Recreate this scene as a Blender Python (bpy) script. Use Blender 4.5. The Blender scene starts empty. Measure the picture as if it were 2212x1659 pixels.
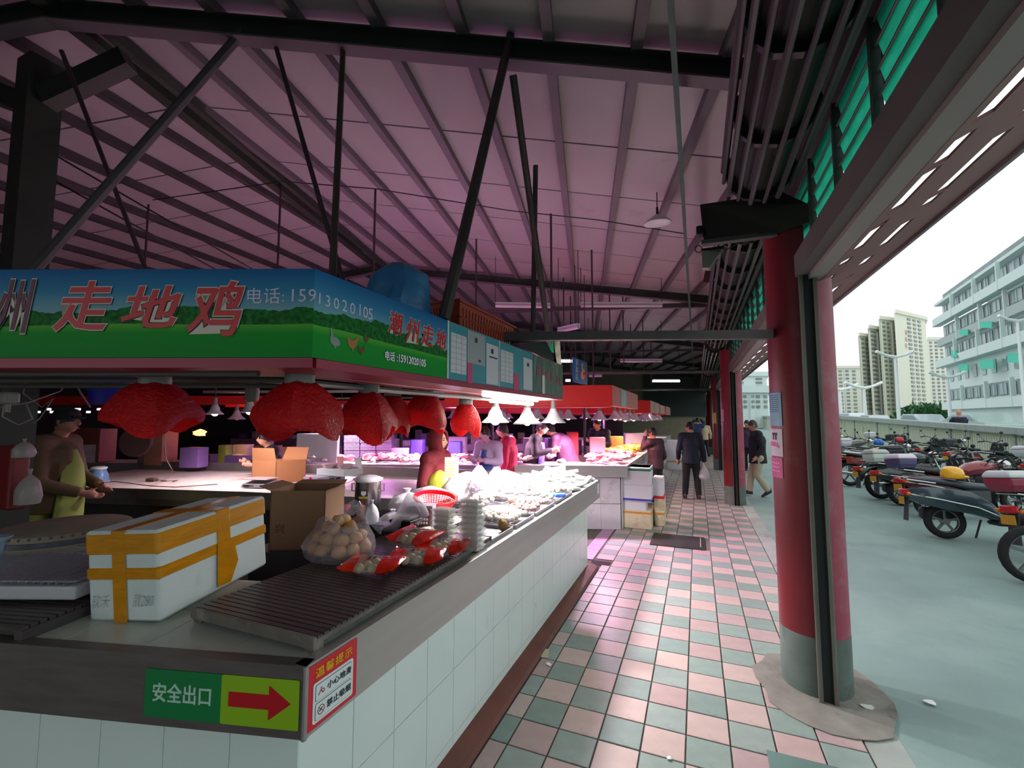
import bpy, bmesh, math, random
from mathutils import Vector, Matrix, noise
random.seed(7)
PI = math.pi
SC = bpy.context.scene
COL = SC.collection
# ---------------------------------------------------------------- camera
PW, PH, FPX = 2212.0, 1659.0, 960.8
YAW, PIT, EYE = 0.3925, 0.0754, 1.6945
cam_d = bpy.data.cameras.new('camera'); cam = bpy.data.objects.new('camera', cam_d); COL.objects.link(cam)
cam_d.sensor_fit = 'HORIZONTAL'; cam_d.sensor_width = 36.0; cam_d.lens = 36.0*FPX/PW
cam_d.clip_start = 0.03; cam_d.clip_end = 800
cam.location = (0, 0, EYE); cam.rotation_euler = (PI/2+PIT, 0, YAW)
SC.camera = cam
cy, sy, cp, sp = math.cos(YAW), math.sin(YAW), math.cos(PIT), math.sin(PIT)
FV = Vector((-sy*cp, cy*cp, sp)); RV = Vector((cy, sy, 0)); UV = RV.cross(FV); EV = Vector((0, 0, EYE))
def ray(x, y): return FV + RV*((x-PW/2)/FPX) - UV*((y-PH/2)/FPX)
def at_z(x, y, z): d = ray(x, y); return EV + d*((z-EYE)/d.z)
def at_x(x, y, X): d = ray(x, y); return EV + d*(X/d.x)
def at_y(x, y, Y): d = ray(x, y); return EV + d*(Y/d.y)
def at_d(x, y, t): return EV + ray(x, y)*t
def at_p(x, y, P, n): d = ray(x, y); n = Vector(n); return EV + d*((Vector(P)-EV).dot(n)/d.dot(n))
# ---------------------------------------------------------------- world, exposure
SC.view_settings.view_transform = 'Standard'; SC.view_settings.look = 'None'
SC.view_settings.gamma = 1.0; SC.view_settings.use_curve_mapping = False
SC.view_settings.exposure = 0.0
SKY = 1.25
w = bpy.data.worlds.new('overcast_sky'); SC.world = w; w.use_nodes = True
bg = w.node_tree.nodes['Background']; bg.inputs[0].default_value = (0.93, 0.99, 1.0, 1); bg.inputs[1].default_value = SKY
SC.cycles.max_bounces = 6; SC.cycles.diffuse_bounces = 3; SC.cycles.glossy_bounces = 3
SC.cycles.transmission_bounces = 4; SC.cycles.transparent_max_bounces = 8
SC.cycles.sample_clamp_indirect = 6; SC.cycles.use_denoising = True
SC.cycles.caustics_reflective = False; SC.cycles.caustics_refractive = False
def light(name, loc, power, col, size=0.1, kind='POINT', rot=(0, 0, 0), sy_=None, spread=None):
    d = bpy.data.lights.new(name, kind); d.energy = power; d.color = col
    if kind == 'AREA':
        d.shape = 'RECTANGLE' if sy_ else 'DISK'; d.size = size
        if sy_: d.size_y = sy_
        if spread: d.spread = spread
    else: d.shadow_soft_size = size
    if kind == 'SPOT': d.spot_size = spread or 2.2; d.spot_blend = 0.5
    o = bpy.data.objects.new(name, d); COL.objects.link(o); o.location = loc; o.rotation_euler = rot
    return o
# ---------------------------------------------------------------- materials
def lin(c):
    if isinstance(c, str): c = tuple(int(c[i:i+2], 16)/255 for i in (0, 2, 4))
    return tuple((v/12.92 if v <= .04045 else ((v+.055)/1.055)**2.4) for v in c)
MATS = {}
def M(name, col=None, rough=0.6, metal=0.0, var=0.0, vs=6.0, bump=0.0, bs=60.0, trans=0.0, alpha=1.0, emit=None, es=1.0,
      spec=None, dirt=None, ds=2.0, dlo=0.55, dhi=0.75, stretch=(1, 1, 1), sss=0, coat=0):
    if name in MATS: return MATS[name]
    m = bpy.data.materials.new(name); m.use_nodes = True; nt = m.node_tree; N = nt.nodes; L = nt.links
    b = N['Principled BSDF']; c = lin(col)
    b.inputs['Base Color'].default_value = (*c, 1); b.inputs['Roughness'].default_value = rough; b.inputs['Metallic'].default_value = metal
    if trans: b.inputs['Transmission Weight'].default_value = trans
    if spec is not None: b.inputs['Specular IOR Level'].default_value = spec
    if coat: b.inputs['Coat Weight'].default_value = coat
    if alpha < 1: b.inputs['Alpha'].default_value = alpha
    if emit: b.inputs['Emission Color'].default_value = (*lin(emit), 1); b.inputs['Emission Strength'].default_value = es
    if var or bump or dirt:
        tc = N.new('ShaderNodeTexCoord'); mp = N.new('ShaderNodeMapping'); mp.inputs['Scale'].default_value = stretch
        L.new(tc.outputs['Object'], mp.inputs[0])
        src = None
        if var:
            n = N.new('ShaderNodeTexNoise'); n.inputs['Scale'].default_value = vs; n.inputs['Detail'].default_value = 5
            L.new(mp.outputs[0], n.inputs['Vector'])
            r = N.new('ShaderNodeMapRange'); r.inputs[1].default_value = .3; r.inputs[2].default_value = .7
            r.inputs[3].default_value = 1-var; r.inputs[4].default_value = 1+var
            L.new(n.outputs[0], r.inputs[0])
            mx = N.new('ShaderNodeVectorMath'); mx.operation = 'SCALE'; mx.inputs[0].default_value = c
            L.new(r.outputs[0], mx.inputs['Scale']); src = mx.outputs[0]
        if dirt:
            n2 = N.new('ShaderNodeTexNoise'); n2.inputs['Scale'].default_value = ds; n2.inputs['Detail'].default_value = 8
            n2.inputs['Roughness'].default_value = .65
            L.new(mp.outputs[0], n2.inputs['Vector'])
            r2 = N.new('ShaderNodeMapRange'); r2.inputs[1].default_value = dlo; r2.inputs[2].default_value = dhi
            L.new(n2.outputs[0], r2.inputs[0])
            mm = N.new('ShaderNodeMix'); mm.data_type = 'RGBA'; mm.inputs[6].default_value = (*c, 1); mm.inputs[7].default_value = (*lin(dirt), 1)
            if src: L.new(src, mm.inputs[6])
            L.new(r2.outputs[0], mm.inputs[0]); src = mm.outputs[2]
        if src: L.new(src, b.inputs['Base Color'])
        if bump:
            n3 = N.new('ShaderNodeTexNoise'); n3.inputs['Scale'].default_value = bs; n3.inputs['Detail'].default_value = 3
            L.new(mp.outputs[0], n3.inputs['Vector'])
            bp = N.new('ShaderNodeBump'); bp.inputs['Strength'].default_value = bump; bp.inputs['Distance'].default_value = .01
            L.new(n3.outputs[0], bp.inputs['Height']); L.new(bp.outputs[0], b.inputs['Normal'])
    MATS[name] = m
    return m
def glowmat(name, col, s):
    if name in MATS: return MATS[name]
    m = bpy.data.materials.new(name); m.use_nodes = True; b = m.node_tree.nodes['Principled BSDF']
    b.inputs['Base Color'].default_value = (.8, .8, .8, 1)
    b.inputs['Emission Color'].default_value = (*col, 1); b.inputs['Emission Strength'].default_value = s
    MATS[name] = m; return m
# ---------------------------------------------------------------- mesh helpers
class MB:
    def __init__(s): s.v = []; s.f = []; s.mi = []; s.cur = 0
    def add(s, vs, fs):
        o = len(s.v); s.v += [tuple(v) for v in vs]; s.f += [tuple(i+o for i in f) for f in fs]; s.mi += [s.cur]*len(fs); return s
    def box(s, c, d, R=None):
        c = Vector(c); x, y, z = d[0]/2, d[1]/2, d[2]/2
        vs = [Vector((i*x, j*y, k*z)) for k in (-1, 1) for j in (-1, 1) for i in (-1, 1)]
        if R is not None: vs = [R @ v for v in vs]
        return s.add([c+v for v in vs], [(0, 2, 3, 1), (4, 5, 7, 6), (0, 1, 5, 4), (2, 6, 7, 3), (0, 4, 6, 2), (1, 3, 7, 5)])
    def bb(s, a, b): return s.box([(a[i]+b[i])/2 for i in range(3)], [abs(b[i]-a[i]) for i in range(3)])
    def rbox(s, c, d, r=.01, R=None, n=3):   # box with rounded vertical edges and chamfered top/bottom
        x, y, z = d[0]/2, d[1]/2, d[2]/2; r = min(r, x*.98, y*.98, z*.98); c = Vector(c)
        rings = []
        for (zz, ins) in ((-z, r*.7), (-z+r*.7, 0), (z-r*.7, 0), (z, r*.7)):
            ring = []
            for (sx, sy_, a0) in ((1, 1, 0), (-1, 1, PI/2), (-1, -1, PI), (1, -1, PI*1.5)):
                for i in range(n+1):
                    a = a0+i*PI/2/n
                    ring.append(Vector((sx*(x-r)+(r-ins)*math.cos(a), sy_*(y-r)+(r-ins)*math.sin(a), zz)))
            rings.append(ring)
        if R is not None: rings = [[R @ v for v in q] for q in rings]
        return s.loft([[c+v for v in q] for q in rings])
    def loft(s, rings, caps=True, closed=True):
        n = len(rings[0]); vs = [v for r in rings for v in r]; fs = []
        for i in range(len(rings)-1):
            for j in range(n if closed else n-1):
                k = (j+1) % n; fs.append((i*n+j, i*n+k, (i+1)*n+k, (i+1)*n+j))
        if caps and closed: fs.append(tuple(reversed(range(n)))); fs.append(tuple((len(rings)-1)*n+j for j in range(n)))
        return s.add(vs, fs)
    def tube(s, pts, r, n=8, caps=True):
        pts = [Vector(p) for p in pts]; rr = r if isinstance(r, (list, tuple)) else [r]*len(pts); rings = []; up = None
        for i, p in enumerate(pts):
            t = (pts[min(i+1, len(pts)-1)]-pts[max(i-1, 0)])
            if t.length < 1e-9: t = Vector((0, 0, 1))
            t.normalize()
            if up is None: up = Vector((0, 0, 1)) if abs(t.z) < .9 else Vector((1, 0, 0))
            a = t.cross(up); 
            if a.length < 1e-6: a = t.orthogonal()
            a.normalize(); b = a.cross(t).normalized(); up = b if abs(b.dot(t)) < .99 else up
            rings.append([p+a*rr[i]*math.cos(2*PI*k/n)+b*rr[i]*math.sin(2*PI*k/n) for k in range(n)])
        return s.loft(rings, caps)
    def bar(s, a, b, w_, h_, up=(0, 0, 1)):    # rectangular bar a->b
        a, b = Vector(a), Vector(b); t = (b-a).normalized(); sd = t.cross(Vector(up)).normalized(); u = sd.cross(t)
        q = [sd*w_/2+u*h_/2, -sd*w_/2+u*h_/2, -sd*w_/2-u*h_/2, sd*w_/2-u*h_/2]
        return s.loft([[a+v for v in q], [b+v for v in q]])
    def lathe(s, prof, n=20, c=(0, 0, 0), R=None, caps=False, wob=None):
        c = Vector(c); rings = []
        for i, (r, z) in enumerate(prof):
            ring = []
            for k in range(n):
                a = 2*PI*k/n; q = r*(1+(wob(a, i) if wob else 0)); v = Vector((q*math.cos(a), q*math.sin(a), z))
                ring.append(c+(R @ v if R is not None else v))
            rings.append(ring)
        return s.loft(rings, caps)
    def ball(s, c, r, n=8, m=5, R=None, wob=0.0):
        rr = r if isinstance(r, (list, tuple)) else (r, r, r); c = Vector(c); rings = []
        for i in range(m+1):
            t = PI*(.02+.96*i/m); ring = []
            for k in range(n):
                a = 2*PI*k/n; f_ = 1+(wob*noise.noise(Vector((math.cos(a)*2+c.x*31, math.sin(a)*2+c.y*17, t*2+c.z*7))) if wob else 0)
                v = Vector((rr[0]*math.sin(t)*math.cos(a)*f_, rr[1]*math.sin(t)*math.sin(a)*f_, -rr[2]*math.cos(t)*f_))
                ring.append(c+(R @ v if R is not None else v))
            rings.append(ring)
        return s.loft(rings)
    def poly(s, pts, off):      # flat polygon extruded by vector off
        pts = [Vector(p) for p in pts]; off = Vector(off); return s.loft([pts, [p+off for p in pts]])
    def build(s, name, mat, parent=None, smooth=False, world=True, origin=None, bevel=0, auto=False, **tags):
        me = bpy.data.meshes.new(name)
        if parent is not None: o0 = PLOC.get(parent.name, Matrix.Identity(4)) if world else Matrix.Identity(4)
        else:
            if origin is None:
                xs = [v[0] for v in s.v]; ys = [v[1] for v in s.v]; zs = [v[2] for v in s.v]
                origin = ((min(xs)+max(xs))/2, (min(ys)+max(ys))/2, min(zs))
            o0 = Matrix.Translation(origin)
        inv = o0.inverted(); me.from_pydata([inv @ Vector(v) for v in s.v], [], s.f)
        mats = mat if isinstance(mat, (list, tuple)) else [mat]
        for m in mats: me.materials.append(m)
        if len(mats) > 1: me.polygons.foreach_set('material_index', s.mi)
        bm = bmesh.new(); bm.from_mesh(me); bmesh.ops.recalc_face_normals(bm, faces=bm.faces); bm.to_mesh(me); bm.free()
        if smooth or auto: me.polygons.foreach_set('use_smooth', [True]*len(me.polygons))
        if auto:
            try: me.set_sharp_from_angle(angle=0.7)
            except Exception: pass
        o = bpy.data.objects.new(name, me); COL.objects.link(o)
        if parent is not None: o.parent = parent; PLOC[o.name] = o0
        else: o.location = origin; PLOC[o.name] = o0
        if bevel:
            bv = o.modifiers.new('edge', 'BEVEL'); bv.width = bevel; bv.segments = 2; bv.limit_method = 'ANGLE'
        for k, v in tags.items(): o[k] = v
        return o
PLOC = {}
def thing(name, label=None, cat=None, loc=(0, 0, 0), rz=0.0, group=None, kind=None, rot=None):
    o = bpy.data.objects.new(name, None); COL.objects.link(o); o.empty_display_size = .1
    Rm = (Matrix.Rotation(rz, 4, 'Z') if rot is None else rot)
    o.matrix_world = Matrix.Translation(loc) @ Rm; PLOC[o.name] = Matrix.Translation(loc) @ Rm
    return tag(o, label, cat, group, kind)
def tag(o, label=None, cat=None, group=None, kind=None):
    if label: o['label'] = label
    if cat: o['category'] = cat
    if group: o['group'] = group
    if kind: o['kind'] = kind
    return o
def dup(o, loc=None, rz=None, label=None, group=None, parent=None, rot=None, scale=None):
    c = o.copy(); COL.objects.link(c)
    if parent is not None: c.parent = parent
    for ch in o.children: dup(ch, parent=c)
    if loc is not None:
        s_ = scale if scale else (1, 1, 1)
        s_ = (s_, s_, s_) if isinstance(s_, (int, float)) else s_
        Rm = rot if rot is not None else Matrix.Rotation(rz or 0, 4, 'Z')
        c.matrix_world = Matrix.Translation(loc) @ Rm @ Matrix.Diagonal((*s_, 1))
    if label: c['label'] = label
    if group: c['group'] = group
    return c
def text(s, size, mat, origin, ux, uy, name='lettering', parent=None, depth=.002, bold=0.0, align='CENTER', shear=0, sx=1.0, lift=0.0, spacing=1.0):
    """flat lettering standing on the plane spanned by ux (reading direction) and uy (up)"""
    cu = bpy.data.curves.new('t', 'FONT'); cu.body = s; cu.size = size; cu.offset = bold; cu.extrude = depth/2; cu.shear = shear
    cu.align_x = align; cu.align_y = 'CENTER'; cu.resolution_u = 2; cu.space_character = spacing
    t = bpy.data.objects.new('t', cu); COL.objects.link(t); dg = bpy.context.evaluated_depsgraph_get()
    me = bpy.data.meshes.new_from_object(t.evaluated_get(dg)); bpy.data.objects.remove(t); 
    ux = Vector(ux).normalized(); uy = Vector(uy).normalized(); uz = ux.cross(uy)
    F = Matrix((ux, uy, uz)).transposed().to_4x4(); W_ = Matrix.Translation(Vector(origin)+uz*(lift+depth/2)) @ F @ Matrix.Diagonal((sx, 1, 1, 1))
    P = PLOC.get(parent.name, Matrix.Identity(4)) if parent is not None else Matrix.Identity(4)
    me.transform(P.inverted() @ W_); me.materials.clear(); me.materials.append(mat); me.name = name
    o = bpy.data.objects.new(name, me); COL.objects.link(o)
    if parent is not None: o.parent = parent
    PLOC[o.name] = P
    return o
ORD = ['topmost', 'second from the top', 'third from the top', 'fourth from the top', 'fifth from the top', 'sixth from the top', 'seventh from the top', 'eighth from the top', 'ninth from the top', 'tenth from the top']
ORN = ['nearest', 'second nearest', 'third nearest', 'fourth nearest', 'fifth nearest', 'sixth nearest', 'seventh nearest', 'eighth nearest', 'ninth nearest', 'tenth nearest', 'eleventh nearest', 'twelfth nearest', 'thirteenth nearest', 'fourteenth nearest']
# hall directions: the hall stands about 20 degrees askew to the aisle
HA = math.radians(20); QD = Vector((math.cos(HA), math.sin(HA), 0)); PD = Vector((-math.sin(HA), math.cos(HA), 0))
PA = math.radians(13); PURD = Vector((-math.sin(PA), math.cos(PA), 0))
# ---------------------------------------------------------------- palette
steel = M('brushed_steel', 'b4b2b0', .42, .6, var=.06, vs=3, stretch=(1, .3, 4), bump=.03, bs=30)
dsteel = M('dark_painted_steel', '4a4648', .6, .2, var=.2, vs=3)
beamm = M('rafter_dark_green_paint', '343a34', .6, .1, var=.2, vs=2)
purlm = M('purlin_grey_paint', '6c646a', .6, .1, var=.15, vs=2)
panelm = M('roof_panel_white', 'b4acae', .65, 0, var=.06, vs=1.2, dirt='8c8480', ds=1.1, dlo=.62, dhi=.9)
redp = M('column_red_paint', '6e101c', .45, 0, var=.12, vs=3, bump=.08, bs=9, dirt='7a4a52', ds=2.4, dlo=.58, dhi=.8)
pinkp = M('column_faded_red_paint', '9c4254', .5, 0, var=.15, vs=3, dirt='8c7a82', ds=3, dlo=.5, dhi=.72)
greyband = M('column_grey_base_paint', '5e6c66', .55, 0, var=.2, vs=5, dirt='3a3a36', ds=4)
white = M('white_plastic', 'ececec', .5)
whitetile = M('glazed_white_tile', 'deefec', .22, 0, var=.03, vs=2, dirt='b9c0b4', ds=5, dlo=.66, dhi=.85)
black = M('black_plastic', '151417', .4)
rubber = M('tyre_rubber', '1c1d1f', .85, bump=.2, bs=80)
chrome = M('chrome', 'c8c8c8', .15, 1)
redfascia = M('red_fascia_board', 'd01c1c', .45, 0, var=.05, vs=2)
# ================================================================ LIGHTS OF THE HALL
PINK = (1.0, 0.30, 0.80); WPINK = (1.0, .72, .86)
# ================================================================ STRUCTURE
TS = .215; TX0, TY0 = -.7458, 2.9004
concrete = M('kerb_concrete', '9ca49e', .8, var=.12, vs=4, dirt='7c8078', ds=3, bump=.2, bs=50)
grout = M('grout_dark', '5a5650', .85)
pinkt = [M('floor_tile_pink_%s' % k, c, .38, var=.07, vs=9, dirt='6a5c56', ds=3.2, dlo=.60, dhi=.86, bump=.08, bs=60) for k, c in zip('abc', ('b39c98', 'aa9492', 'b8a49e'))]
greent = [M('floor_tile_grey_%s' % k, c, .38, var=.08, vs=9, dirt='4c4c48', ds=3.2, dlo=.60, dhi=.86, bump=.08, bs=60) for k, c in zip('abc', ('84968f', '7c8e88', '8c9a94'))]
brownt = M('floor_tile_brown', '8a6a64', .4, var=.1)
fm = MB(); fm.bb((-22, -3, -.09), (.765, 30, -.008)); floor = fm.build('floor', grout, origin=(0, 0, -.008), kind='structure')
tm = {}
def tile_mesh(mt, sx=TS-.009, sy2=TS-.009):
    k = (mt.name, round(sx, 3))
    if k not in tm:
        b = MB(); h = .008; x, y = sx/2, sy2/2; e = .002
        b.loft([[(-x, -y, 0), (x, -y, 0), (x, y, 0), (-x, y, 0)], [(-x, -y, h-.0015), (x, -y, h-.0015), (x, y, h-.0015), (-x, y, h-.0015)], [(-x+e, -y+e, h), (x-e, -y+e, h), (x-e, y-e, h), (-x+e, y-e, h)]])
        o = b.build('tile', mt, origin=(0, 0, 0)); tm[k] = o.data; bpy.data.objects.remove(o)
    return tm[k]
pl = MB(); pl.cur = 0; colcent = [3.5, 9.95, 16.2, 22.6, 28.9]
for j in range(-7, 126):
    y = TY0+(j+.5)*TS
    for i in range(-2, 7):
        x0, x1 = TX0+i*TS, TX0+(i+1)*TS
        if i == -2 and y < 5.35: x0 = -1.065
        if i == -2 and 5.2 < y < 5.42: continue
        if -.62 < (x0+x1)/2 < .05 and 6.3 < y < 7.0: continue
        if i >= 5 and y < 2.75: continue
        odd = (i+j) % 2; r = random.Random(i*977+j).random()
        if y < 6.8:
            mt = (greent if odd else pinkt)[int(r*3)]
            o = bpy.data.objects.new('tile', tile_mesh(mt, x1-x0-.009)); COL.objects.link(o); o.parent = floor
            o.location = ((x0+x1)/2, y, .0006*math.sin(r*40)); o.rotation_euler.z = 0
        else:
            pl.cur = (1 if odd else 0) if not (8.6 < y < 8.8 and -.5 < x0 < .2) else 2
            pl.bb((x0+.0045, y-TS/2+.0045, -.008), (x1-.0045, y+TS/2-.0045, 0))
pl.build('far_tiles', [pinkt[0], greent[1], brownt], parent=floor, kind='stuff')
# larger tiles of the cross passage between the two stalls
cross = MB(); ct = M('cross_passage_tile', 'a89a9c', .3, var=.1, vs=4, dirt='5a4c50', ds=2)
for a in range(0, 22):
    for b in range(0, 6):
        c = Vector((-1.5, 5.55, 0)) - QD*(.3*a) + PD*(.3*b)
        if c.x < -1.4: cross.box((c.x, c.y, -.005), (.292, .292, .01), Matrix.Rotation(HA, 3, 'Z'))
cross.build('cross_passage_tiles', ct, parent=floor, kind='stuff')
b = MB(); b.bb((-1.37, 5.42, -.006), (-1.2, 7.1, .002))
for i in range(14): b.bb((-1.35, 5.48+i*.115, .002), (-1.22, 5.50+i*.115, .004))
tag(b.build('drain_channel_cover', M('drain_plate', 'b98fb0', .4, .4, var=.1)), kind='structure')
b = MB(); b.bb((-1.2, 5.25, -.07), (-.98, 5.42, -.004)); tag(b.build('drain_pit', M('pit_black', '16120f', .9)), kind='structure')
b = MB(); b.bb((-22, -3, -.3), (.9, 30, -.09)); tag(b.build('foundation', grout), kind='structure')
# kerb and painted road
b = MB(); b.bb((.765, 1.2, -.2), (.94, 60, -.004)); b.build('kerb_strip', concrete, kind='structure')
b = MB(); b.bb((.28, -3, -.05), (.99, 2.72, .004)); b.build('painted_concrete_apron', M('apron_green_paint', '5d7a74', .7, var=.15, vs=3, dirt='8a8f86', ds=1.6, bump=.2, bs=40), kind='structure')
b = MB(); ring = []
for k in range(22):
    a = 2*PI*k/22; rr = .33+.05*noise.noise(Vector((math.cos(a)*2, math.sin(a)*2, 1))); ring.append(Vector((.67+rr*1.1*math.cos(a), 3.42+rr*1.35*math.sin(a), 0)))
b.loft([ring, [p*1.0+Vector((0, 0, .006)) for p in ring]]); b.build('mortar_patch', M('mortar_patch', '807e76', .85, var=.2, vs=6, dirt='55504a', ds=4, bump=.3, bs=40), kind='structure')
road = M('green_asphalt', '7f9994', .8, var=.10, vs=1.4, bump=.25, bs=160, dirt='94aaa4', ds=.7, dlo=.5, dhi=.8)
b = MB(); b.bb((.94, -6, -.1), (9.85, 75, -.006)); b.build('road', road, kind='structure')
b = MB(); b.bb((1.6, -17, -.3), (30, -16, 6.5)); o = b.build('wall_rear_blocker', M('rear_blocker_grey', '8a8c88', .8), kind='structure')  # unseen wall added behind the camera to dim the front faces
b = MB(); b.bb((-40, -17, -.5), (120, 260, -.32)); b.build('ground', M('ground_far', '8a9490', .9), kind='structure')
# iron mat over the drain, litter
t = thing('steel_floor_plate', 'dark steel plate lying on the tiles beside the foam boxes', 'plate', (-.29, 6.64, .004))
b = MB(); b.rbox((-.29, 6.64, .009), (.68, .64, .01), .008); b.build('plate', M('plate_dark', '3c3b38', .45, .5, var=.25, vs=6, dirt='8a8780', ds=7, dlo=.66, dhi=.8), t)
b = MB(); b.tube([(.0, 6.4, .016), (.0, 6.88, .016)], .006); b.build('handle', steel, t)
b = MB(); b.add([(0, 0, 0), (.045, .004, .001), (.042, .03, .002), (.02, .024, .006), (0, .03, .001)], [(0, 1, 2, 3, 4)])
for (px, py, lab, c, s_) in ((1186, 1438, 'scrap of white paper on the tiles by the counter plinth', 'e8e8ee', .9), (1043, 1580, 'crumpled white scrap lying against the brown plinth', 'dcdcd8', 1.2), (1445, 1640, 'white crumb of plastic on a green tile', 'dde4e0', .7), (2010, 1520, 'white scrap of paper on the green road', 'e4ebe8', 1.4), (1875, 1530, 'pale wood chip beside the column base', 'c9cfc4', 1.6)):
    g = at_z(px, py, 0); m_ = MB(); 
    rnd = random.Random(px); pts = [Vector((g.x+s_*.028*math.cos(a)*(.6+.5*rnd.random()), g.y+s_*.02*math.sin(a)*(.6+.5*rnd.random()), .004+.008*rnd.random())) for a in [k*PI/3 for k in range(6)]]
    m_.poly(pts, (0, 0, .002)); tag(m_.build('paper_scrap', M('scrap_'+c, c, .8)), lab, 'litter')
g = at_z(1178, 1412, 0); m_ = MB(); m_.box((g.x, g.y, .003), (.05, .12, .002), Matrix.Rotation(.25, 3, 'Z')); tag(m_.build('tape_strip', M('tape_yellow', 'b7b393', .5)), 'dull yellow strip of tape stuck to the floor tiles', 'litter')
g = at_z(1237, 1280, .02); m_ = MB(); m_.ball((g.x, g.y, .02), (.017, .017, .02), 10, 7); tag(m_.build('egg', M('egg_shell', 'cfae98', .5)), 'small brown egg lying on the tiles by the counter foot', 'egg')
# ---------------------------------------------------------------- round red columns with shutter rails
def arc(cx, cyy, r, a0, a1, n, z): return [Vector((cx+r*math.cos(a0+(a1-a0)*i/n), cyy+r*math.sin(a0+(a1-a0)*i/n), z)) for i in range(n+1)]
for k, yc in enumerate(colcent):
    t = thing('column', kind='structure', loc=(.66, yc, 0)); t['label'] = 'round red column with a shutter rail, %s to the counter corner' % ORN[k]
    R_ = .193; 
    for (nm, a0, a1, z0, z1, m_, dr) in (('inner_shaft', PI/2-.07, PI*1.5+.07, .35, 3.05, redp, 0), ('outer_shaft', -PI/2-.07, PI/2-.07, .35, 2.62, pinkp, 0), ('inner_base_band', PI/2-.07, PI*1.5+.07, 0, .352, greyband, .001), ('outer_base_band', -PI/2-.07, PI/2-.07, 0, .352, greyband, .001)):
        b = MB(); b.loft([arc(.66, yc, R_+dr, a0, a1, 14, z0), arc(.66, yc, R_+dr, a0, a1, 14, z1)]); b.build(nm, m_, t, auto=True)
    b = MB(); x = .675; y = yc-.2
    for s in (-1, 1): b.bb((x+s*.036-.009, y-.035, 0), (x+s*.036+.009, y+.03, 2.62)); b.bb((x+s*.036-s*.009, y-.035, 0), (x+s*.036+s*.014, y-.028, 2.62))
    b.build('shutter_rail', M('rail_worn_steel', '8c8880', .45, .6, var=.2, stretch=(4, 4, .3)), t)
    b = MB(); b.bb((x-.03, y-.015, 0), (x+.03, y+.02, 2.62)); b.build('rail_slot', M('slot_dark', '1c2422', .7), t)
# notices on the near and second column (stuck on the round shaft)
def notice(yc, z0, z1, a0, a1, mat, label, rows=None, nm='notice'):
    t = thing(nm, label, 'notice', (.66+.195*math.cos((a0+a1)/2), yc+.195*math.sin((a0+a1)/2), z0))
    b = MB(); n = 6; r1, r2 = .1945, .1965
    b.loft([arc(.66, yc, r1, a0, a1, n, z0)+list(reversed(arc(.66, yc, r2, a0, a1, n, z0))), arc(.66, yc, r1, a0, a1, n, z1)+list(reversed(arc(.66, yc, r2, a0, a1, n, z1)))])
    b.build('sheet', mat, t)
    for (u0, u1, v0, v1, m2) in rows or []:
        b = MB(); A0, A1 = a0+(a1-a0)*u0, a0+(a1-a0)*u1; Z0, Z1 = z0+(z1-z0)*v0, z0+(z1-z0)*v1
        b.loft([arc(.66, yc, r2, A0, A1, 3, Z0)+list(reversed(arc(.66, yc, r2+.0012, A0, A1, 3, Z0))), arc(.66, yc, r2, A0, A1, 3, Z1)+list(reversed(arc(.66, yc, r2+.0012, A0, A1, 3, Z1)))])
        b.build('printed_block', m2, t)
    return t
ink = M('ink_dark', '34343c', .7); inkpink = M('ink_pink', 'c75a86', .6)
A = math.radians
rows = [(.2, .85, .9-.06*i, .925-.06*i, M('ink_teal', '35697a', .6)) for i in range(9)]
notice(3.5, 1.64, 1.86, A(178), A(222), M('paper_teal', '6fa0b4', .5, var=.15, vs=3), 'teal printed notice, uppermost of the sheets on the near red column', rows)
notice(3.5, 1.44, 1.62, A(176), A(221), M('paper_white', 'cfc0cc', .6), 'white notice with a dark figure and a pink mark on the near red column', [(.42, .52, .6, .78, ink), (.6, .7, .6, .78, ink), (.38, .75, .76, .86, ink), (.1, .6, .36, .52, inkpink), (.66, .76, .34, .5, inkpink), (.76, .84, .3, .42, inkpink)])
notice(3.5, 1.3, 1.43, A(177), A(219), M('paper_pink', 'c04a80', .5, var=.2), 'torn pink notice, lowest of the sheets on the near red column', [(.1, .85, .7-.2*i, .76-.2*i, M('ink_palepink', 'd98fb0', .6)) for i in range(3)])
notice(9.95, 1.62, 1.86, A(180), A(215), M('paper_palepink', 'c99aa6', .6), 'faded pale notice on the second red column')
notice(16.2, 1.5, 1.85, A(215), A(250), M('paper_yellow', 'd0a050', .6), 'yellow notice on the third red column along the aisle')
# lintel, louvres, awning along the open side
b = MB(); b.bb((.615, -2.7, 2.6), (.68, 28.5, 2.745)); b.build('lintel', M('lintel_grey', '5e5a56', .6, var=.15, vs=2), kind='structure')
b = MB(); b.bb((.682, -2.7, 2.575), (.772, 28.5, 2.64)); b.build('trim_1', M('lintel_edge', '9a928e', .6), kind='structure')
b = MB(); b.bb((.80, -2.7, 3.26), (.86, 28.5, 4.25)); b.build('wall_right', dsteel, kind='structure')
greensheet = bpy.data.materials.new('green_translucent_sheet'); greensheet.use_nodes = True
nt = greensheet.node_tree; nt.nodes.clear(); o_ = nt.nodes.new('ShaderNodeOutputMaterial'); d1 = nt.nodes.new('ShaderNodeBsdfDiffuse'); d2 = nt.nodes.new('ShaderNodeBsdfTranslucent'); mx = nt.nodes.new('ShaderNodeMixShader')
nz = nt.nodes.new('ShaderNodeTexNoise'); nz.inputs['Scale'].default_value = 5; cr = nt.nodes.new('ShaderNodeValToRGB'); cr.color_ramp.elements[0].color = (*lin('10a880'), 1); cr.color_ramp.elements[1].color = (*lin('40d0ae'), 1)
nt.links.new(nz.outputs[0], cr.inputs[0]); nt.links.new(cr.outputs[0], d1.inputs[0]); nt.links.new(cr.outputs[0], d2.inputs[0]); mx.inputs[0].default_value = .7
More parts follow.
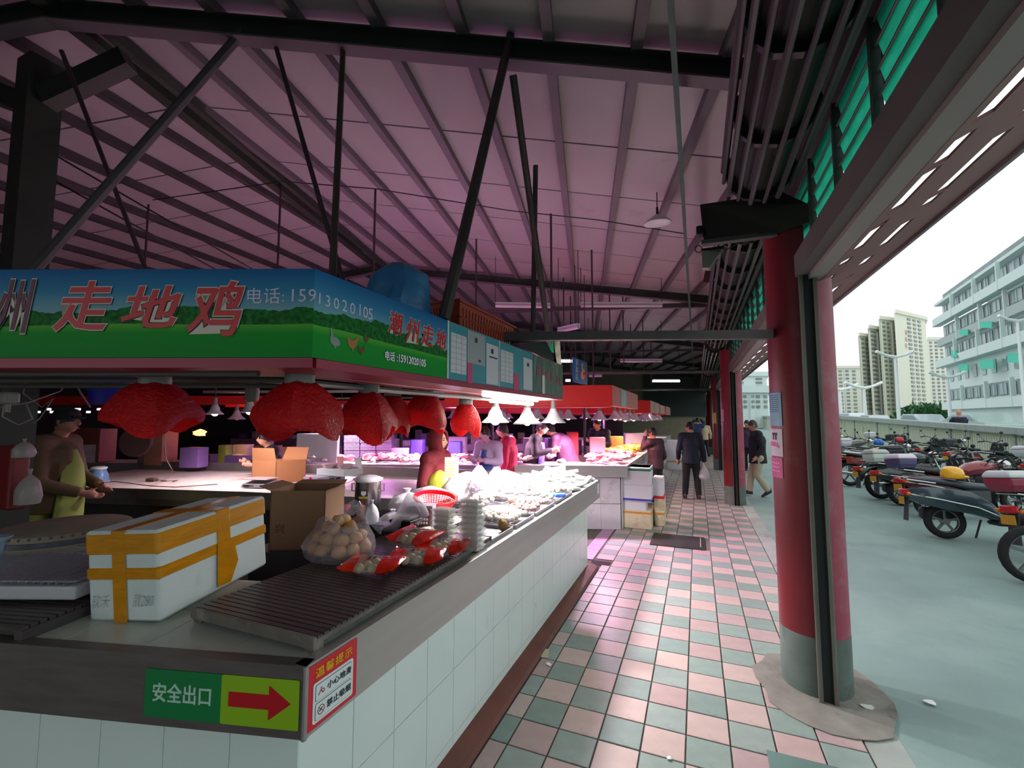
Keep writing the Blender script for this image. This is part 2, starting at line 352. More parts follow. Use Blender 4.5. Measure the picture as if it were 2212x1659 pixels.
nt.links.new(d1.outputs[0], mx.inputs[1]); nt.links.new(d2.outputs[0], mx.inputs[2]); nt.links.new(mx.outputs[0], o_.inputs[0])
lv = thing('trim_2', kind='structure', loc=(.8, 0, 2.8)); lv['label'] = 'green translucent louvred strip above the lintel'
darkpost = M('louvre_post', '2e3230', .6)
y = -1.6; n = 0
while y < 22:
    b = MB(); 
    for s in range(5):      # five overlapping louvre blades, tilted
        z0 = 2.75+s*.105; b.add([(.73, y+.03, z0), (.73, y+.5, z0), (.705, y+.5, z0+.112), (.705, y+.03, z0+.112)], [(0, 1, 2, 3)])
    b.build('louvre_panel', greensheet, lv)
    if y < 10:
        b = MB()
        for s in range(6): b.tube([(.70, y+.02, 2.75+s*.105), (.70, y+.51, 2.75+s*.105)], .006, 5)
        b.build('louvre_bar', M('louvre_bar_grey', '6a6e70', .5, .4), lv)
    b = MB(); b.bar((.70, y, 2.74), (.70, y, 3.3), .035, .03, up=(0, 1, 0)); b.build('post', darkpost, lv)
    y += .53; n += 1
# awning: sheet sloping up and out, with long slots
def awn(x): return 2.6+(x-.82)*.5
def onaw(px, py): return at_p(px, py, (.82, 0, 2.6), (-.5, 0, 1))
e = at_p(2000, 487, (.82, 0, 2.6), (-.5, 0, 1)); XE = e.x
print('awning edge', XE, onaw(2212, 310), onaw(1805, 650))
slots = []
for (a, c) in (((2105, 265), (2225, 135)), ((2032, 352), (2088, 290)), ((1925, 458), (2016, 366)), ((1900, 489), (1918, 474)), ((1845, 543), (1895, 492)), ((2035, 413), (2185, 277)), ((2195, 255), (2260, 190)), ((1990, 450), (2018, 424)), ((1905, 532), (1986, 465)), ((1844, 582), (1892, 548)), ((1825, 570), (1838, 556)), ((1822, 605), (1842, 592))):
    P0, P1 = onaw(*a), onaw(*c); slots.append(((P0.x+P1.x)/2, min(P0.y, P1.y), max(P0.y, P1.y)))
awm = M('awning_brown_red_sheet', '8a5a58', .6, var=.1, vs=2); awm2 = M('awning_edge_grey', '8c8288', .55)
xs = sorted(s[0] for s in slots); row1 = [s for s in slots if s[0] < (xs[0]+xs[-1])/2]; row2 = [s for s in slots if s[0] >= (xs[0]+xs[-1])/2]
ra = sum(s[0] for s in row1)/len(row1); rb = sum(s[0] for s in row2)/len(row2); print('slot rows', ra, rb, slots)
sw = .03; aw = MB()
def strip(x0, x1, y0, y1, t_=.012): aw.add([(x0, y0, awn(x0)), (x1, y0, awn(x1)), (x1, y1, awn(x1)), (x0, y1, awn(x0)), (x0, y0, awn(x0)+t_), (x1, y0, awn(x1)+t_), (x1, y1, awn(x1)+t_), (x0, y1, awn(x0)+t_)], [(0, 1, 2, 3), (7, 6, 5, 4), (0, 4, 5, 1), (1, 5, 6, 2), (2, 6, 7, 3), (3, 7, 4, 0)])
for (xc, row) in ((ra, row1), (rb, row2)):
    row = sorted(row, key=lambda s: s[1]); ends = [-3]
    yy = row[-1][2]; extra = []
    while yy < 27: yy += .22; L_ = .3+.25*((yy*7) % 1); extra.append((xc, yy, yy+L_)); yy += L_
    lo = -3.0
    for s in [(xc, -2.5, -1.6), (xc, -1.4, .2), (xc, .4, min(1.2, row[0][1]-.15))]+row+extra:
        if s[2] <= s[1] or s[1] < lo: continue
        strip(xc-sw, xc+sw, lo, s[1]); lo = s[2]
    strip(xc-sw, xc+sw, lo, 30)
strip(.765, ra-sw, -3, 30); strip(ra+sw, rb-sw, -3, 30); strip(rb+sw, XE, -3, 30)
aw.build('awning', awm, kind='structure'); b = MB(); b.bb((XE, -3, awn(XE)-.02), (XE+.02, 30, awn(XE)+.03)); b.build('trim_3', awm2, kind='structure')
# rolled-up lattice shutters: bundles of rods with bracket plates
rod = M('shutter_rod', '6e6a6c', .35, .7)
for k, (y0, y1) in enumerate(((-2.7, 3.15), (3.85, 9.6), (10.3, 15.9), (16.6, 22.2), (22.9, 28))):
    t = thing('rolled_shutter', 'rolled-up metal lattice shutter above the opening, %s bay' % ORN[k], 'shutter', (.45, (y0+y1)/2, 3.15))
    xc, zc = .42, 3.28; r_ = .215
    for i in range(11):
        a = A(128+i*21); b = MB(); b.tube([(xc+r_*math.cos(a), y0, zc+r_*math.sin(a)), (xc+r_*math.cos(a), y1, zc+r_*math.sin(a))], .012 if i % 2 else .016, 6); b.build('rod', rod, t)
    b = MB(); b.tube([(xc, y0, zc), (xc, y1, zc)], .15, 12); b.build('core', M('core_dark', '26221f', .7), t)
    y = y0+.25
    while y < y1:
        b = MB(); b.tube([(xc, y, zc), (xc, y+.035, zc)], r_-.012, 12); b.build('bracket_disc', black, t); y += .62
    # cover plate over the column between bays
t = thing('shutter_motor_cover', 'dark steel cover plate of the shutter motor above the near column', 'cover', (.3, 3.3, 2.9))
P = [at_y(1512, 442, 3.42), at_y(1690, 415, 3.3), at_y(1745, 440, 3.25), at_y(1760, 475, 3.25), at_y(1690, 500, 3.3), at_y(1520, 518, 3.42)]
b = MB(); b.poly(P, (.02, .16, .02)); b.build('plate', M('motor_cover', '2c2a26', .5, .4, var=.3, vs=3), t)
b = MB(); b.bar(at_y(1516, 526, 3.41), at_y(1680, 505, 3.35), .06, .03); b.build('bottom_flange', dsteel, t)
b = MB(); b.rbox(at_y(1512, 500, 3.4), (.05, .06, .07), .01); b.build('junction_box', black, t)
# ---------------------------------------------------------------- roof
def zr(X): return 4.12+.14*(.55-X)
RX = lambda Y: -4.5-.3436*(Y-1.87)
R1 = Vector((-4.5, 1.87, zr(-4.5))); R2 = Vector((RX(7.5), 7.5, zr(RX(7.5))))
LN = (R2-R1).cross(-QD*1.0+Vector((0, 0, -.16))).normalized()
def zl(X, Y): return R1.z-(LN.x*(X-R1.x)+LN.y*(Y-R1.y))/LN.z
ceil = thing('ceiling', kind='structure', loc=(0, 0, 4)); tq = math.tan(HA); H_ = .085
def ridge_hit(Yk): # along q from (.8,Yk) to the ridge line
    # X = .8 - s, Y = Yk - s*tq ; X = RX(Y)
    s = (.8-RX(Yk))/(1-(-.3436)*(-tq)*-1) if False else None
    lo, hi = 0, 40
    for _ in range(40):
        m2 = (lo+hi)/2
        if .8-m2 > RX(Yk-m2*tq): lo = m2
        else: hi = m2
    return lo
k = 0; Yk = -3.0; g_ = .012
while Yk < 38:
    Y2 = Yk+1.12
    s0, s1 = ridge_hit(Yk), ridge_hit(Y2)
    def RPt(Y, s, dz=0): X = .8-s; return Vector((X, Y-s*tq, zr(X)+H_+dz))
    b = MB(); q4 = [RPt(Yk+g_, 0), RPt(Y2-g_, 0), RPt(Y2-g_, s1), RPt(Yk+g_, s0)]; b.loft([q4, [v+Vector((0, 0, .03)) for v in q4]]); b.build('roof_panel', panelm, ceil)
    def LPt(Y, s, L_): X, YY = .8-s-L_, Y-s*tq-L_*tq; return Vector((X, YY, zl(X, YY)+H_))
    q4 = [LPt(Yk+g_, s0, 0), LPt(Y2-g_, s1, 0), LPt(Y2-g_, s1, 13), LPt(Yk+g_, s0, 13)]; b = MB(); b.loft([q4, [v+Vector((0, 0, .03)) for v in q4]]); b.build('roof_panel', panelm, ceil)
    Yk = Y2
b = MB(); q4 = [(.8, -6, zr(.8)+.16), (.8, 60, zr(.8)+.16), (RX(60), 60, zr(RX(60))+.16), (RX(-6), -6, zr(RX(-6))+.16)]
b.add(q4, [(0, 1, 2, 3)]); c4 = [(RX(-6), -6), (RX(60), 60), (RX(60)-16, 54), (RX(-6)-16, -12)]; b.add([(x, y, zl(x, y)+.16) for x, y in c4], [(0, 1, 2, 3)]); b.build('roof_light_backing', dsteel, ceil)  # dark backing added above the panels to keep sky light out of gaps
# purlins
for i in range(-1, 18):     # i counts from the ridge towards the aisle side
    X0 = -4.35+.575*i       # X where it crosses beam line through (.55,3.4) direction q
    base = Vector((X0, 3.4-(.55-X0)*math.tan(HA), 0))
    pts = []
    for s in (-7, 34):
        pts.append(base+PURD*s)
    # clip to X<.78 and to the aisle side of the ridge
    seg = []
    for s in [x*.25 for x in range(-28, 137)]:
        p = base+PURD*s
        if p.x < .76 and p.x > RX(p.y)+.03: seg.append(p)
    if len(seg) < 3: continue
    a, c = seg[0], seg[-1]
    b = MB(); b.bar((a.x, a.y, zr(a.x)+H_/2), (c.x, c.y, zr(c.x)+H_/2), .075, H_); b.build('purlin', purlm, ceil)
for i in range(1, 22):
    b0 = R1-QD*(.6*i)
    b = MB(); p0, p1 = b0-PURD*5, b0+PURD*26
    b.bar((p0.x, p0.y, zl(p0.x, p0.y)+H_/2), (p1.x, p1.y, zl(p1.x, p1.y)+H_/2), .085, H_); b.build('purlin', dsteel, ceil)
b = MB(); p0 = Vector((RX(-4), -4, zr(RX(-4))-.02)); p1 = Vector((RX(34), 34, zr(RX(34))-.02)); b.bar(p0, p1, .12, .12)
b.bar(p0+Vector((.2, 0, -.0)), p1+Vector((.2, 0, -.0)), .07, .1); b.build('ridge_beam', beamm, ceil)
# rafters (one per column) with tie beams
def rafter(yc, ang, k, wide=.11):
    q = Vector((math.cos(ang), math.sin(ang), 0)); P0 = Vector((.6, yc-.1, 0))
    s = 0
    while (P0-q*s).x > RX((P0-q*s).y): s += .05
    E0, E1 = P0, P0-q*s; E2 = E1-q*12
    t = thing('rafter', kind='structure', loc=(E0.x, E0.y, 4)); t['label'] = 'dark steel roof rafter, %s from the camera side' % ORN[k]
    zz = lambda p: zr(p.x)-.075; a, c = Vector((E0.x, E0.y, zz(E0))), Vector((E1.x, E1.y, zz(E1))); d = Vector((E2.x, E2.y, zl(E2.x, E2.y)-.1))
    for (u, v) in ((a, c), (c, d)):
        b = MB(); b.bar(u, v, .02, .15); b.build('web', beamm, t)
        for dz in (-.075, .075): b = MB(); b.bar(u+Vector((0, 0, dz)), v+Vector((0, 0, dz)), wide, .014); b.build('flange', beamm if dz > 0 else M('flange_lit_mauve', '6a6068', .6), t)  # lower flange: mauve light from below put into its colour
    return a, c, d
RF = []
for k, (yc, an) in enumerate(((3.5, 20), (9.95, 15), (16.2, 15), (22.6, 15), (28.9, 15))): RF.append(rafter(yc, A(an), k))
rafter(-2.6, A(20), 5)
def tie(yc, z, ang, x0, L_, w_, lab):
    q = Vector((math.cos(ang), math.sin(ang), 0)); p = Vector((x0, yc, z)); b = MB(); b.bar(p, p-q*L_, w_, w_); o = b.build('tie_beam', M('tie_steel', '585252', .5, .4, var=.15), kind='structure'); o['label'] = lab
tie(3.4, 2.25, A(20), .48, 2.9, .058, 'low tie beam from the near red column')
tie(9.9, 4.0, A(16), .48, 9, .09, 'high tie beam under the second rafter')
tie(9.9, 2.62, A(16), .48, 9, .05, 'low tie beam from the second red column')
tie(16.1, 3.95, A(16), .48, 12, .07, 'high tie beam under the third rafter'); tie(22.5, 3.9, A(16), .48, 13, .07, 'high tie beam under the fourth rafter')
tie(16.1, 2.62, A(16), .48, 9, .05, 'low tie beam from the third red column')
# big ridge post and its braces
b = MB(); tp = at_d(58, 520, 3.55); tp.z = 0; zt = 4.6
b.bar((tp.x, tp.y, 0), (tp.x, tp.y, zt), .21, .21, up=(0, 1, 0)); b.bar((tp.x+.11, tp.y, zt-.34), (tp.x+.7, tp.y+.25, zt+.0), .12, .16); b.bar((tp.x-.11, tp.y, zt-.34), (tp.x-.7, tp.y-.25, zt-.1), .12, .16)
o = b.build('post', beamm, kind='structure'); o['label'] = 'thick dark steel post under the roof ridge'; o.name = 'column.100'
def onb1(x, y): return at_p(x, y, (.55, 3.4, 4), (-math.sin(HA), math.cos(HA), 0))
def pole(nm, a, c, r, mt, lab, cat='pole', n=8, grp=None):
    b = MB(); b.tube([a, c], r, n); return tag(b.build(nm, mt), lab, cat, grp)
polem = M('pole_worn_steel', '4e4644', .5, .3, var=.3, vs=3); polep = M('pole_dark', '4a3440', .6)
pole('brace_pole', onb1(525, 68), at_d(72, 585, 2.9), .032, M('brace_grey', '504c50', .6), 'thick grey brace pole slanting from the near rafter down to the far left')
pole('brace_pole', onb1(597, 104), at_d(742, 612, 3.0), .017, polep, 'thin brace pole slanting to the foot of the upright pole behind the sign')
pole('sign_pole', onb1(741, 108), at_d(718, 600, 2.4), .02, polem, 'upright pole rising from behind the poultry sign corner to the rafter')
pole('sign_pole', onb1(1103, 75), at_x(958, 692, -1.13), .03, polem, 'slanting steel pole standing on the sign beside the red crate')
pole('sign_pole', onb1(1108, 162), at_d(1187, 742, 4.6), .028, polem, 'long slanting pole ending behind the far end of the sign')
pole('sign_pole', at_z(1157, 358, 4.05), at_d(1151, 740, 4.3), .025, polem, 'short upright pole beside the long slanting one')
pole('brace_pole', onb1(133, 110), at_d(322, 600, 3.4), .016, polep, 'thin brace pole running from the top of the dark post')
P0, P1 = at_z(1457, 197, 3.93), at_z(1490, 640, 3.93); xm = (P0.x+P1.x)/2
b = MB(); b.bar((xm, -1, 3.93), (xm, 25, 3.93), .035, .06); tag(b.build('conduit_pipe', M('conduit_green', '3f5f56', .5, .2, var=.2)), 'long green-grey pipe running along the hall under the rafters', 'pipe')
# hangers from purlins
for i, (x, y0, y1) in enumerate(((607, 397, 585), (321, 442, 590), (811, 408, 600), (1029, 516, 690), (1190, 462, 760), (1278, 540, 838), (1217, 600, 760), (1232, 640, 800), (1316, 620, 800), (1345, 640, 790), (1388, 690, 800), (1362, 700, 820), (1405, 725, 830), (980, 590, 690))):
    d = ray(x, y0); tt = (4.12+.14*.55-EYE)/(d.z+.14*d.x); p = EV+d*tt
    if p.x < RX(p.y): p = at_p(x, y0, R1, LN)
    # foot straight below, seen at row y1
    dd = ray(x, y1); s = math.hypot(p.x, p.y)/math.hypot(dd.x, dd.y); zb = EYE+dd.z*s
    pole('hanger_rod', p, (p.x, p.y, max(zb, 2.15)), .015, polep, 'thin dark hanger rod under the roof, %s' % ['in front of the leftmost roof glow', 'farthest to the left near the post', 'above the blue bundle', 'behind the red crate', 'left of the hanging dish lamp', 'above the blue hanging sign', 'behind the two pink tube lamps', 'just left of the blue sign', 'second right of the blue sign', 'third right of the blue sign', 'over the long white tube', 'between the far tubes', 'beside the far long tube', 'right beside the red crate rim'][i], 'rod', 6)
# thin cables along the ceiling
def cable(pts, r, mt, lab, nm='cable', cat='cable'): b = MB(); b.tube(pts, r, 5); return tag(b.build(nm, mt, smooth=True), lab, cat)
cable([at_z(330, 432, 4.5), at_z(610, 392, 4.55), at_z(812, 408, 4.5), at_z(1100, 455, 4.3), at_z(1290, 475, 4.2), at_z(1480, 505, 4.1)], .007, black, 'black cable strung across the hall under the purlins')
cable([at_d(110, 330, 4.4), at_d(300, 440, 4.9), at_d(560, 590, 5.6)], .009, black, 'dark cable drooping from the ridge post')
cable([at_d(108, 385, 4), at_d(260, 470, 4.6), at_d(480, 590, 5.2)], .009, black, 'second dark cable drooping from the ridge post, below the first')
# far end wall with its shutter
b = MB(); b.bb((-22, 28.8, 0), (.9, 28.9, 8)); b.build('wall_far', M('far_wall_cream', 'a8a68c', .8, var=.1), kind='structure')
b = MB(); b.bb((-3.0, 28.6, 1.76), (.55, 28.75, 5.4))
for i in range(46): b.bb((-3.0+i*.077, 28.58, 1.76), (-2.97+i*.077, 28.6, 5.4))
b.build('trim_4', M('far_shutter_slate', '465450', .6), kind='structure')
b = MB(); b.bb((-22, -3, -.3), (-21.8, 30, 6.5)); b.build('wall_left', M('left_dark_wall', '3a3234', .8), kind='structure')
for (xa, xb, za, zb2) in ((-22, -5.5, 0, 6.5), (-.9, .9, 0, 2.9), (-5.5, .9, 2.9, 6.5)): b = MB(); b.bb((xa, -3.0, za), (xb, -2.85, zb2)); b.build('wall_near_blocker', M('near_blocker_grey', '8a8684', .8), kind='structure')  # unseen wall added to hold back daylight from behind, opening shaped for it
# ================================================================ POULTRY STALL: COUNTERS
CX, CY0, CY1, CZ = -1.08, 1.03, 5.31, .965
FA = A(15); FQ = Vector((math.cos(FA), math.sin(FA), 0)); FP = Vector((-math.sin(FA), math.cos(FA), 0)); K0 = Vector((CX, CY0, 0))
def fp(s, d, z=0): return K0-FQ*s+FP*d+Vector((0, 0, z))     # s metres left along the front, d metres inwards
RF3 = Matrix.Rotation(FA, 3, 'Z')
ct = thing('tiled_counter', 'white tiled market counter with a steel rim along the aisle, nearest stall', 'counter', (-1.4, 1.6, 0))
core = M('masonry_core', '3c3a38', .9)
WX = -1.18
# body: side wing and front wing
b = MB(); b.bb((-1.72, 1.2, 0), (WX-.011, 5.06, .8)); b.build('core', core, ct)
b = MB(); q = [fp(.13, .1), fp(3.6, .1), fp(3.6, .62), fp(.4, .62)]; b.poly(q, (0, 0, .8)); b.build('core', core, ct)
# wall tiles
def wall_tiles(o, u, n_, L_, w_, rows, par, mat, t_=.01, gap=.003):
    up = Vector((0, 0, 1)); k = 0; s = 0
    cache = {}
    while s < L_-.01:
        ww = min(w_, L_-s)
        for (z0, z1) in rows:
            b = MB(); c = Vector(o)+u*(s+ww/2)+n_*t_/2; Rm = Matrix((u, n_, up)).transposed()
            b.box((c.x, c.y, (z0+z1)/2), (ww-gap, t_, z1-z0-gap), Rm); b.build('tile', mat, par)
        s += ww
b = MB(); b.bb((WX-.02, 1.12, .04), (WX-.004, 5.06, .77)); b.build('grout', M('grout_pale', '9aa39a', .9), ct)
wall_tiles((WX-.006, 1.105, 0), Vector((0, 1, 0)), Vector((1, 0, 0)), 3.955, .24, ((.05, .1), (.1, .42), (.42, .765)), ct, whitetile)
b = MB(); q = [fp(.11, .1), fp(3.6, .1)]; b.poly([q[0]+FP*.004, q[1]+FP*.004, q[1]+FP*.02, q[0]+FP*.02], (0, 0, .77)); b.build('grout', MATS['grout_pale'], ct)
wall_tiles(fp(.072, .1), -FQ, -FP, 3.4, .235, ((.1, .42), (.42, .765)), ct, whitetile)
wall_tiles((-1.72, 5.06, 0), Vector((1, 0, 0)), Vector((0, 1, 0)), .54, .24, ((.1, .42), (.42, .765)), ct, whitetile)
# brown plinth
b = MB(); b.loft([[(WX, 1.1, 0), (-1.07, 1.1, 0), (-1.085, 1.1, .022), (WX, 1.1, .055)], [(WX, 5.15, 0), (-1.07, 5.15, 0), (-1.085, 5.15, .022), (WX, 5.15, .055)]])
b.build('plinth', M('plinth_brown', '6b3e34', .55, var=.2, vs=4, dirt='453a33', ds=3), ct)
# steel rim: two faces plus the turned top edge
def rim(a, c, n_, name='steel_rim', mat=steel, h=.205, top=.012):
    b = MB(); a, c, n_ = Vector(a), Vector(c), Vector(n_)
    prof = [(0, 0), (0, -h), (-.02, -h-.006), (-.02, -h+.004), (-.012, -h+.004), (-.012, -top), (-.045, -top), (-.045, 0)]
    b.loft([[a+n_*p[0]+Vector((0, 0, p[1])) for p in prof], [c+n_*p[0]+Vector((0, 0, p[1])) for p in prof]]); return b.build(name, mat, ct)
rim((CX, CY0, CZ), (CX, CY1, CZ), (1, 0, 0)); rim(fp(0, 0, CZ), fp(3.6, 0, CZ), -FP, mat=M('steel_shaded_front', '6a6462', .45, .4, var=.15, stretch=(1, 1, 8)))  # front rim: shade put into a darker copy of the steel
rim((CX, CY1, CZ), (-1.76, CY1, CZ), (0, 1, 0))
b = MB(); b.tube([(CX-.003, CY0+.002, CZ-.001), (CX-.003, CY0+.002, CZ-.207)], .008, 8); b.build('corner_edge', steel, ct)
b = MB(); b.bb((CX-.0, 5.17, .82), (CX+.003, 5.25, .93)); b.build('price_sticker', white, ct)
# counter top: off-white tiles, joints recessed
topm = M('counter_top_tile', 'b9c0b6', .3, var=.06, vs=3, dirt='7c8078', ds=4, dlo=.6, dhi=.9)
b = MB(); b.bb((-1.74, 1.2, .80), (CX-.02, CY1-.02, CZ-.02)); b.build('slab', core, ct)
b = MB(); b.poly([fp(.04, .02), fp(3.6, .02), fp(3.6, .64), fp(.5, .64)], (0, 0, .145)); o = b.build('slab', core, ct); o.location.z += .8
for i in range(12):
    s0, s1 = .0+.3*i, .3+.3*i
    for (d0, d1) in ((.012, .32), (.32, .63)):
        q = [fp(s0+.002, d0+.002), fp(s1-.002, d0+.002), fp(s1-.002, d1-.002), fp(s0+.002, d1-.002)]
        if i == 0 and d0 > .1: continue
        if i == 0: q = [fp(.008, d0+.002), fp(s1-.002, d0+.002), fp(s1-.002, d1-.002), fp(-.03, d1-.002)]
        b = MB(); b.poly([p+Vector((0, 0, CZ-.018)) for p in q], (0, 0, .012)); b.build('top_tile', topm, ct)
for j in range(13):
    for i in range(2):
        y0 = 1.32+.305*j; x1 = CX-.03-.31*i
        if y0 > 5.0: continue
        b = MB(); b.bb((x1-.306, y0, CZ-.018), (x1, y0+.3, CZ-.006)); b.build('top_tile', topm, ct)
# safety stickers on the rim
t = ct
def plate(P0, ux, uy, w_, h_, mat, name, par, lift=.0, t_=.0015, r=0):
    P0 = Vector(P0); ux = Vector(ux).normalized(); uy = Vector(uy).normalized(); n_ = ux.cross(uy); b = MB()
    if r:
        pts = []
        for (cx_, cy_, a0) in ((w_-r, h_-r, 0), (r, h_-r, PI/2), (r, r, PI), (w_-r, r, PI*1.5)):
            for k in range(5): a = a0+k*PI/8; pts.append(P0+ux*(cx_+r*math.cos(a))+uy*(cy_+r*math.sin(a))+n_*lift)
    else: pts = [P0+n_*lift, P0+ux*w_+n_*lift, P0+ux*w_+uy*h_+n_*lift, P0+uy*h_+n_*lift]
    b.poly(pts, n_*t_); return b.build(name, mat, par)
UP = Vector((0, 0, 1))
# exit sign (two stickers): ux runs to the right along the front
def frontpt(px, py): return at_p(px, py, fp(0, -.001), -FP)
a = frontpt(311, 1547); c = frontpt(476, 1562); e_ = frontpt(645, 1570); d = frontpt(476, 1455)
sg = thing('exit_sign', 'green and lime exit sticker with a red arrow on the dark counter front', 'sign', (a.x, a.y, a.z))
z0, z1 = .786, .926
L1 = (c-a).dot(FQ); L2 = (e_-c).dot(FQ); a.z = z0; c.z = z0; print('exit', L1, L2)
plate(a, FQ, UP, L1, z1-z0, M('sticker_green', '0d7f42', .4), 'green_field', sg, .001)
plate(c, FQ, UP, L2, z1-z0, M('sticker_lime', '93c01c', .4), 'lime_field', sg, .001, r=.006)
text('安全出口', .058, M('lettering_pale_green', 'b4dcc8', .5), a+FQ*L1*.5+UP*(z1-z0)*.5, FQ, UP, parent=sg, lift=.003, bold=.0008, sx=.88)
arr = M('arrow_red', 'c01622', .4); w2 = L2
pts = [(.1, .37), (.1, .67), (.62, .67), (.62, .86), (.9, .52), (.62, .16), (.62, .37)]
b = MB(); b.poly([c+FQ*(u*w2)+UP*(v*(z1-z0))-FP*.0025 for u, v in pts], -FP*.001); b.build('arrow', arr, sg)
# warm reminder sticker on the aisle side
sg = thing('warning_sticker', 'red notice sticker with yellow heading and two white warning boxes on the counter corner', 'sign', (CX, 1.1, .78))
y0 = at_x(657, 1500, CX).y+.012; y1 = at_x(770, 1400, CX).y; zb, zt = .772, .957; hh = zt-zb; ww = y1-y0; print('sticker', y0, y1)
UY = Vector((0, 1, 0)); O = Vector((CX+.001, y0, zb))
plate(O, UY, UP, ww, hh, M('sticker_red', 'd42030', .4), 'red_field', sg, 0, r=.005)
plate(O+UY*ww*.09+UP*hh*.07, UY, UP, ww*.82, hh*.63, M('sticker_white', 'e4ecec', .4), 'white_field', sg, .0016, r=.008)
for k in (0, 1):
    o2 = O+UY*ww*.13+UP*hh*(.11+.29*k); plate(o2, UY, UP, ww*.74, hh*.26, M('line_dark', '22444c', .5), 'box_line', sg, .0032, .0006, r=.005)
    plate(o2+UY*.0014+UP*.0014, UY, UP, ww*.74-.0028, hh*.26-.0028, MATS['sticker_white'], 'box_field', sg, .0039, .0006, r=.004)
darkt = M('lettering_dark_teal', '14343e', .5)
text('温馨提示', .03, M('lettering_yellow', 'f0c020', .5), O+UY*ww*.5+UP*hh*.83, UY, UP, parent=sg, lift=.002, bold=.0001, spacing=1.15, sx=ww/.165)
text('小心地滑', .0235, darkt, O+UY*ww*.60+UP*hh*.53, UY, UP, parent=sg, lift=.0046, bold=0, sx=ww/.185)
text('禁止吸烟', .0235, darkt, O+UY*ww*.60+UP*hh*.24, UY, UP, parent=sg, lift=.0046, bold=0, sx=ww/.185)
b = MB(); c0 = O+UY*ww*.24+UP*hh*.24+Vector((.005, 0, 0)); r_ = .0135; rg = []
for k in range(20):
    a_ = 2*PI*k/20; rg.append([c0+UY*r_*math.cos(a_)+UP*r_*math.sin(a_), c0+UY*(r_-.002)*math.cos(a_)+UP*(r_-.002)*math.sin(a_), c0+UY*(r_-.002)*math.cos(a_)+UP*(r_-.002)*math.sin(a_)+Vector((.0008, 0, 0)), c0+UY*r_*math.cos(a_)+UP*r_*math.sin(a_)+Vector((.0008, 0, 0))])
rg.append(rg[0]); b.loft(rg, caps=False); b.bar(c0+UY*-r_*.7+UP*r_*.7, c0+UY*r_*.7-UP*r_*.7, .002, .001, up=(1, 0, 0)); b.build('no_smoking_symbol', M('symbol_red', '8c2c3c', .5), sg)
b = MB(); b.bar(c0+UY*-.007-UP*.003, c0+UY*.006+UP*.004, .003, .001, up=(1, 0, 0)); b.build('cigarette', darkt, sg)
b = MB(); c1 = O+UY*ww*.24+UP*hh*.52+Vector((.005, 0, 0))
for (u0, v0, u1, v1) in ((-.012, -.006, -.002, .006), (-.002, .006, .010, .004), (-.002, .004, .006, -.006), (.006, -.006, .013, .001), (-.004, .010, .002, .012)): b.bar(c1+UY*u0+UP*v0, c1+UY*u1+UP*v1, .0028, .001, up=(1, 0, 0))
b.build('slipping_figure', M('symbol_crimson', 'a02c48', .5), sg)
# ---------------------------------------------------------------- slatted racks on the counter
rackm = M('rack_dark_slat', '4a4244', .35, 0, var=.2, vs=6, dirt='b8b4b0', ds=5, dlo=.72, dhi=.82, stretch=(1, 6, 1), bump=.15, bs=60)
rackf = M('rack_wood_edge', '6c6660', .7, var=.25, vs=8, dirt='9a948c', ds=9)
t = thing('slatted_rack', 'dark slatted rack lying on the counter corner under the potato bag', 'rack', (-1.4, 1.8, CZ))
zr0 = 1.008; xl, xr = -1.70, -1.115
for k in range(48):
    y = 1.115+k*.0262
    xa = xl-.0*(k) if k < 60 else xl
    b = MB(); b.box(((xa+xr)/2, y, zr0), (xr-xa, .0205, .008)); b.build('slat', rackm, t)
b = MB()
for x in (xl+.02, (xl+xr)/2, xr-.02): b.bb((x-.012, 1.1, zr0-.024), (x+.012, 2.38, zr0-.0045))
b.build('bearer', rackf, t)
for yq in (1.088, 2.375): b = MB(); b.bb((xl, yq, zr0-.03), (xr, yq+.013, zr0+.004)); b.build('edge_board', rackf, t)
for (x, y) in ((xl+.02, 1.12), (xr-.03, 1.12), (xl+.02, 2.3), (xr-.03, 2.3)): b = MB(); b.bb((x-.02, y-.02, CZ-.0058), (x+.02, y+.02, zr0-.024)); b.build('foot', rackf, t)
# left rack running inwards, with a film-wrapped tray on it
t = thing('slatted_rack', 'dark slatted rack at the far left end of the counter under the film-wrapped tray', 'rack', fp(1.6, .3, CZ))
for k in range(22):
    d0 = .03+k*.027; b = MB(); p, q_ = fp(1.02, d0, 1.0), fp(2.0, d0, 1.0); b.bar(p, q_, .021, .01); b.build('slat', rackm, t)
b = MB()
for s in (1.03, 1.5, 1.98): b.bar(fp(s, .02, .975), fp(s, .63, .975), .03, .04)
b.build('bearer', dsteel, t)
t = thing('wrapped_tray', 'flat tray wrapped in shiny clear film at the far left of the counter', 'tray', fp(1.5, .4, 1.01))
b = MB(); b.box(fp(1.47, .36, 1.045), (.8, .42, .05), RF3 @ Matrix.Rotation(.12, 3, 'Z')); b.build('tray', M('tray_grey_white', 'b9bcc0', .4), t, bevel=.008)
b = MB()
for k in range(24): b.bar(fp(1.1+.033*k, .2, 1.075), fp(1.06+.033*k, .52, 1.077), .012, .01)
b.build('ribs', M('rib_grey', '6c7078', .3), t)
film = M('clear_film', 'dfe6f4', .12, 0, alpha=.28, spec=1.0, bump=.6, bs=25)
b = MB(); b.box(fp(1.47, .36, 1.09), (.81, .43, .006), RF3 @ Matrix.Rotation(.12, 3, 'Z')); b.build('film', film, t)
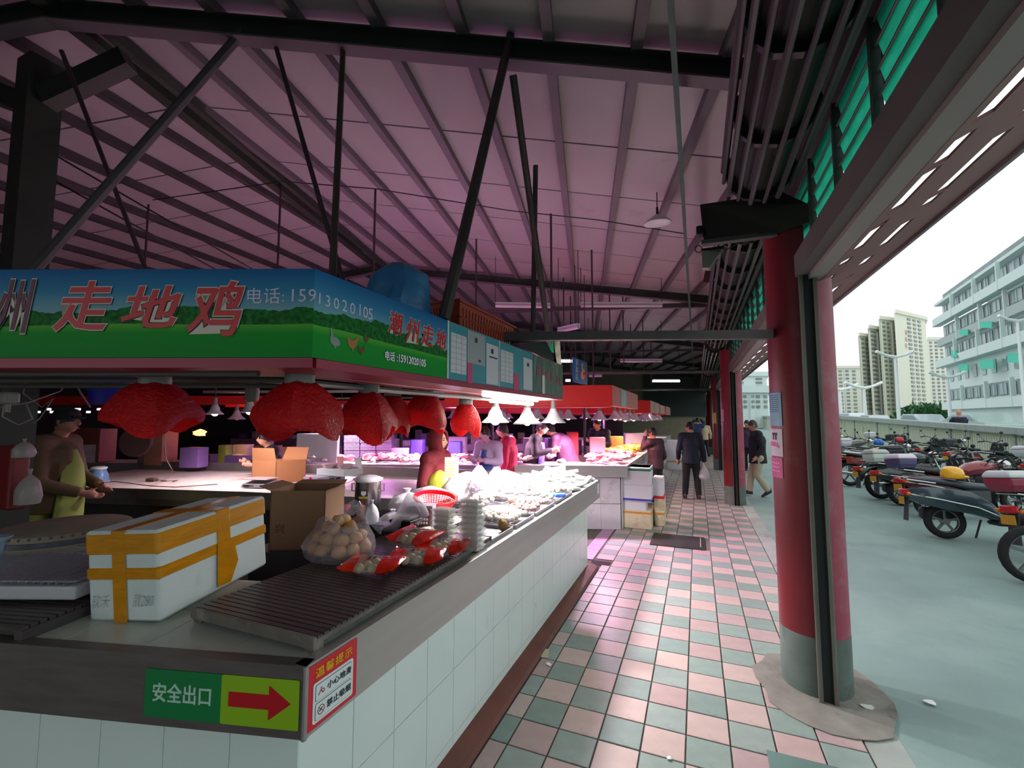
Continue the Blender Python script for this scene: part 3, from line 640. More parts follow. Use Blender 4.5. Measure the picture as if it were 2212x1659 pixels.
# ---------------------------------------------------------------- foam box with orange tape
foam = M('foam_white', 'd5e2e2', .75, bump=.25, bs=260, dirt='a9b0ac', ds=5, dlo=.62, dhi=.9)
tape = M('orange_tape', 'd08a0a', .25, 0, var=.14, vs=8, stretch=(1, 1, 4), bump=.12, bs=20)
zb = 1.0; B0, B1, B2 = at_z(178, 1332, .968), at_z(347, 1335, .985), at_z(594, 1242, 1.012)
ux = (B1-B0); ux.z = 0; wv = ux.length; ux.normalize(); uy = (B2-B1); uy.z = 0; lv_ = uy.length; uy = (uy-ux*uy.dot(ux)); uy.normalize()
wv, lv_ = .30, (B2-B1).length+.13; ang = math.atan2(uy.y, uy.x)-PI/2; print('foambox', B0, B1, B2, wv, (B2-B1).length, math.degrees(ang))
t = thing('foam_box', 'white foam box wrapped in orange tape on the counter corner', 'box', (B1.x, B1.y, .970), rot=Matrix.Rotation(ang, 4, 'Z') @ Matrix.Rotation(-.06, 4, 'Y') @ Matrix.Rotation(.05, 4, 'X'))
def fb(nm, a, c, m_, **k): b = MB(); b.rbox([(a[i]+c[i])/2 for i in range(3)], [abs(c[i]-a[i]) for i in range(3)], k.pop('r', .012)); return b.build(nm, m_, t, world=False, **k)
HB = .325; hl = .262
fb('body', (-wv, 0, 0), (0, lv_, hl), foam, r=.014); fb('lid', (-wv-.003, -.003, hl+.001), (.003, lv_+.003, HB), foam, r=.012)
def band(z0, z1): fb('tape_band', (-wv-.0045, -.0045, z0), (.0045, lv_+.0045, z1), tape, r=.0135)
band(.145, .197); band(.235, HB-.003)
for (ya, yb) in ((.26, .32),): fb('tape_strap', (-wv-.006, ya, .03 if ya < .3 else .1), (.006, yb+.01, HB+.0025), tape, r=.006)
b = MB(); b.poly([(.0075, .245, .02), (.0075, .315, .015), (.0075, .36, .09), (.0075, .34, .19), (.0075, .255, .19)], (.001, 0, 0)); b.build('torn_tape', tape, t, world=False)
b = MB(); b.bb((-wv*.62, -.0055, .0), (-wv*.44, -.0035, HB+.001)); b.bb((-wv*.62, -.0055, HB), (-wv*.44, lv_+.005, HB+.002)); b.build('tape_strap', tape, t, world=False)
pen = M('pencil_grey', '8a9694', .7)
Wm = PLOC[t.name]; ex = (Wm.to_3x3() @ Vector((1, 0, 0)))
text('软禾', .055, pen, Wm @ Vector((-wv*.82, -.0045, .07)), ex, UP, parent=t, name='handwriting', depth=.0006, bold=-.0012, shear=.3, sx=.7)
text('散280', .055, pen, Wm @ Vector((-wv*.22, -.0045, .075)), ex, UP, parent=t, name='handwriting', depth=.0006, bold=-.0012, shear=.3, sx=.62)
# ================================================================ SIGN BOARDS OF THE POULTRY STALL
def scene_print(name, axis, z0, h, seed, hz=.42):
    """flat printed picture: sky, tree line and meadow on a sign board (object coordinates along the board)"""
    m = bpy.data.materials.new(name); m.use_nodes = True; N = m.node_tree.nodes; L = m.node_tree.links; b = N['Principled BSDF']; b.inputs['Roughness'].default_value = .55; b.inputs['Specular IOR Level'].default_value = .2
    tc = N.new('ShaderNodeTexCoord'); sx = N.new('ShaderNodeSeparateXYZ'); L.new(tc.outputs['Object'], sx.inputs[0])
    zz = N.new('ShaderNodeMapRange'); zz.inputs[1].default_value = z0; zz.inputs[2].default_value = z0+h; zz.clamp = False; L.new(sx.outputs[2], zz.inputs[0])
    sky = N.new('ShaderNodeValToRGB'); e = sky.color_ramp.elements; e[0].position = .45; e[0].color = (*lin('8fb9c0'), 1); e[1].position = 1; e[1].color = (*lin('145f9e'), 1); L.new(zz.outputs[0], sky.inputs[0])
    e3 = sky.color_ramp.elements.new(.75); e3.color = (*lin('3a88b4'), 1)
    gr = N.new('ShaderNodeValToRGB'); e = gr.color_ramp.elements; e[0].position = 0; e[0].color = (*lin('0c8a30'), 1); e[1].position = .38; e[1].color = (*lin('62b43a'), 1); L.new(zz.outputs[0], gr.inputs[0])
    e3 = gr.color_ramp.elements.new(.28); e3.color = (*lin('12962e'), 1)
    mp = N.new('ShaderNodeMapping'); mp.inputs['Scale'].default_value = (axis[0], axis[1], 0); mp.inputs['Location'].default_value = (seed, 0, 0); L.new(tc.outputs['Object'], mp.inputs[0])
    n1 = N.new('ShaderNodeTexNoise'); n1.inputs['Scale'].default_value = 3.2; n1.inputs['Detail'].default_value = 8; n1.inputs['Roughness'].default_value = .55; L.new(mp.outputs[0], n1.inputs['Vector'])
    def ma(op, a, c): q = N.new('ShaderNodeMath'); q.operation = op; (L.new(a, q.inputs[0]) if not isinstance(a, float) else setattr(q.inputs[0], 'default_value', a)); (L.new(c, q.inputs[1]) if not isinstance(c, float) else setattr(q.inputs[1], 'default_value', c)); return q.outputs[0]
    th = ma('ADD', ma('MULTIPLY', n1.outputs[0], .62), hz-.17); tree = ma('LESS_THAN', zz.outputs[0], th)
    n2 = N.new('ShaderNodeTexNoise'); n2.inputs['Scale'].default_value = 1.1; L.new(mp.outputs[0], n2.inputs['Vector'])
    field = ma('LESS_THAN', zz.outputs[0], ma('ADD', ma('MULTIPLY', n2.outputs[0], .14), hz-.12))
    n3 = N.new('ShaderNodeTexNoise'); n3.inputs['Scale'].default_value = 60; n3.inputs['Detail'].default_value = 4; L.new(tc.outputs['Object'], n3.inputs['Vector'])
    tr = N.new('ShaderNodeValToRGB'); tr.color_ramp.elements[0].position = .35; tr.color_ramp.elements[0].color = (*lin('0a4a18'), 1); tr.color_ramp.elements[1].position = .68; tr.color_ramp.elements[1].color = (*lin('1c8030'), 1); L.new(n3.outputs[0], tr.inputs[0])
    m1 = N.new('ShaderNodeMix'); m1.data_type = 'RGBA'; L.new(tree, m1.inputs[0]); L.new(sky.outputs[0], m1.inputs[6]); L.new(tr.outputs[0], m1.inputs[7])
    m2 = N.new('ShaderNodeMix'); m2.data_type = 'RGBA'; L.new(field, m2.inputs[0]); L.new(m1.outputs[2], m2.inputs[6]); L.new(gr.outputs[0], m2.inputs[7])
    L.new(m2.outputs[2], b.inputs['Base Color']); return m
SZ0, SZ1 = 1.878, 2.155; SX = -1.08; SY0, SY1, SY2 = 1.012, 1.812, 3.78
SA = A(22); SQ = Vector((math.cos(SA), math.sin(SA), 0)); SP = Vector((-math.sin(SA), math.cos(SA), 0)); S0 = Vector((SX, SY0, 0))
sb = thing('shop_sign', 'long blue and green printed sign board with red characters over the front counter', 'sign', (SX, SY0, SZ0))
pm = scene_print('print_meadow', (1.0, .6), 0.0, SZ1-SZ0, 3.1)
redpanel = M('sign_underside_red', 'a02a44', .45)
b = MB(); b.poly([S0, S0-SQ*2.6, S0-SQ*2.6+SP*.1, S0+SP*.1+SQ*.04], (0, 0, SZ1-SZ0)); b.v = [(v[0], v[1], v[2]+SZ0) for v in b.v]; b.build('printed_board', pm, sb)
b = MB(); b.poly([S0-SQ*.0+SP*.003, S0-SQ*2.6+SP*.003, S0-SQ*2.6+SP*.3, S0+SP*.3-SQ*.1], (0, 0, .03)); b.v = [(v[0], v[1], v[2]+SZ0-.031) for v in b.v]; b.build('underside_panel', redpanel, sb)
b = MB(); b.poly([S0-SQ*.02+SP*.02, S0-SQ*2.6+SP*.02, S0-SQ*2.6+SP*.5, S0+SP*.5-SQ*.2], (0, 0, .02)); b.v = [(v[0], v[1], v[2]+SZ1-.03) for v in b.v]; b.build('top_panel', dsteel, sb)
lr = M('lettering_red', 'cc1626', .4); lo = M('lettering_pale_outline', 'd8c8bc', .4); lw = M('lettering_lilac_white', 'dccfe8', .45); ld = M('lettering_shadow', '0c1c2c', .5)
def frontsign(px, py): return at_p(px, py, S0, SP)
for (ch, px, py, hpx, sxx) in (('州', 28, 672, 108, .62), ('走', 176, 670, 96, 1.02), ('地', 320, 672, 84, 1.25), ('鸡', 462, 678, 108, .92)):
    P0 = frontsign(px, py); Pt = frontsign(px, py-hpx/2); Pb = frontsign(px, py+hpx/2); sz = (Pt-Pb).length*1.16; P0 = (Pt+Pb)/2
    k = dict(parent=sb, shear=.22, sx=sxx)
    text(ch, sz, ld, P0+Vector((.003, 0, -.003)), SQ, UP, name='character_shadow', depth=.001, bold=sz*.026, lift=.0004, **k)
    text(ch, sz, lo if ch != '州' else lo, P0, SQ, UP, name='character_outline', depth=.001, bold=sz*.036, lift=.0016, **k)
    text(ch, sz, lr if ch != '州' else M('lettering_dull_red', '6a3048', .5), P0, SQ, UP, name='character', depth=.001, bold=sz*.016, lift=.003, **k)
for (ch, px, py, hpx) in (('电', 549, 642, 33), ('话', 588, 642, 33), (':', 612, 642, 26), ('1', 633, 640, 30), ('5', 654, 640, 30), ('9', 675, 640, 30)):
    Pt, Pb = frontsign(px, py-hpx/2), frontsign(px, py+hpx/2); sz = (Pt-Pb).length*(1.12 if hpx > 31 else 1.3); text(ch, sz, lw, (Pt+Pb)/2, SQ, UP, name='digit', parent=sb, depth=.001, lift=.001)
# side board, next to the aisle
sb2 = thing('shop_sign', 'blue and green printed sign board with hens and red characters facing the aisle', 'sign', (SX, SY0, SZ0))
pm2 = scene_print('print_meadow_side', (0, 1.3), 0.0, SZ1-SZ0, 7.7, hz=.40)
b = MB(); b.bb((SX-.1, SY0, SZ0), (SX, SY1, SZ1)); b.build('printed_board', pm2, sb2)
b = MB(); b.bb((SX-.32, SY0+.02, SZ0-.03), (SX-.002, SY2, SZ0-.001)); b.build('underside_panel', redpanel, sb2)
b = MB(); b.bb((SX-.95, SY0+.1, SZ1-.03), (SX-.06, SY2, SZ1-.01)); b.build('top_panel', dsteel, sb2)
def ss(px, py): return at_x(px, py, SX)
def sidechar(ch, px, py, hpx, mats, par, sxx=1.0, bold=.014, shear=.0, k=1.06):
    Pt, Pb = ss(px, py-hpx/2), ss(px, py+hpx/2); sz = (Pt-Pb).length*k; P0 = (Pt+Pb)/2
    for q, (m_, bo) in enumerate(mats): text(ch, sz, m_, P0, UY, UP, name='character', parent=par, depth=.001, bold=sz*bo, lift=.0004+.0013*q, sx=sxx, shear=shear)
for (ch, px, py) in (('1', 690, 646), ('3', 708, 652), ('0', 726, 657), ('2', 744, 662), ('0', 761, 668), ('1', 777, 671), ('0', 789, 676), ('5', 800, 680)): sidechar(ch, px, py, 27, [(lw, 0)], sb2, k=1.3, sxx=1.0)
for (ch, px, py, hp) in (('潮', 853, 702, 48), ('州', 890, 718, 52), ('走', 922, 728, 46), ('地', 951, 737, 42)): sidechar(ch, px, py, hp, [(lo, .045), (lr, .016)], sb2, sxx=.95, shear=.15)
sidechar('电话', 841, 771, 20, [(ld, .05), (white, .02)], sb2, sxx=.8, k=1.1); sidechar(':15913020105', 889, 780, 17, [(ld, .06), (white, .03)], sb2, sxx=.83, k=1.32)
b = MB(); b.bb((SX, SY1-.006, SZ0), (SX+.004, SY1+.004, SZ1)); b.build('joint_strip', white, sb2)
# printed hens and a goose: flat silhouettes on the board
def shape(px, py, pts, m_, nm, k=1.0): b = MB(); b.poly([ss(px+u*k, py+v*k)+Vector((.001, 0, 0)) for u, v in reversed(pts)], (.001, 0, 0)); b.build(nm, m_, sb2)
hen = [(-12, -12), (-9, -16), (-6, -12), (-2, -6), (6, -8), (11, -16), (14, -10), (12, 0), (6, 9), (2, 12), (2, 18), (0, 18), (-1, 11), (-7, 7), (-10, -2)]
hb = M('print_hen_brown', 'b8703a', .5); hg = M('print_goose_grey', '8c9690', .5); hd = M('print_hen_dark', '6c3c20', .5)
shape(760, 742, hen, hb, 'printed_hen', .95); shape(779, 757, hen, hd, 'printed_hen', .6); shape(790, 733, hen, hd, 'printed_hen', .5)
shape(722, 736, [(-10, -28), (-7, -30), (-5, -24), (-3, -10), (4, -8), (10, -2), (13, 8), (8, 13), (3, 12), (2, 18), (0, 18), (-1, 12), (-8, 6), (-11, -4), (-8, -14)], hg, 'printed_goose', .95)
# teal notice panels further along
sb3 = thing('notice_board', 'teal notice boards with ruled sheets and licence papers beyond the sign with hens', 'sign', (SX, SY1, SZ0))
teal = M('board_teal', '3f93a4', .45, var=.06, vs=2); paper = M('paper_sheet', 'd8d4dc', .6); lin_ = M('ink_grey', '8c8c98', .6); pinkc = M('card_pink', 'd04878', .5); seal = M('ink_black_seal', '2c3444', .6)
ya, yb, yc_ = ss(1078, 780).y, ss(1152, 800).y, SY2; print('boards', ya, yb)
b = MB(); b.bb((SX-.08, SY1+.006, SZ0), (SX, ya-.004, SZ1)); b.build('panel', teal, sb3); b = MB(); b.bb((SX-.08, ya+.004, SZ0), (SX, yb-.004, SZ1)); b.build('panel', teal, sb3)
b = MB(); b.bb((SX-.01, ya-.004, SZ0), (SX+.003, ya+.004, SZ1)); b.build('joint_strip', white, sb3)
def sheet(px0, px1, z0, z1, m_, nm='sheet', off=0.001): y0_, y1_ = ss(px0, 770).y, ss(px1, 770).y; h = SZ1-SZ0; b = MB(); b.bb((SX+off, y0_, SZ0+z0*h), (SX+off+.001, y1_, SZ0+z1*h)); b.build(nm, m_, sb3); return y0_, y1_
def ruled(px0, px1, z0, z1, n_):
    y0_, y1_ = sheet(px0, px1, z0, z1, paper, 'ruled_sheet'); h = SZ1-SZ0; b = MB()
    for i in range(n_): z = SZ0+(z0+(z1-z0)*(i+.5)/n_)*h; b.bb((SX+.002, y0_+.004, z), (SX+.0026, y1_-.004, z+.0016))
    for u in (.33, .66): b.bb((SX+.002, y0_+(y1_-y0_)*u, SZ0+z0*h), (SX+.0026, y0_+(y1_-y0_)*u+.0016, SZ0+z1*h))
    b.build('ruled_lines', lin_, sb3)
ruled(973, 1007, .12, .82, 7); ruled(1081, 1108, .12, .82, 7)
sheet(1009, 1047, .36, .97, M('licence_grey', 'a8a8ac', .6), 'licence_sheet'); sheet(1050, 1076, .02, .85, paper, 'licence_sheet'); sheet(1130, 1149, .03, .82, paper, 'licence_sheet')
for (p0, p1, z0, z1) in ((1025, 1030, .78, .87), (1060, 1065, .66, .76), (1138, 1142, .62, .71), (1033, 1038, .42, .46), (1056, 1073, .57, .60)): sheet(p0, p1, z0, z1, seal, 'print_mark', .0024)
for (p0, p1) in ((1009, 1020), (1109, 1121)):
    sheet(p0, p1, -.02, .36, pinkc, 'pink_card', .0015)
# banner with a forest picture and red writing
sb4 = thing('forest_banner', 'forest picture banner with blurred red writing at the far end of the sign row', 'sign', (SX, yb, SZ0))
fm_ = M('print_forest', '4f6a5c', .5, var=.6, vs=9, stretch=(1, 5, .5), dirt='a8b890', ds=4)
b = MB(); b.bb((SX-.06, yb+.004, SZ0), (SX, SY2, SZ1-.004)); b.build('banner', fm_, sb4); b = MB(); b.bb((SX-.06, yb+.004, SZ1-.004), (SX+.001, SY2, SZ1)); b.build('top_edge', pinkc, sb4)
bl = M('print_pink_red', 'c05a72', .5)
y_ = yb+.06
for k, L_ in enumerate((.12, .1, .13, .1, .0, .1, .08)):
    if L_:
        b = MB(); zz0 = SZ0+.13-.006*k
        for q in range(4): b.bar((SX+.001, y_+L_*.12, zz0+.018*q), (SX+.001, y_+L_*.86, zz0+.02*q+.006*math.sin(q*3+k)), .001, .008)
        b.bar((SX+.001, y_+L_*.5, zz0-.01), (SX+.001, y_+L_*.45, zz0+.075), .012, .001, up=(1, 0, 0)); b.bar((SX+.001, y_+L_*.15, zz0), (SX+.001, y_+L_*.2, zz0+.06), .012, .001, up=(1, 0, 0)); b.build('blurred_character', bl, sb4)
    y_ += max(L_, .06)*.98
b = MB(); b.bb((SX+.001, ss(1171, 830).y, SZ0), (SX+.003, ss(1176, 830).y, SZ0+.14)); b.build('white_tag', white, sb4)
b = MB(); b.bb((-1.75, SY2-.02, SZ0), (SX-.06, SY2, SZ1)); tag(b.build('end_board', redfascia), 'plain red board closing the far end of the sign row', 'sign')
b = MB(); b.bar((-1.62, 3.0, SZ1-.01), (-1.62, 5.4, SZ1-.01), .12, .03); tag(b.build('lamp_rail', dsteel), 'dark rail carrying the bare cone lamps of the near counter', 'rail')
# frame carrying the signs, with cables
t = thing('canopy_frame', 'steel pipe frame under the poultry stall signs', 'frame', (-1.5, 2.4, 1.8))
for (x, z) in ((-1.30, 1.86), (-1.46, 1.835), (-1.75, 1.86)): b = MB(); b.tube([(x, 1.25, z), (x, 3.75, z)], .014, 8); b.build('pipe', steel, t)
for s in (.15, .42, .75): b = MB(); b.tube([S0+SP*s-SQ*.25+UP*1.845, S0+SP*s-SQ*2.6+UP*1.845], .012, 8); b.build('pipe', M('pipe_grey', '77726e', .5, .5), t)
# ================================================================ THINGS ON THE NEAR COUNTER
ZT = 1.012   # top of the rack
# lamps -----------------------------------------------------------
shadew = M('enamel_shade', 'c8c8c6', .35); shadep = M('shade_inner_white', 'f4f4f4', .5)
bulbw = glowmat('bulb_white', (1, .93, .95), 45); bulbp = glowmat('bulb_pink', (1, .45, .8), 35); bulboff = M('bulb_off', 'd8d8d8', .3)
plast = bpy.data.materials.new('red_plastic_film'); plast.use_nodes = True; nt = plast.node_tree; N = nt.nodes; L = nt.links
bs_ = N['Principled BSDF']; bs_.inputs['Base Color'].default_value = (*lin('d8141c'), 1); bs_.inputs['Roughness'].default_value = .32; tr_ = N.new('ShaderNodeBsdfTranslucent'); tr_.inputs[0].default_value = (*lin('e01818'), 1); mx = N.new('ShaderNodeMixShader'); mx.inputs[0].default_value = .45
L.new(bs_.outputs[0], mx.inputs[1]); L.new(tr_.outputs[0], mx.inputs[2]); L.new(mx.outputs[0], N['Material Output'].inputs[0])
nz = N.new('ShaderNodeTexNoise'); nz.inputs['Scale'].default_value = 14; nz.inputs['Detail'].default_value = 6; nz.inputs['Distortion'].default_value = 1.5; bp = N.new('ShaderNodeBump'); bp.inputs['Strength'].default_value = .7; bp.inputs['Distance'].default_value = .02
L.new(nz.outputs[0], bp.inputs['Height']); L.new(bp.outputs[0], bs_.inputs['Normal'])
def lamp(x, y, ztop, r, h, label, group=None, on=None, power=0, shade=None, hang=.25, bulb=None, name='pendant_lamp', socket=None, lsz=.06, col=WPINK):
    """ztop = top of shade; h = shade height; a cord, a socket, a flared shade and a bulb"""
    t = thing(name, label, 'lamp', (x, y, ztop), group=group)
    b = MB(); b.tube([(x, y, ztop+.05), (x, y, ztop+hang)], .006, 5); b.build('cord', black, t)
    b = MB(); b.lathe([(.0, .085), (.018, .085), (.024, .06), (.024, .02), (.032, .0), (.032, -.01)], 12, (x, y, ztop)); b.build('socket', socket or M('socket_grey', '8a8e8c', .5), t, auto=True)
    b = MB(); pr = [(.03, 0), (.036, -.02), (.05, -h*.3), (r*.55, -h*.62), (r*.92, -h*.92), (r, -h)]; pr2 = [(a-.003, z-.002) for a, z in reversed(pr)]
    b.lathe(pr+pr2, 24, (x, y, ztop)); b.build('shade', shade or shadew, t, smooth=True)
    b = MB(); b.ball((x, y, ztop-h*.82), (.04, .04, .045), 12, 8); b.build('bulb', bulb or (on if on else bulboff), t, smooth=True)
    if power: light('lamp_light', (x, y, ztop-h-.03), power, col, .05, 'SPOT', spread=2.75)
    return t
def bag(x, y, zt, w_, h_, seed, label, lean=0.0, flap=0):
    t = thing('bagged_lamp', label, 'lamp', (x, y, zt))
    b = MB(); b.lathe([(0, .12), (.02, .12), (.024, .07), (.045, .06), (.05, .02), (.05, -.02), (.0, -.02)], 14, (x, y, zt)); b.build('socket', M('socket_grey', '8a8e8c', .5), t, auto=True)
    b = MB(); b.tube([(x, y, zt+.1), (x, y, zt+.2)], .02, 8); b.build('stem', white, t)
    b = MB(); pr = [(.03, -.005), (.04, -.03), (w_*.2, -h_*.4), (w_*.3, -h_*.6), (w_*.31, -h_*.64), (w_*.29, -h_*.62), (w_*.18, -h_*.4)]; b.lathe(pr, 20, (x, y, zt)); b.build('shade', shadew, t, smooth=True)
    rnd = random.Random(seed); n = 28; rings = []
    prof = [(.2, .0), (.36, -.06), (.58, -.18), (.78, -.34), (.92, -.52), (1.0, -.7), (1.0, -.82), (.96, -.93), (.88, -1.0)]
    off = rnd.random()*10
    for i, (pr_, pz) in enumerate(prof):
        ring = []
        for k in range(n):
            a = 2*PI*k/n
            sq = 1/max(abs(math.cos(a-.3-seed)), abs(math.sin(a-.3-seed)))**.55          # squarish bag
            f_ = 1+.10*noise.noise(Vector((math.cos(a)*2.2+off, math.sin(a)*2.2, i*.5)))+.05*math.sin(a*5+seed*3+i*.4)*(i/8)
            rr = w_/2*pr_*sq*.86*f_
            dz = h_*(pz+(.12*math.sin(2*a+seed)+.09*math.sin(3*a+seed*2))*max(0, (i-4)/4.0))
            ring.append(Vector((x+rr*math.cos(a)+lean*pz, y+rr*math.sin(a), zt+dz)))
        rings.append(ring)
    b.v = []; b.f = []; b.mi = []
    b.loft(rings, caps=False)
    if flap:
        p = rings[1][int(n*.35)]; d = Vector((-RV.x, -RV.y, 0))*flap; b.add([p, p+d*.6+UP*.05, p+d+UP*.055, p+d*.9+UP*-.01, rings[3][int(n*.45)]], [(0, 1, 2, 3, 4)])
    b.build('red_bag', plast, t, smooth=False, auto=True)
    return t
def lamp_at(px, py, X=None, d=None):
    return at_x(px, py, X) if X is not None else at_d(px, py, d)
for (px, ptop, w_px, h_px, dep, lab, fl) in ((335, 822, 178, 100, 1.62, 'leftmost lamp wrapped in a red plastic bag, under the long blue sign', 0), (648, 820, 182, 112, 1.60, 'big lamp in a red plastic bag with a pointed flap, under the sign corner', .05), (797, 842, 134, 96, 2.15, 'lamp in a red plastic bag, third from the left, under the sign with hens', 0), (848, 848, 84, 84, 2.6, 'narrow lamp in a red plastic bag, half hidden behind the third one', 0), (920, 842, 104, 84, 2.75, 'rounded lamp in a red plastic bag, fourth from the left', 0), (1006, 868, 72, 64, 3.25, 'smallest lamp in a red plastic bag, next to the bare white lamps', 0)):
    p = at_d(px, ptop, dep); wm, hm = w_px/FPX*dep, h_px/FPX*dep; bag(p.x, p.y, p.z, wm*.97, hm*1.02, px % 7+.3, lab, 0, fl)
WARM = (1.0, .90, .93)
for (px, ptop, w_px, dep, lab, pw) in ((1070, 878, 60, 3.6, 'bare grey-white cone lamp, first right of the red bags', 90), (1139, 880, 62, 4.25, 'bright white cone lamp over the mushroom packs', 200), (1195, 882, 54, 4.9, 'flat cone lamp, last one before the end of the near counter', 110)):
    p = at_d(px, ptop, dep); r = w_px/FPX*dep/2; lamp(p.x, p.y, p.z, r, r*1.15, lab, on=bulbw, power=pw, col=WARM, hang=SZ1-.02-p.z, shade=M('enamel_shade_bright', 'dfe3e2', .3))
# two fluorescent tubes under the teal boards
for k, (a, c) in enumerate((((1045, 838), (1132, 853)), ((1138, 858), (1160, 861)), ((1060, 852), (1150, 866)))):
    X = (-1.2, -1.2, -1.42)[k]; p, q_ = at_x(*a, X), at_x(*c, X); p.z = q_.z = (1.835, 1.835, 1.82)[k]
    t = thing('tube_light', ['long white tube light under the teal notice boards', 'short white tube light under the forest banner', 'second white tube light, hung further in behind the first'][k], 'lamp', p)
    b = MB(); b.tube([p, q_], .014, 8); b.build('tube', glowmat('tube_white', (1, 1, .93), 14), t); b = MB(); b.bar(p+UP*.022, q_+UP*.022, .03, .02); b.build('batten', white, t)
light('tube_glow', (-1.22, 3.0, 1.80), 10, (1, 1, .92), .9, 'AREA', (0, 0, 0), .05)
light('produce_glow', (-1.5, 4.0, 1.74), 34, WARM, .25)
# bag of potatoes ----------------------------------------------------------
pc = at_z(733, 1203, ZT); potm = [M('potato_skin_%d' % i, c, .6, var=.12, vs=20) for i, c in enumerate(('c89a5c', 'b98a50', 'd2a468'))]
b = MB(); b.ball((0, 0, 0), (.038, .031, .030), 12, 8, wob=.18); pm_ = b.build('potato', potm[0], smooth=True, origin=(0, 0, -.026)); rnd = random.Random(4)
spots = []
for (n_, z, rad) in ((10, .03, .118), (7, .032, .055), (8, .076, .09), (5, .118, .058), (2, .15, .02)):
    for k in range(n_): a = 2*PI*k/n_+z*30; spots.append((pc.x+rad*math.cos(a)*1.1, pc.y+rad*math.sin(a)*.85, ZT+z))
pm_['group'] = 'potatoes in the plastic bag'; pm_['category'] = 'potato'; pm_['label'] = 'tan potato inside the thin plastic bag on the slatted rack'
for i, s in enumerate(spots):
    o = pm_ if i == 0 else dup(pm_); o.matrix_world = Matrix.Translation(Vector(s)-Vector((0, 0, .0))) @ Matrix.Rotation(rnd.random()*6, 4, 'Z') @ Matrix.Rotation(rnd.uniform(-.4, .4), 4, 'X') @ Matrix.Translation((0, 0, 0))
filmbag = bpy.data.materials.new('thin_bag_film'); filmbag.use_nodes = True; nt = filmbag.node_tree; N = nt.nodes; L = nt.links
bq = N['Principled BSDF']; bq.inputs['Base Color'].default_value = (*lin('d8cfe0'), 1); bq.inputs['Roughness'].default_value = .3; bq.inputs['Alpha'].default_value = .36
nz = N.new('ShaderNodeTexNoise'); nz.inputs['Scale'].default_value = 18; nz.inputs['Distortion'].default_value = 2; nz.inputs['Detail'].default_value = 5; bp = N.new('ShaderNodeBump'); bp.inputs['Strength'].default_value = .6; bp.inputs['Distance'].default_value = .02
L.new(nz.outputs[0], bp.inputs['Height']); L.new(bp.outputs[0], bq.inputs['Normal']); mr = N.new('ShaderNodeMapRange'); mr.inputs[3].default_value = .05; mr.inputs[4].default_value = .48; L.new(nz.outputs[0], mr.inputs[0]); L.new(mr.outputs[0], bq.inputs['Alpha'])
t = thing('plastic_bag', 'thin pale plastic bag full of potatoes, open at the top, on the slatted rack', 'bag', pc)
n = 30; rings = []
for i, (rx, z) in enumerate(((.11, .001), (.165, .01), (.175, .05), (.155, .1), (.13, .14), (.115, .17), (.095, .185), (.068, .175), (.055, .145))):
    ring = []
    for k in range(n):
        a = 2*PI*k/n; f_ = 1+.09*noise.noise(Vector((math.cos(a)*3, math.sin(a)*3, i*.8)))+.035*math.sin(a*7+i); sh = Vector((.05, -.005, 0))*max(0, (i-3)/5)
        ring.append(Vector((pc.x+rx*f_*1.08*math.cos(a), pc.y+rx*f_*.84*math.sin(a), ZT+z+(.02*math.sin(a*2) if i > 4 else 0)))+sh)
    rings.append(ring)
b = MB(); b.loft(rings, caps=False); b.build('film', filmbag, t, smooth=True)
def crumple(base, outline, nm, mt, t, amp=.012, N_=10):
    """creased sheet: rows of points between two polylines"""
    A_, B_ = outline; b = MB(); m = len(A_); vs = []
    for i in range(m):
        for j in range(N_+1):
            p = Vector(A_[i]).lerp(Vector(B_[i]), j/N_); d = noise.noise_vector(p*22)*amp; vs.append(p+d)
    fs = [(i*(N_+1)+j, i*(N_+1)+j+1, (i+1)*(N_+1)+j+1, (i+1)*(N_+1)+j) for i in range(m-1) for j in range(N_)]
    b.add(vs, fs); return b.build(nm, mt, t, smooth=True)
# handle loops of the bag
hp = [at_d(728, 1140, 1.95), at_d(738, 1095, 2.0), at_d(765, 1080, 2.05), at_d(800, 1098, 2.1), at_d(830, 1130, 2.1)]
hq = [at_d(700, 1160, 1.93), at_d(745, 1122, 1.98), at_d(770, 1110, 2.02), at_d(790, 1128, 2.06), at_d(820, 1155, 2.05)]
crumple(None, (hp, hq), 'handle_film', filmbag, t, .008, 5)
# bag flap drooping to the right plus a sheet standing up beside the trays
t = thing('plastic_sheet', 'thin pale plastic sheet standing folded behind the potato bag', 'sheet', at_z(860, 1150, ZT))
crumple(None, ([at_d(820, 1140, 2.3), at_d(845, 1130, 2.45), at_d(868, 1090, 2.6), at_d(880, 1064, 2.65), at_d(912, 1078, 2.7)], [at_z(830, 1150, ZT+.01), at_z(855, 1146, ZT+.01), at_z(880, 1140, ZT+.01), at_d(915, 1120, 2.6), at_d(930, 1112, 2.65)]), 'film', M('sheet_film', 'c8bccc', .35, alpha=.75, bump=.4, bs=20), t, .012, 6)
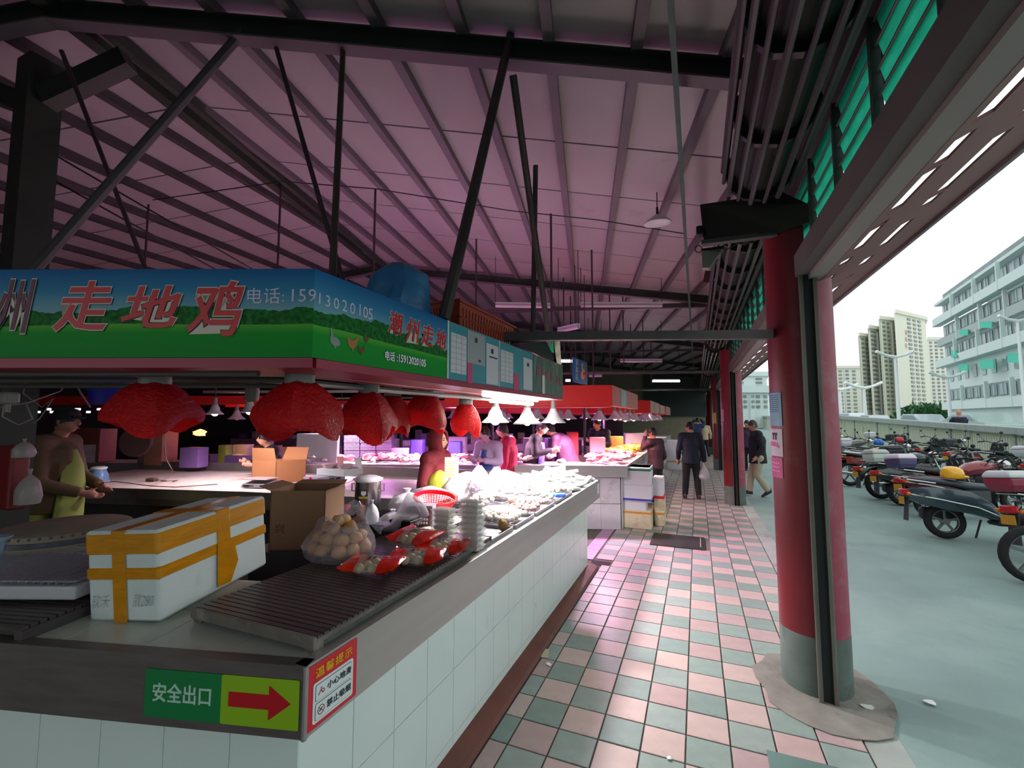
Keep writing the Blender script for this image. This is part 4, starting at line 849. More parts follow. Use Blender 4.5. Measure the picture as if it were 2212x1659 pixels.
# packs of potatoes in printed red film -------------------------------------
redfilm = M('pack_film_red', 'd8280e', .16, 0, bump=.8, bs=30, coat=.5); clearf = bpy.data.materials.new('pack_film_clear'); clearf.use_nodes = True
bq = clearf.node_tree.nodes['Principled BSDF']; bq.inputs['Base Color'].default_value = (.8, .8, .78, 1); bq.inputs['Roughness'].default_value = .12; bq.inputs['Alpha'].default_value = .25
smallpot = M('small_potato', 'b8a36c', .5, var=.12, vs=30)
def pack(cx, cy_, cz, rz, lab, L_=.25, W_=.19, H_=.07, tilt=0):
    Rm = Matrix.Rotation(rz, 4, 'Z') @ Matrix.Rotation(tilt, 4, 'X'); t = thing('potato_pack', lab, 'bag', (cx, cy_, cz), rot=Rm); rnd = random.Random(int(cx*1000))
    nu, nv = 14, 8
    def P(u, v, s):
        e = (math.sin(PI*min(max(u, 0), 1))**.45)*(math.sin(PI*v)**.6) if 0 < u < 1 and 0 < v < 1 else 0
        w = W_*(1+.12*abs(u-.5)*2); z = H_/2+s*H_/2*e+.006*noise.noise(Vector((u*6+cx*9, v*6, s)))*(.3+e)
        x = (u-.5)*L_; y = (v-.5)*w+.006*math.sin(u*20+cx*50)*(abs(v-.5)*2)**3
        return Vector((x, y, max(z, .001)+(.018*abs(u-.5)**3*8)))
    for (nm, u0, u1, mt) in (('red_end', 0, .27, redfilm), ('clear_window', .27, .66, clearf), ('red_end', .66, 1, redfilm)):
        b = MB(); m = 6
        for s in (1, -1):
            vs = [P(u0+(u1-u0)*i/m, j/nv, s) for i in range(m+1) for j in range(nv+1)]; b.add(vs, [(i*(nv+1)+j, i*(nv+1)+j+1, (i+1)*(nv+1)+j+1, (i+1)*(nv+1)+j) for i in range(m) for j in range(nv)])
        b.build(nm, mt, t, world=False, smooth=True)
    for i in range(7): 
        b = MB(); b.ball((-.052+.025*i*.8+rnd.uniform(-.004, .004), (-.042, .0, .042)[i % 3], H_*.45), (.024, .023, .021), 10, 7, wob=.1); b.build('potato', smallpot, t, world=False, smooth=True)
    for i, z in enumerate((0, 1)):
        b = MB(); x = -.02+.022*i
        for k in range(3): b.box((x, -.02+.012*k, H_*.98+.001), (.012, .004, .0015)); 
        b.box((x+.003, -.008, H_*.98+.001), (.003, .034, .0015)); b.build('printed_mark', ink, t, world=False)
    return t
pack(-1.33, 1.63, ZT, .30, 'clear and red pack of small potatoes, nearest of the four, with dark printing')
pack(-1.22, 1.80, ZT, .42, 'mostly red potato pack lying at the rim, second nearest of the four')
pack(-1.36, 2.0, ZT+.03, -.12, 'red-ended potato pack lying on top of the others', tilt=.1)
pack(-1.19, 1.98, ZT+.004, .35, 'potato pack with a red end, lying against the clear boxes at the rim')
# stacks of clear boxes of fish balls --------------------------------------
clearp = bpy.data.materials.new('clear_box_plastic'); clearp.use_nodes = True; bq = clearp.node_tree.nodes['Principled BSDF']
bq.inputs['Base Color'].default_value = (.9, .92, .9, 1); bq.inputs['Roughness'].default_value = .15; bq.inputs['Alpha'].default_value = .38
bunm = M('fish_ball_white', 'dcd8cc', .6)
def cbox(cx, cy_, z, rz, lab, grp):
    t = thing('clear_food_box', lab, 'food box', (cx, cy_, z), rz=rz, group=grp); h = .026
    b = MB(); b.loft([[Vector((x*.9, y*.9, 0)) for x, y in ((-.058, -.04), (.058, -.04), (.058, .04), (-.058, .04))], [Vector((x, y, h*.62)) for x, y in ((-.058, -.04), (.058, -.04), (.058, .04), (-.058, .04))]], caps=True); b.build('tray', clearp, t, world=False)
    b = MB(); b.rbox((0, 0, h*.72), (.124, .088, .005), .006); b.build('flange', clearp, t, world=False)
    b = MB(); b.rbox((0, 0, h*.86), (.108, .07, h*.26), .006); b.build('lid', clearp, t, world=False)
    for i in range(4):
        for j in range(2):
            b = MB(); b.ball((-.04+.026*i, -.017+.034*j, h*.45), (.012, .014, .010), 8, 5); b.build('fish_ball', bunm, t, world=False, smooth=True)
    return t
def stack(px, py, n_, h_px, lab, rz):
    p = at_z(px, py, ZT+.002); q_ = None
    dep = (p-EV).dot(FV); hh = h_px/FPX*dep/n_; print('stack', px, p, 'h', hh)
    base = None; rnd = random.Random(px)
    for i in range(n_):
        l_ = 'clear box of white fish balls in the %s stack, %s' % (lab, ORD[n_-1-i]); loc = (p.x+rnd.uniform(-.003, .003), p.y+rnd.uniform(-.003, .003), ZT+.002+hh*i)
        if base is None: base = cbox(*loc, rz, l_, 'clear boxes of fish balls'); base.matrix_world = Matrix.Translation(loc) @ Matrix.Rotation(rz, 4, 'Z') @ Matrix.Diagonal((1, 1, hh/.0265, 1))
        else: dup(base, loc, rz+rnd.uniform(-.05, .05), l_, scale=(1, 1, hh/.0265))
stack(958, 1168, 6, 70, 'shorter left', -.1); stack(1020, 1185, 9, 106, 'taller right', -.1)
# black punnets and knotted plastic beside them
t = thing('black_punnet', 'black plastic punnet with a clear lid behind the potato packs', 'punnet', at_z(880, 1150, ZT)); p = at_z(876, 1146, ZT)
b = MB(); b.loft([[(p.x+u*.05, p.y+v*.04, ZT) for u, v in ((-1, -1), (1, -1), (1, 1), (-1, 1))], [(p.x+u*.075, p.y+v*.06, ZT+.06) for u, v in ((-1, -1), (1, -1), (1, 1), (-1, 1))]]); b.build('tray', black, t)
b = MB(); b.rbox((p.x, p.y, ZT+.066), (.155, .125, .01), .01); b.build('rim', black, t); b = MB(); b.rbox((p.x, p.y, ZT+.082), (.13, .1, .02), .01); b.build('lid', clearp, t)
b = MB(); b.tube([(p.x-.05, p.y+.05, ZT+.07), (p.x-.03, p.y+.06, ZT+.12), (p.x+.04, p.y+.06, ZT+.13), (p.x+.08, p.y+.05, ZT+.08)], .003, 6); b.build('strap', black, t)
for k in range(3):
    t = thing('flat_tray', 'thin grey foam tray in the small pile left of the black punnet, %s' % ('topmost', 'middle', 'lowest')[k], 'tray', (p.x-.1, p.y+.0, ZT+.012*(2-k)))
    b = MB(); b.rbox((p.x-.13, p.y-.02+.004*k, ZT+.007+.012*(2-k)), (.11, .1, .009), .01); b.build('tray', M('tray_slate', '5c5a68', .4), t)
# red colander -------------------------------------------------------------
p = at_z(945, 1128, .98); p = Vector((-1.86, 2.95, .972)); redc = M('red_plastic', 'dc1830', .3); t = thing('red_colander', 'red perforated plastic colander tipped towards the aisle beside the scales', 'colander', p, rot=Matrix.Rotation(.1, 4, 'X') @ Matrix.Rotation(.14, 4, 'Y'))
R0, R1_, Hc = .09, .152, .12; nseg = 40
b = MB(); b.lathe([(0, .002), (R0, .002), (R0+.002, .012), (R0-.002, .012), (0, .008)], 32); b.build('base', redc, t, world=False, auto=True)
b = MB(); rows_ = 9
for i in range(rows_+1):      # woven wall: rings and ribs leave real openings
    f_ = i/rows_; r = R0+(R1_-R0)*f_**.8; z = .008+Hc*.86*f_
    b.tube([(r*math.cos(2*PI*k/nseg), r*math.sin(2*PI*k/nseg), z) for k in range(nseg+1)], .0028, 4, caps=False)
b.build('ring', redc, t, world=False, kind='stuff')
b = MB()
for k in range(nseg):
    a = 2*PI*k/nseg; b.tube([((R0+(R1_-R0)*f_**.8)*math.cos(a), (R0+(R1_-R0)*f_**.8)*math.sin(a), .008+Hc*.86*f_) for f_ in (0, .33, .66, 1)], .0034, 4)
b.build('rib', redc, t, world=False, kind='stuff')
b = MB(); b.lathe([(R1_-.004, Hc*.84), (R1_+.002, Hc*.84), (R1_+.004, Hc), (R1_+.016, Hc+.002), (R1_+.016, Hc+.008), (R1_-.004, Hc+.008), (R1_-.004, Hc*.84)], 40); b.build('rim', redc, t, world=False, auto=True)
# trays with balls, mushrooms and packs under the lamps ----------------------
trm = M('steel_tray', '8c8a90', .3, .7); ballm = M('fish_ball_bright', 'e8e0dc', .6); ballp = M('fish_ball_rosy', 'cfa8a4', .6)
def tray(x0, y0, x1, y1, lab, mt=trm, h=.03, z=ZT-.03):
    t = thing('display_tray', lab, 'tray', ((x0+x1)/2, (y0+y1)/2, z)); b = MB(); b.rbox(((x0+x1)/2, (y0+y1)/2, z+.004), (x1-x0, y1-y0, .006), .02); b.build('base', mt, t)
    b = MB(); 
    for (a, c) in (((x0, y0), (x1, y0)), ((x1, y0), (x1, y1)), ((x1, y1), (x0, y1)), ((x0, y1), (x0, y0))): b.bar((*a, z+h/2), (*c, z+h/2), .006, h)
    b.build('rim', mt, t); return t
def balls(x0, y0, x1, y1, z, r, n_, name, label, grp, mt, seed, hump=.05, cat=None, shape=(1, 1, .9)):
    rnd = random.Random(seed); b = MB(); b.ball((0, 0, 0), (r*shape[0], r*shape[1], r*shape[2]), 10, 7, wob=.06); p0 = b.build(name, mt, smooth=True, origin=(0, 0, -r*shape[2]))
    tag(p0, label, cat or name.replace('_', ' '), grp); done = []
    for i in range(n_):
        for _ in range(30):
            x, y = rnd.uniform(x0+r, x1-r), rnd.uniform(y0+r, y1-r)
            if all((x-a)**2+(y-c)**2 > (1.35*r)**2 for a, c in done[-60:]): break
        done.append((x, y)); u, v = (x-x0)/(x1-x0)*2-1, (y-y0)/(y1-y0)*2-1; zz = z+hump*max(0, 1-u*u)*max(0, 1-v*v)
        o = p0 if i == 0 else dup(p0); o.matrix_world = Matrix.Translation((x, y, zz)) @ Matrix.Rotation(rnd.random()*6, 4, 'Z')
    b = MB(); 
TZ = CZ-.004
tray(-1.5, 2.22, -1.12, 2.72, 'empty steel tray behind the clear boxes at the rim', z=TZ)
tray(-1.52, 2.76, -1.12, 3.12, 'steel tray of white fish balls, nearest of the filled trays', z=TZ); balls(-1.5, 2.78, -1.14, 3.1, TZ+.022, .021, 90, 'fish_ball', 'white fish ball in the nearest filled steel tray', 'fish balls in the nearest filled tray', ballm, 1, .05)
tray(-1.42, 3.16, -1.12, 3.62, 'steel tray of rosy meat balls at the rim', z=TZ); balls(-1.40, 3.18, -1.14, 3.6, TZ+.022, .019, 70, 'meat_ball', 'small rosy meat ball in the tray at the steel rim', 'rosy meat balls in the rim tray', ballp, 2, .04)
tray(-1.72, 3.0, -1.5, 3.6, 'steel tray of white balls further in from the rim', z=TZ); balls(-1.70, 3.02, -1.5, 3.58, TZ+.03, .022, 60, 'fish_ball', 'white fish ball heaped in the tray further in from the rim', 'fish balls in the inner tray', ballm, 3, .08)
tray(-1.7, 3.66, -1.12, 4.2, 'wide steel tray heaped with large white balls', z=TZ); balls(-1.68, 3.68, -1.14, 4.18, TZ+.03, .024, 110, 'fish_ball', 'large white ball in the wide heaped tray', 'large white balls in the wide tray', ballm, 5, .09)
p = at_z(1087, 1140, ZT-.02); t = thing('ginger_root', 'knobbly brown ginger root on the empty steel tray', 'ginger', p); b = MB(); b.ball((p.x, p.y, TZ+.045), (.03, .028, .036), 12, 9, wob=.5); b.build('root', M('ginger_skin', '9a7a4a', .8, bump=.5, bs=40), t, smooth=True); b = MB(); b.ball((p.x-.018, p.y+.01, TZ+.068), (.017, .016, .018), 10, 7, wob=.4); b.build('knob', MATS['ginger_skin'], t, smooth=True)
for k, (px, py, c) in enumerate(((1070, 1070, 'd8a88c'), (1105, 1080, 'dcb49a'))):
    p = at_z(px, py, 1.05); b = MB(); b.ball(p, (.03, .024, .022), 12, 8, wob=.05); tag(b.build('egg', M('egg_%d' % k, c, .5), smooth=True), ['large tan egg lying on the heap of white balls', 'pale egg beside the large tan egg'][k], 'egg')
# bags of quail eggs standing in a steel tub
t = tray(-1.98, 3.2, -1.72, 3.75, 'deep steel tub holding two net bags of pale balls', h=.09, z=CZ-.05)
netm = M('net_bag_film', 'e8e0ee', .4, alpha=.3, bump=.4, bs=30)
for k, (px, py) in enumerate(((1035, 1040), (1072, 1042))):
    p = at_d(px, py, 3.9+.15*k); t = thing('net_bag', ['left of two see-through bags of pale balls above the steel tub', 'right of two see-through bags of pale balls above the steel tub'][k], 'bag', p-UP*.1)
    b = MB(); b.lathe([(.02, .14), (.06, .09), (.09, .03), (.095, -.04), (.07, -.09), (.0, -.1)], 16, p); b.build('film', netm, t, smooth=True)
    rnd = random.Random(k)
    for i in range(34):
        a = i*2.4; h = -.075+.16*i/34; r = .078*math.sqrt(max(.1, 1-(h/.1)**2))*(.95 if i % 3 else .5); b = MB(); b.ball((p.x+r*math.cos(a), p.y+r*math.sin(a), p.z+h), .018, 8, 6); b.build('ball', M('pale_ball', 'cfc0cc', .5), t, smooth=True)
# long white packs (mushrooms) heaped at the far end
packm = M('mushroom_pack', 'dfe2da', .35, var=.1, vs=12, bump=.3, bs=30); b = MB(); b.rbox((0, 0, .018), (.05, .17, .034), .012); p0 = b.build('white_pack', packm, origin=(0, 0, 0), auto=True); tag(p0, 'white film pack of thin mushrooms in the heap at the counter end', 'pack', 'mushroom packs heaped at the counter end'); rnd = random.Random(9)
for i in range(64):
    u, v = rnd.random(), rnd.random(); x, y = -1.74+.60*u, 4.28+.92*v; hump = .16*max(0, 1-(2*u-1)**2)*max(0, 1-(2*v-1)**2)
    o = p0 if i == 0 else dup(p0); o.matrix_world = Matrix.Translation((x, y, CZ+.004+hump*(.4+.6*rnd.random()))) @ Matrix.Rotation(rnd.uniform(-1.1, -.2), 4, 'Z') @ Matrix.Rotation(rnd.uniform(-.35, .45), 4, 'X')
b = MB(); b.bb((-1.7, 4.32, CZ-.004), (-1.16, 5.16, CZ+.03)); tag(b.build('foam_tray', foam), 'white foam tray under the heap of mushroom packs', 'tray')
for (px, py, c, lab) in ((1210, 1070, '3a6ad8', 'blue and white pack lying at the front of the mushroom packs'), (1190, 1068, '78a8a0', 'green and white pack lying at the front of the mushroom packs'), (1135, 1025, '6cc08c', 'bright green pack behind the heap of white balls')):
    p = at_z(px, py, 1.03); b = MB(); b.rbox(p, (.09, .05, .03), .01, Matrix.Rotation(.5, 3, 'Z')); tag(b.build('printed_pack', M('pack_'+c, c, .3, var=.5, vs=25), auto=True), lab, 'pack')
# big white bags glowing under the lamps
bagw = M('white_bag_film', 'ece8ee', .35, bump=.7, bs=14)
def sack(p, rx, ry, h, lab, mt, name='plastic_bag', cat='bag', knot=True, seed=1):
    t = thing(name, lab, cat, p); b = MB(); n = 22; rings = []
    for i, (r, z) in enumerate(((.55, 0), (.95, .06), (1.05, .3), (.98, .55), (.75, .78), (.35, .93), (.10, 1.0))+(((.16, 1.1), (.22, 1.18)) if knot else ())):
        rings.append([Vector((p[0]+rx*r*(1+.22*noise.noise(Vector((math.cos(2*PI*k/n)*2+seed, math.sin(2*PI*k/n)*2, i*.7))))*math.cos(2*PI*k/n), p[1]+ry*r*(1+.22*noise.noise(Vector((math.cos(2*PI*k/n)*2, math.sin(2*PI*k/n)*2+seed, i*.7))))*math.sin(2*PI*k/n), p[2]+h*z)) for k in range(n)])
    b.loft(rings); b.build('film', mt, t, auto=True); return t
for (px, py, dep, rx, h, lab, mt, kn) in ((1010, 1060, 4.1, .24, .26, 'big white bag glowing in the middle of the counter', bagw, False), (1090, 1035, 4.6, .22, .22, 'white bag behind the net bags of pale balls', bagw, False), (880, 1060, 3.6, .16, .16, 'low white bag right of the steel pot', bagw, True), (930, 1060, 3.9, .2, .16, 'wide white bag behind the scales', bagw, False), (1160, 1045, 5.0, .2, .14, 'low white bag left of the mushroom packs', bagw, False)):
    p = at_d(px, py, dep); p.z = CZ-.03; sack(p, rx, rx*.7, h, lab, mt, knot=kn, seed=px)
p = at_d(950, 1050, 4.3); p.z = CZ; sack(p, .12, .1, .22, 'yellow bag leaning against the white ones', M('yellow_bag', 'd8d24a', .4, bump=.6, bs=20), knot=False, seed=5)
t = thing('price_card', 'pale yellow handwritten card standing in front of the white bag', 'card', at_d(975, 1030, 3.7)); p = at_d(961, 1032, 3.7); q_ = at_d(990, 1032, 3.75); b = MB(); b.poly([p, q_, at_d(990, 988, 3.75), at_d(961, 988, 3.7)], (0, .003, 0)); b.build('card', M('card_yellow', 'e4e890', .6), t); b = MB(); _m = at_d(975, 1030, 3.72); b.tube([(_m.x, _m.y, CZ), (_m.x, _m.y, _m.z)], .004, 5); b.build('stick', white, t)
for i in range(6): b = MB(); z_ = 996+6*i; b.bar(at_d(965, z_, 3.69), at_d(986, z_+1, 3.73), .004, .002); b.build('writing_line', M('pen_olive', 'a0a050', .7), t)
# ================================================================ BACK COUNTER INSIDE THE STALL
bq_ = thing('back_counter', 'white topped counter with a steel edge across the back of the poultry stall', 'counter', (-4.2, 3.6, 0))
BK = [Vector((-7.6, 2.62, 0)), Vector((-4.56, 3.37, 0)), Vector((-3.42, 3.54, 0)), Vector((-2.5, 3.70, 0)), Vector((-1.78, 3.74, 0))]; BB = [Vector((-8.0, 4.2, 0)), Vector((-6.15, 4.69, 0)), Vector((-4.6, 4.95, 0)), Vector((-3.0, 5.15, 0)), Vector((-1.78, 5.2, 0))]
backtop = M('back_counter_top', 'cfc4be', .4, dirt='8c7c74', ds=4, var=.05); ribs = []
for i in range(4):
    a, c, c2, a2 = BK[i], BK[i+1], BB[i+1], BB[i]; b = MB(); b.poly([v+UP*.885 for v in (a, c, c2, a2)], (0, 0, .015)); b.build('top', backtop, bq_)
    b = MB(); b.poly([v+UP*.79 for v in (a, c, c+Vector((0, .02, 0)), a+Vector((0, .02, 0)))], (0, 0, .11)); b.build('steel_edge', M('steel_dull', '8e8886', .4, .7, var=.1), bq_)
    b = MB(); b.poly([v+UP*.70 for v in (a+Vector((0, .1, 0)), c+Vector((0, .1, 0)), c+Vector((0, .12, 0)), a+Vector((0, .12, 0)))], (0, 0, .07)); b.build('steel_rail', MATS['steel_dull'], bq_)
    b = MB(); b.poly([v+Vector((0, .3, 0)) for v in (a, c, c+Vector((0, .05, 0)), a+Vector((0, .05, 0)))], (0, 0, .78)); b.build('base_wall', core, bq_)
    b = MB(); b.poly([v+UP*.9 for v in (a2, c2, c2+Vector((0, .04, 0)), a2+Vector((0, .04, 0)))], (0, 0, .12)); b.build('upstand', MATS['steel_dull'], bq_)
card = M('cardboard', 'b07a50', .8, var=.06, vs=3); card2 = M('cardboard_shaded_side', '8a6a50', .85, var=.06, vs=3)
def carton(P0, P1, dvec, h, mt, lab, flaps=(1, 1, 0, 0), z=None, name='cardboard_box', fl=.1):
    """P0-P1 = front bottom edge (world), dvec = depth vector"""
    t = thing(name, lab, 'box', (P0+P1)/2); th = .006; a, c, d, e = P0, P1, P1+dvec, P0+dvec; cx = (a+d)/2
    b = MB(); b.poly([a, c, d, e], (0, 0, th)); b.build('bottom', mt, t)
    for (u, v) in ((a, c), (c, d), (d, e), (e, a)): b = MB(); n_ = (cx-(u+v)/2); n_.z = 0; n_.normalize(); b.poly([u, v, v+n_*th, u+n_*th], (0, 0, h)); b.build('side', mt, t)
    for k, (u, v) in enumerate(((a, c), (c, d), (d, e), (e, a))):
        if k < len(flaps) and flaps[k]:
            n_ = ((u+v)/2-cx); n_.z = 0; n_.normalize(); ang_ = flaps[k]; off = n_*math.cos(ang_)*fl+UP*math.sin(ang_)*fl; b = MB(); sh = (v-u)*.04; b.poly([u+UP*h, v+UP*h, v-sh+UP*h+off, u+sh+UP*h+off], n_.cross(v-u).normalized()*.004); b.build('flap', mt, t)
    return t
P0, P1 = at_z(543, 1042, .9), at_z(625, 1046, .9); print('carton', P0, P1); P1 = P0+(P1-P0).normalized()*.36; dv = Vector((.16, .3, 0))
carton(P0, P1, dv, .27, card, 'open brown cardboard box with a raised flap on the back counter', flaps=(1.45, 0, 1.3, 0), fl=.15)
P0 = at_d(580, 1180, 2.6); P1 = at_d(700, 1180, 2.6); P0.z = P1.z = .92; zt = at_d(580, 1062, 2.6).z
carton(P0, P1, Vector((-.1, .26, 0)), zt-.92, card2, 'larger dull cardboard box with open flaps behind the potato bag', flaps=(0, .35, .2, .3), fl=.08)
text('兴', .06, M('print_faded_red', '7c3c34', .8), P0.lerp(P1, .2)+UP*.12, P1-P0, UP, lift=.003, name='printed_character', parent=bpy.data.objects['cardboard_box.001'])
text('彩打头', .04, M('print_faded_dark', '4a3c34', .8), P0.lerp(P1, .62)+UP*.2, P0-P1, -UP, lift=-.004, name='printed_character', parent=bpy.data.objects['cardboard_box.001'])
b = MB(); b.box(P0.lerp(P1, .5)+Vector((-.05, .12, 0))-UP*.1, (.5, .34, .2), Matrix.Rotation(HA, 3, 'Z')); tag(b.build('stool', dsteel), 'dark low stand carrying the dull cardboard box', 'stand')
def scale(P, rz, lab, mt, face, s=1.0):
    t = thing('weighing_scale', lab, 'scale', P, rz=rz)
    b = MB(); b.loft([[(-.14*s, -.12*s, .01), (.14*s, -.12*s, .01), (.14*s, .12*s, .01), (-.14*s, .12*s, .01)], [(-.14*s, -.10*s, .045), (.14*s, -.10*s, .045), (.14*s, .12*s, .075), (-.14*s, .12*s, .075)]]); b.build('body', mt, t, world=False)
    b = MB(); b.rbox((0, .02, .095), (.3*s, .22*s, .008), .015); b.build('pan', steel, t, world=False)
    b = MB(); b.box((0, -.113*s, .028), (.24*s, .006, .026)); b.build('panel', face, t, world=False)
    for i in range(3): b = MB(); b.box((-.07*s, -.118*s, .020+.008*i), (.07*s, .003, .004)); b.build('display', black, t, world=False)
    for i in range(4):
        for j in range(3): b = MB(); b.box((.03*s+.02*i, -.118*s, .020+.008*j), (.013*s, .003, .005)); b.build('key', white, t, world=False)
    return t
scale(at_z(560, 1052, .9), .25, 'grey flat kitchen scale in front of the open cardboard box', M('scale_grey', '8c8e94', .5), M('scale_panel', '5c6068', .5))
# upright price scale by the colander
P = at_d(908, 1062, 3.1); t = thing('price_scale', 'electronic price scale with a dark sloping display beside the colander', 'scale', (P.x, P.y, CZ-.05)); Rm = Matrix.Rotation(.36, 3, 'Z')
b = MB(); c = Vector((P.x, P.y, CZ+.06))
b.loft([[c+Rm @ Vector(v) for v in ((-.1, -.06, -.1), (.1, -.06, -.1), (.1, .1, -.1), (-.1, .1, -.1))], [c+Rm @ Vector(v) for v in ((-.09, -.02, .06), (.09, -.02, .06), (.09, .1, .06), (-.09, .1, .06))]]); b.build('body', M('scale_body', '8a8490', .5), t)
tl = Matrix.Rotation(.24, 3, 'X')
for (u0, v0, w_, h_, m_, nm) in ((-.045, .0, .08, .12, black, 'display_panel'), (.045, .0, .075, .12, M('keypad_red', '7a3c48', .5), 'keypad_panel')): b = MB(); b.box(c+Rm @ Vector((u0, -.047, -.015)), (w_, .006, h_), Rm @ Matrix.Rotation(-.24, 3, 'X')); b.build(nm, m_, t)
for i in range(3): b = MB(); b.box(c+Rm @ Vector((-.045, -.052+.008*i-.008, -.05+.035*i)), (.06, .004, .014), Rm @ Matrix.Rotation(-.24, 3, 'X')); b.build('display', M('lcd_grey', '6c6c74', .3), t)
for i in range(3):
    for j in range(4): b = MB(); b.box(c+Rm @ Vector((.025+.018*i, -.058+.007*j, -.045+.022*j)), (.012, .005, .015), Rm @ Matrix.Rotation(-.24, 3, 'X')); b.build('key', white, t)
# steel pot with a lid full of foam, and small things in front of it
P = at_z(795, 1052, .9); P = at_d(795, 1050, 3.75); P.z = .9; t = thing('steel_pot', 'tall stainless pot with a shield-shaped label on the back counter', 'pot', P); r = .105; h = .27
b = MB(); b.lathe([(0, 0), (r, 0), (r, h), (r+.008, h), (r+.008, h+.006), (r-.004, h+.006), (r-.004, .01), (0, .01)], 32, P); b.build('body', M('pot_steel', 'b0aeb0', .22, 1), t, auto=True)
b = MB(); b.lathe([(r-.01, h-.02), (r+.02, h+.012), (.07, h+.035), (0, h+.045)], 24, P); b.build('lid', bagw, t, smooth=True)
for s in (-1, 1):
    c = P+RV*s*(r+.008)+UP*h*.78; b = MB(); b.tube([c+UP*.03, c+RV*s*.022+UP*.03, c+RV*s*.022-UP*.03, c-UP*.03], .005, 6); b.build('handle', chrome, t)
c = P-FV*(r+.002)*1.0+UP*h*.62; c.z = P.z+h*.62; vdir = Vector((-FV.x, -FV.y, 0)).normalized(); c = P+vdir*(r+.001)+UP*h*.6
b = MB(); b.poly([c+RV*u+UP*v for u, v in ((-.03, .04), (.03, .04), (.032, -.015), (0, -.045), (-.032, -.015))], vdir*.003); b.build('label_shield', ink, t); b = MB(); b.poly([c+vdir*.003+RV*u+UP*v for u, v in ((-.02, .03), (.02, .03), (.02, .005), (0, -.01), (-.02, .005))], vdir*.002); b.build('label_emblem', white, t)
b = MB(); b.poly([c+vdir*.002+RV*u+UP*v for u, v in ((-.042, -.012), (.042, -.012), (.034, -.03), (-.034, -.03))], vdir*.003); b.build('label_ribbon', M('ribbon_yellow', 'b8b040', .5), t)
def can(px, py, dep, r, h, mt, lab, nm='canister', cat='canister', lid=None):
    P = at_d(px, py, dep); P.z = .9; t = thing(nm, lab, cat, P); b = MB(); b.lathe([(0, 0), (r, 0), (r, h), (r*.95, h+.006), (0, h+.008)], 20, P); b.build('body', mt, t, auto=True); b = MB(); b.lathe([(r*1.02, h*.93), (r*1.02, h+.004), (0, h+.01)], 20, P); b.build('lid', lid or mt, t, auto=True); return t, P
can(748, 1064, 3.5, .037, .105, M('can_dark_red', '8c1c2c', .4), 'dark red tin standing in front of the steel pot')
t, P = can(777, 1062, 3.5, .042, .10, M('jug_copper', '7c5c4c', .3, .8), 'brown metal jug with a spout and a handle in front of the steel pot', 'jug', 'jug')
b = MB(); b.tube([P+RV*.04+UP*.03, P+RV*.085+UP*.045, P+RV*.095+UP*.05], .01, 8); b.build('spout', M('jug_copper', None), t); b = MB(); b.tube([P+UP*.1-RV*.02, P+UP*.14, P+UP*.1+RV*.02], .004, 6); b.build('bail_handle', steel, t)
for (px, py, dep, rx, h, lab) in ((805, 1075, 3.35, .05, .15, 'small knotted clear bag hanging over the steel edge'), (850, 1068, 3.3, .1, .1, 'creased clear plastic bag beside the price scale')):
    P = at_d(px, py, dep); P.z = .9; sack(P, rx, rx*.8, h, lab, M('clear_white_film', 'e8eaf2', .25, alpha=.7, bump=.7, bs=25), knot=True, seed=px)
# white cartons and lunch boxes left of the pot
P0, P1 = at_z(655, 1055, .9), at_z(708, 1060, .9); t = thing('white_carton', 'low white printed carton with a red tab, left of the dark red tin', 'box', P0); 
d3 = (P1-P0); d3.z = 0; L_ = .22; d3.normalize(); nn = Vector((-d3.y, d3.x, 0)); b = MB(); b.poly([P0, P0+d3*L_, P0+d3*L_+nn*.4, P0+nn*.4], (0, 0, .13)); b.build('body', M('carton_white_lilac', 'b8b4cc', .6), t)
b = MB(); b.poly([P0+d3*.09-nn*.002+UP*.09, P0+d3*.125-nn*.002+UP*.09, P0+d3*.125+UP*.131, P0+d3*.09+UP*.131], -nn*.001); b.build('red_tab', redc, t)
for i in range(3): b = MB(); b.poly([P0+d3*(L_+.001)+nn*(.06+.1*i)+UP*.08, P0+d3*(L_+.001)+nn*(.13+.1*i)+UP*.08, P0+d3*(L_+.001)+nn*(.13+.1*i)+UP*.1, P0+d3*(L_+.001)+nn*(.06+.1*i)+UP*.1], d3*.001); b.build('printed_text_block', ink, t)
b = MB(); q_ = P0+nn*.16+d3*.02; b.poly([q_, q_+d3*.42, q_+d3*.42+nn*.3, q_+nn*.3], (0, 0, .07)); o = b.build('white_tray', foam); o.location.z += .135; tag(o, 'white foam tray lying on the low white carton', 'tray')
lun = M('lunch_box_pinkish', 'dcb8c0', .4, alpha=.85)
for k, (u, v) in enumerate(((.10, .28), (.32, .30))):
    c = P0+d3*u+nn*v+UP*.207; t = thing('lunch_box', ['left pinkish clear lunch box on the foam tray', 'right pinkish clear lunch box on the foam tray'][k], 'food box', c); b = MB(); b.lathe([(0, 0), (.07, 0), (.085, .04), (.0, .04)], 16, c); b.build('bowl', lun, t, auto=True); b = MB(); b.lathe([(.09, .04), (.09, .046), (.06, .055), (0, .057)], 16, c); b.build('lid', lun, t, auto=True)
for k, (u0, l_) in enumerate(((.14, 'thin pink board leaning among the lunch boxes'), (.42, 'white board leaning behind the lunch boxes'))):
    c = P0+d3*u0+nn*.36+UP*.21; b = MB(); b.poly([c, c+d3*.09, c+d3*.075+UP*.13, c-d3*.025+UP*.12], nn*.006); tag(b.build('leaning_board', [M('board_pink', 'c89090', .6), white][k]), l_, 'board')
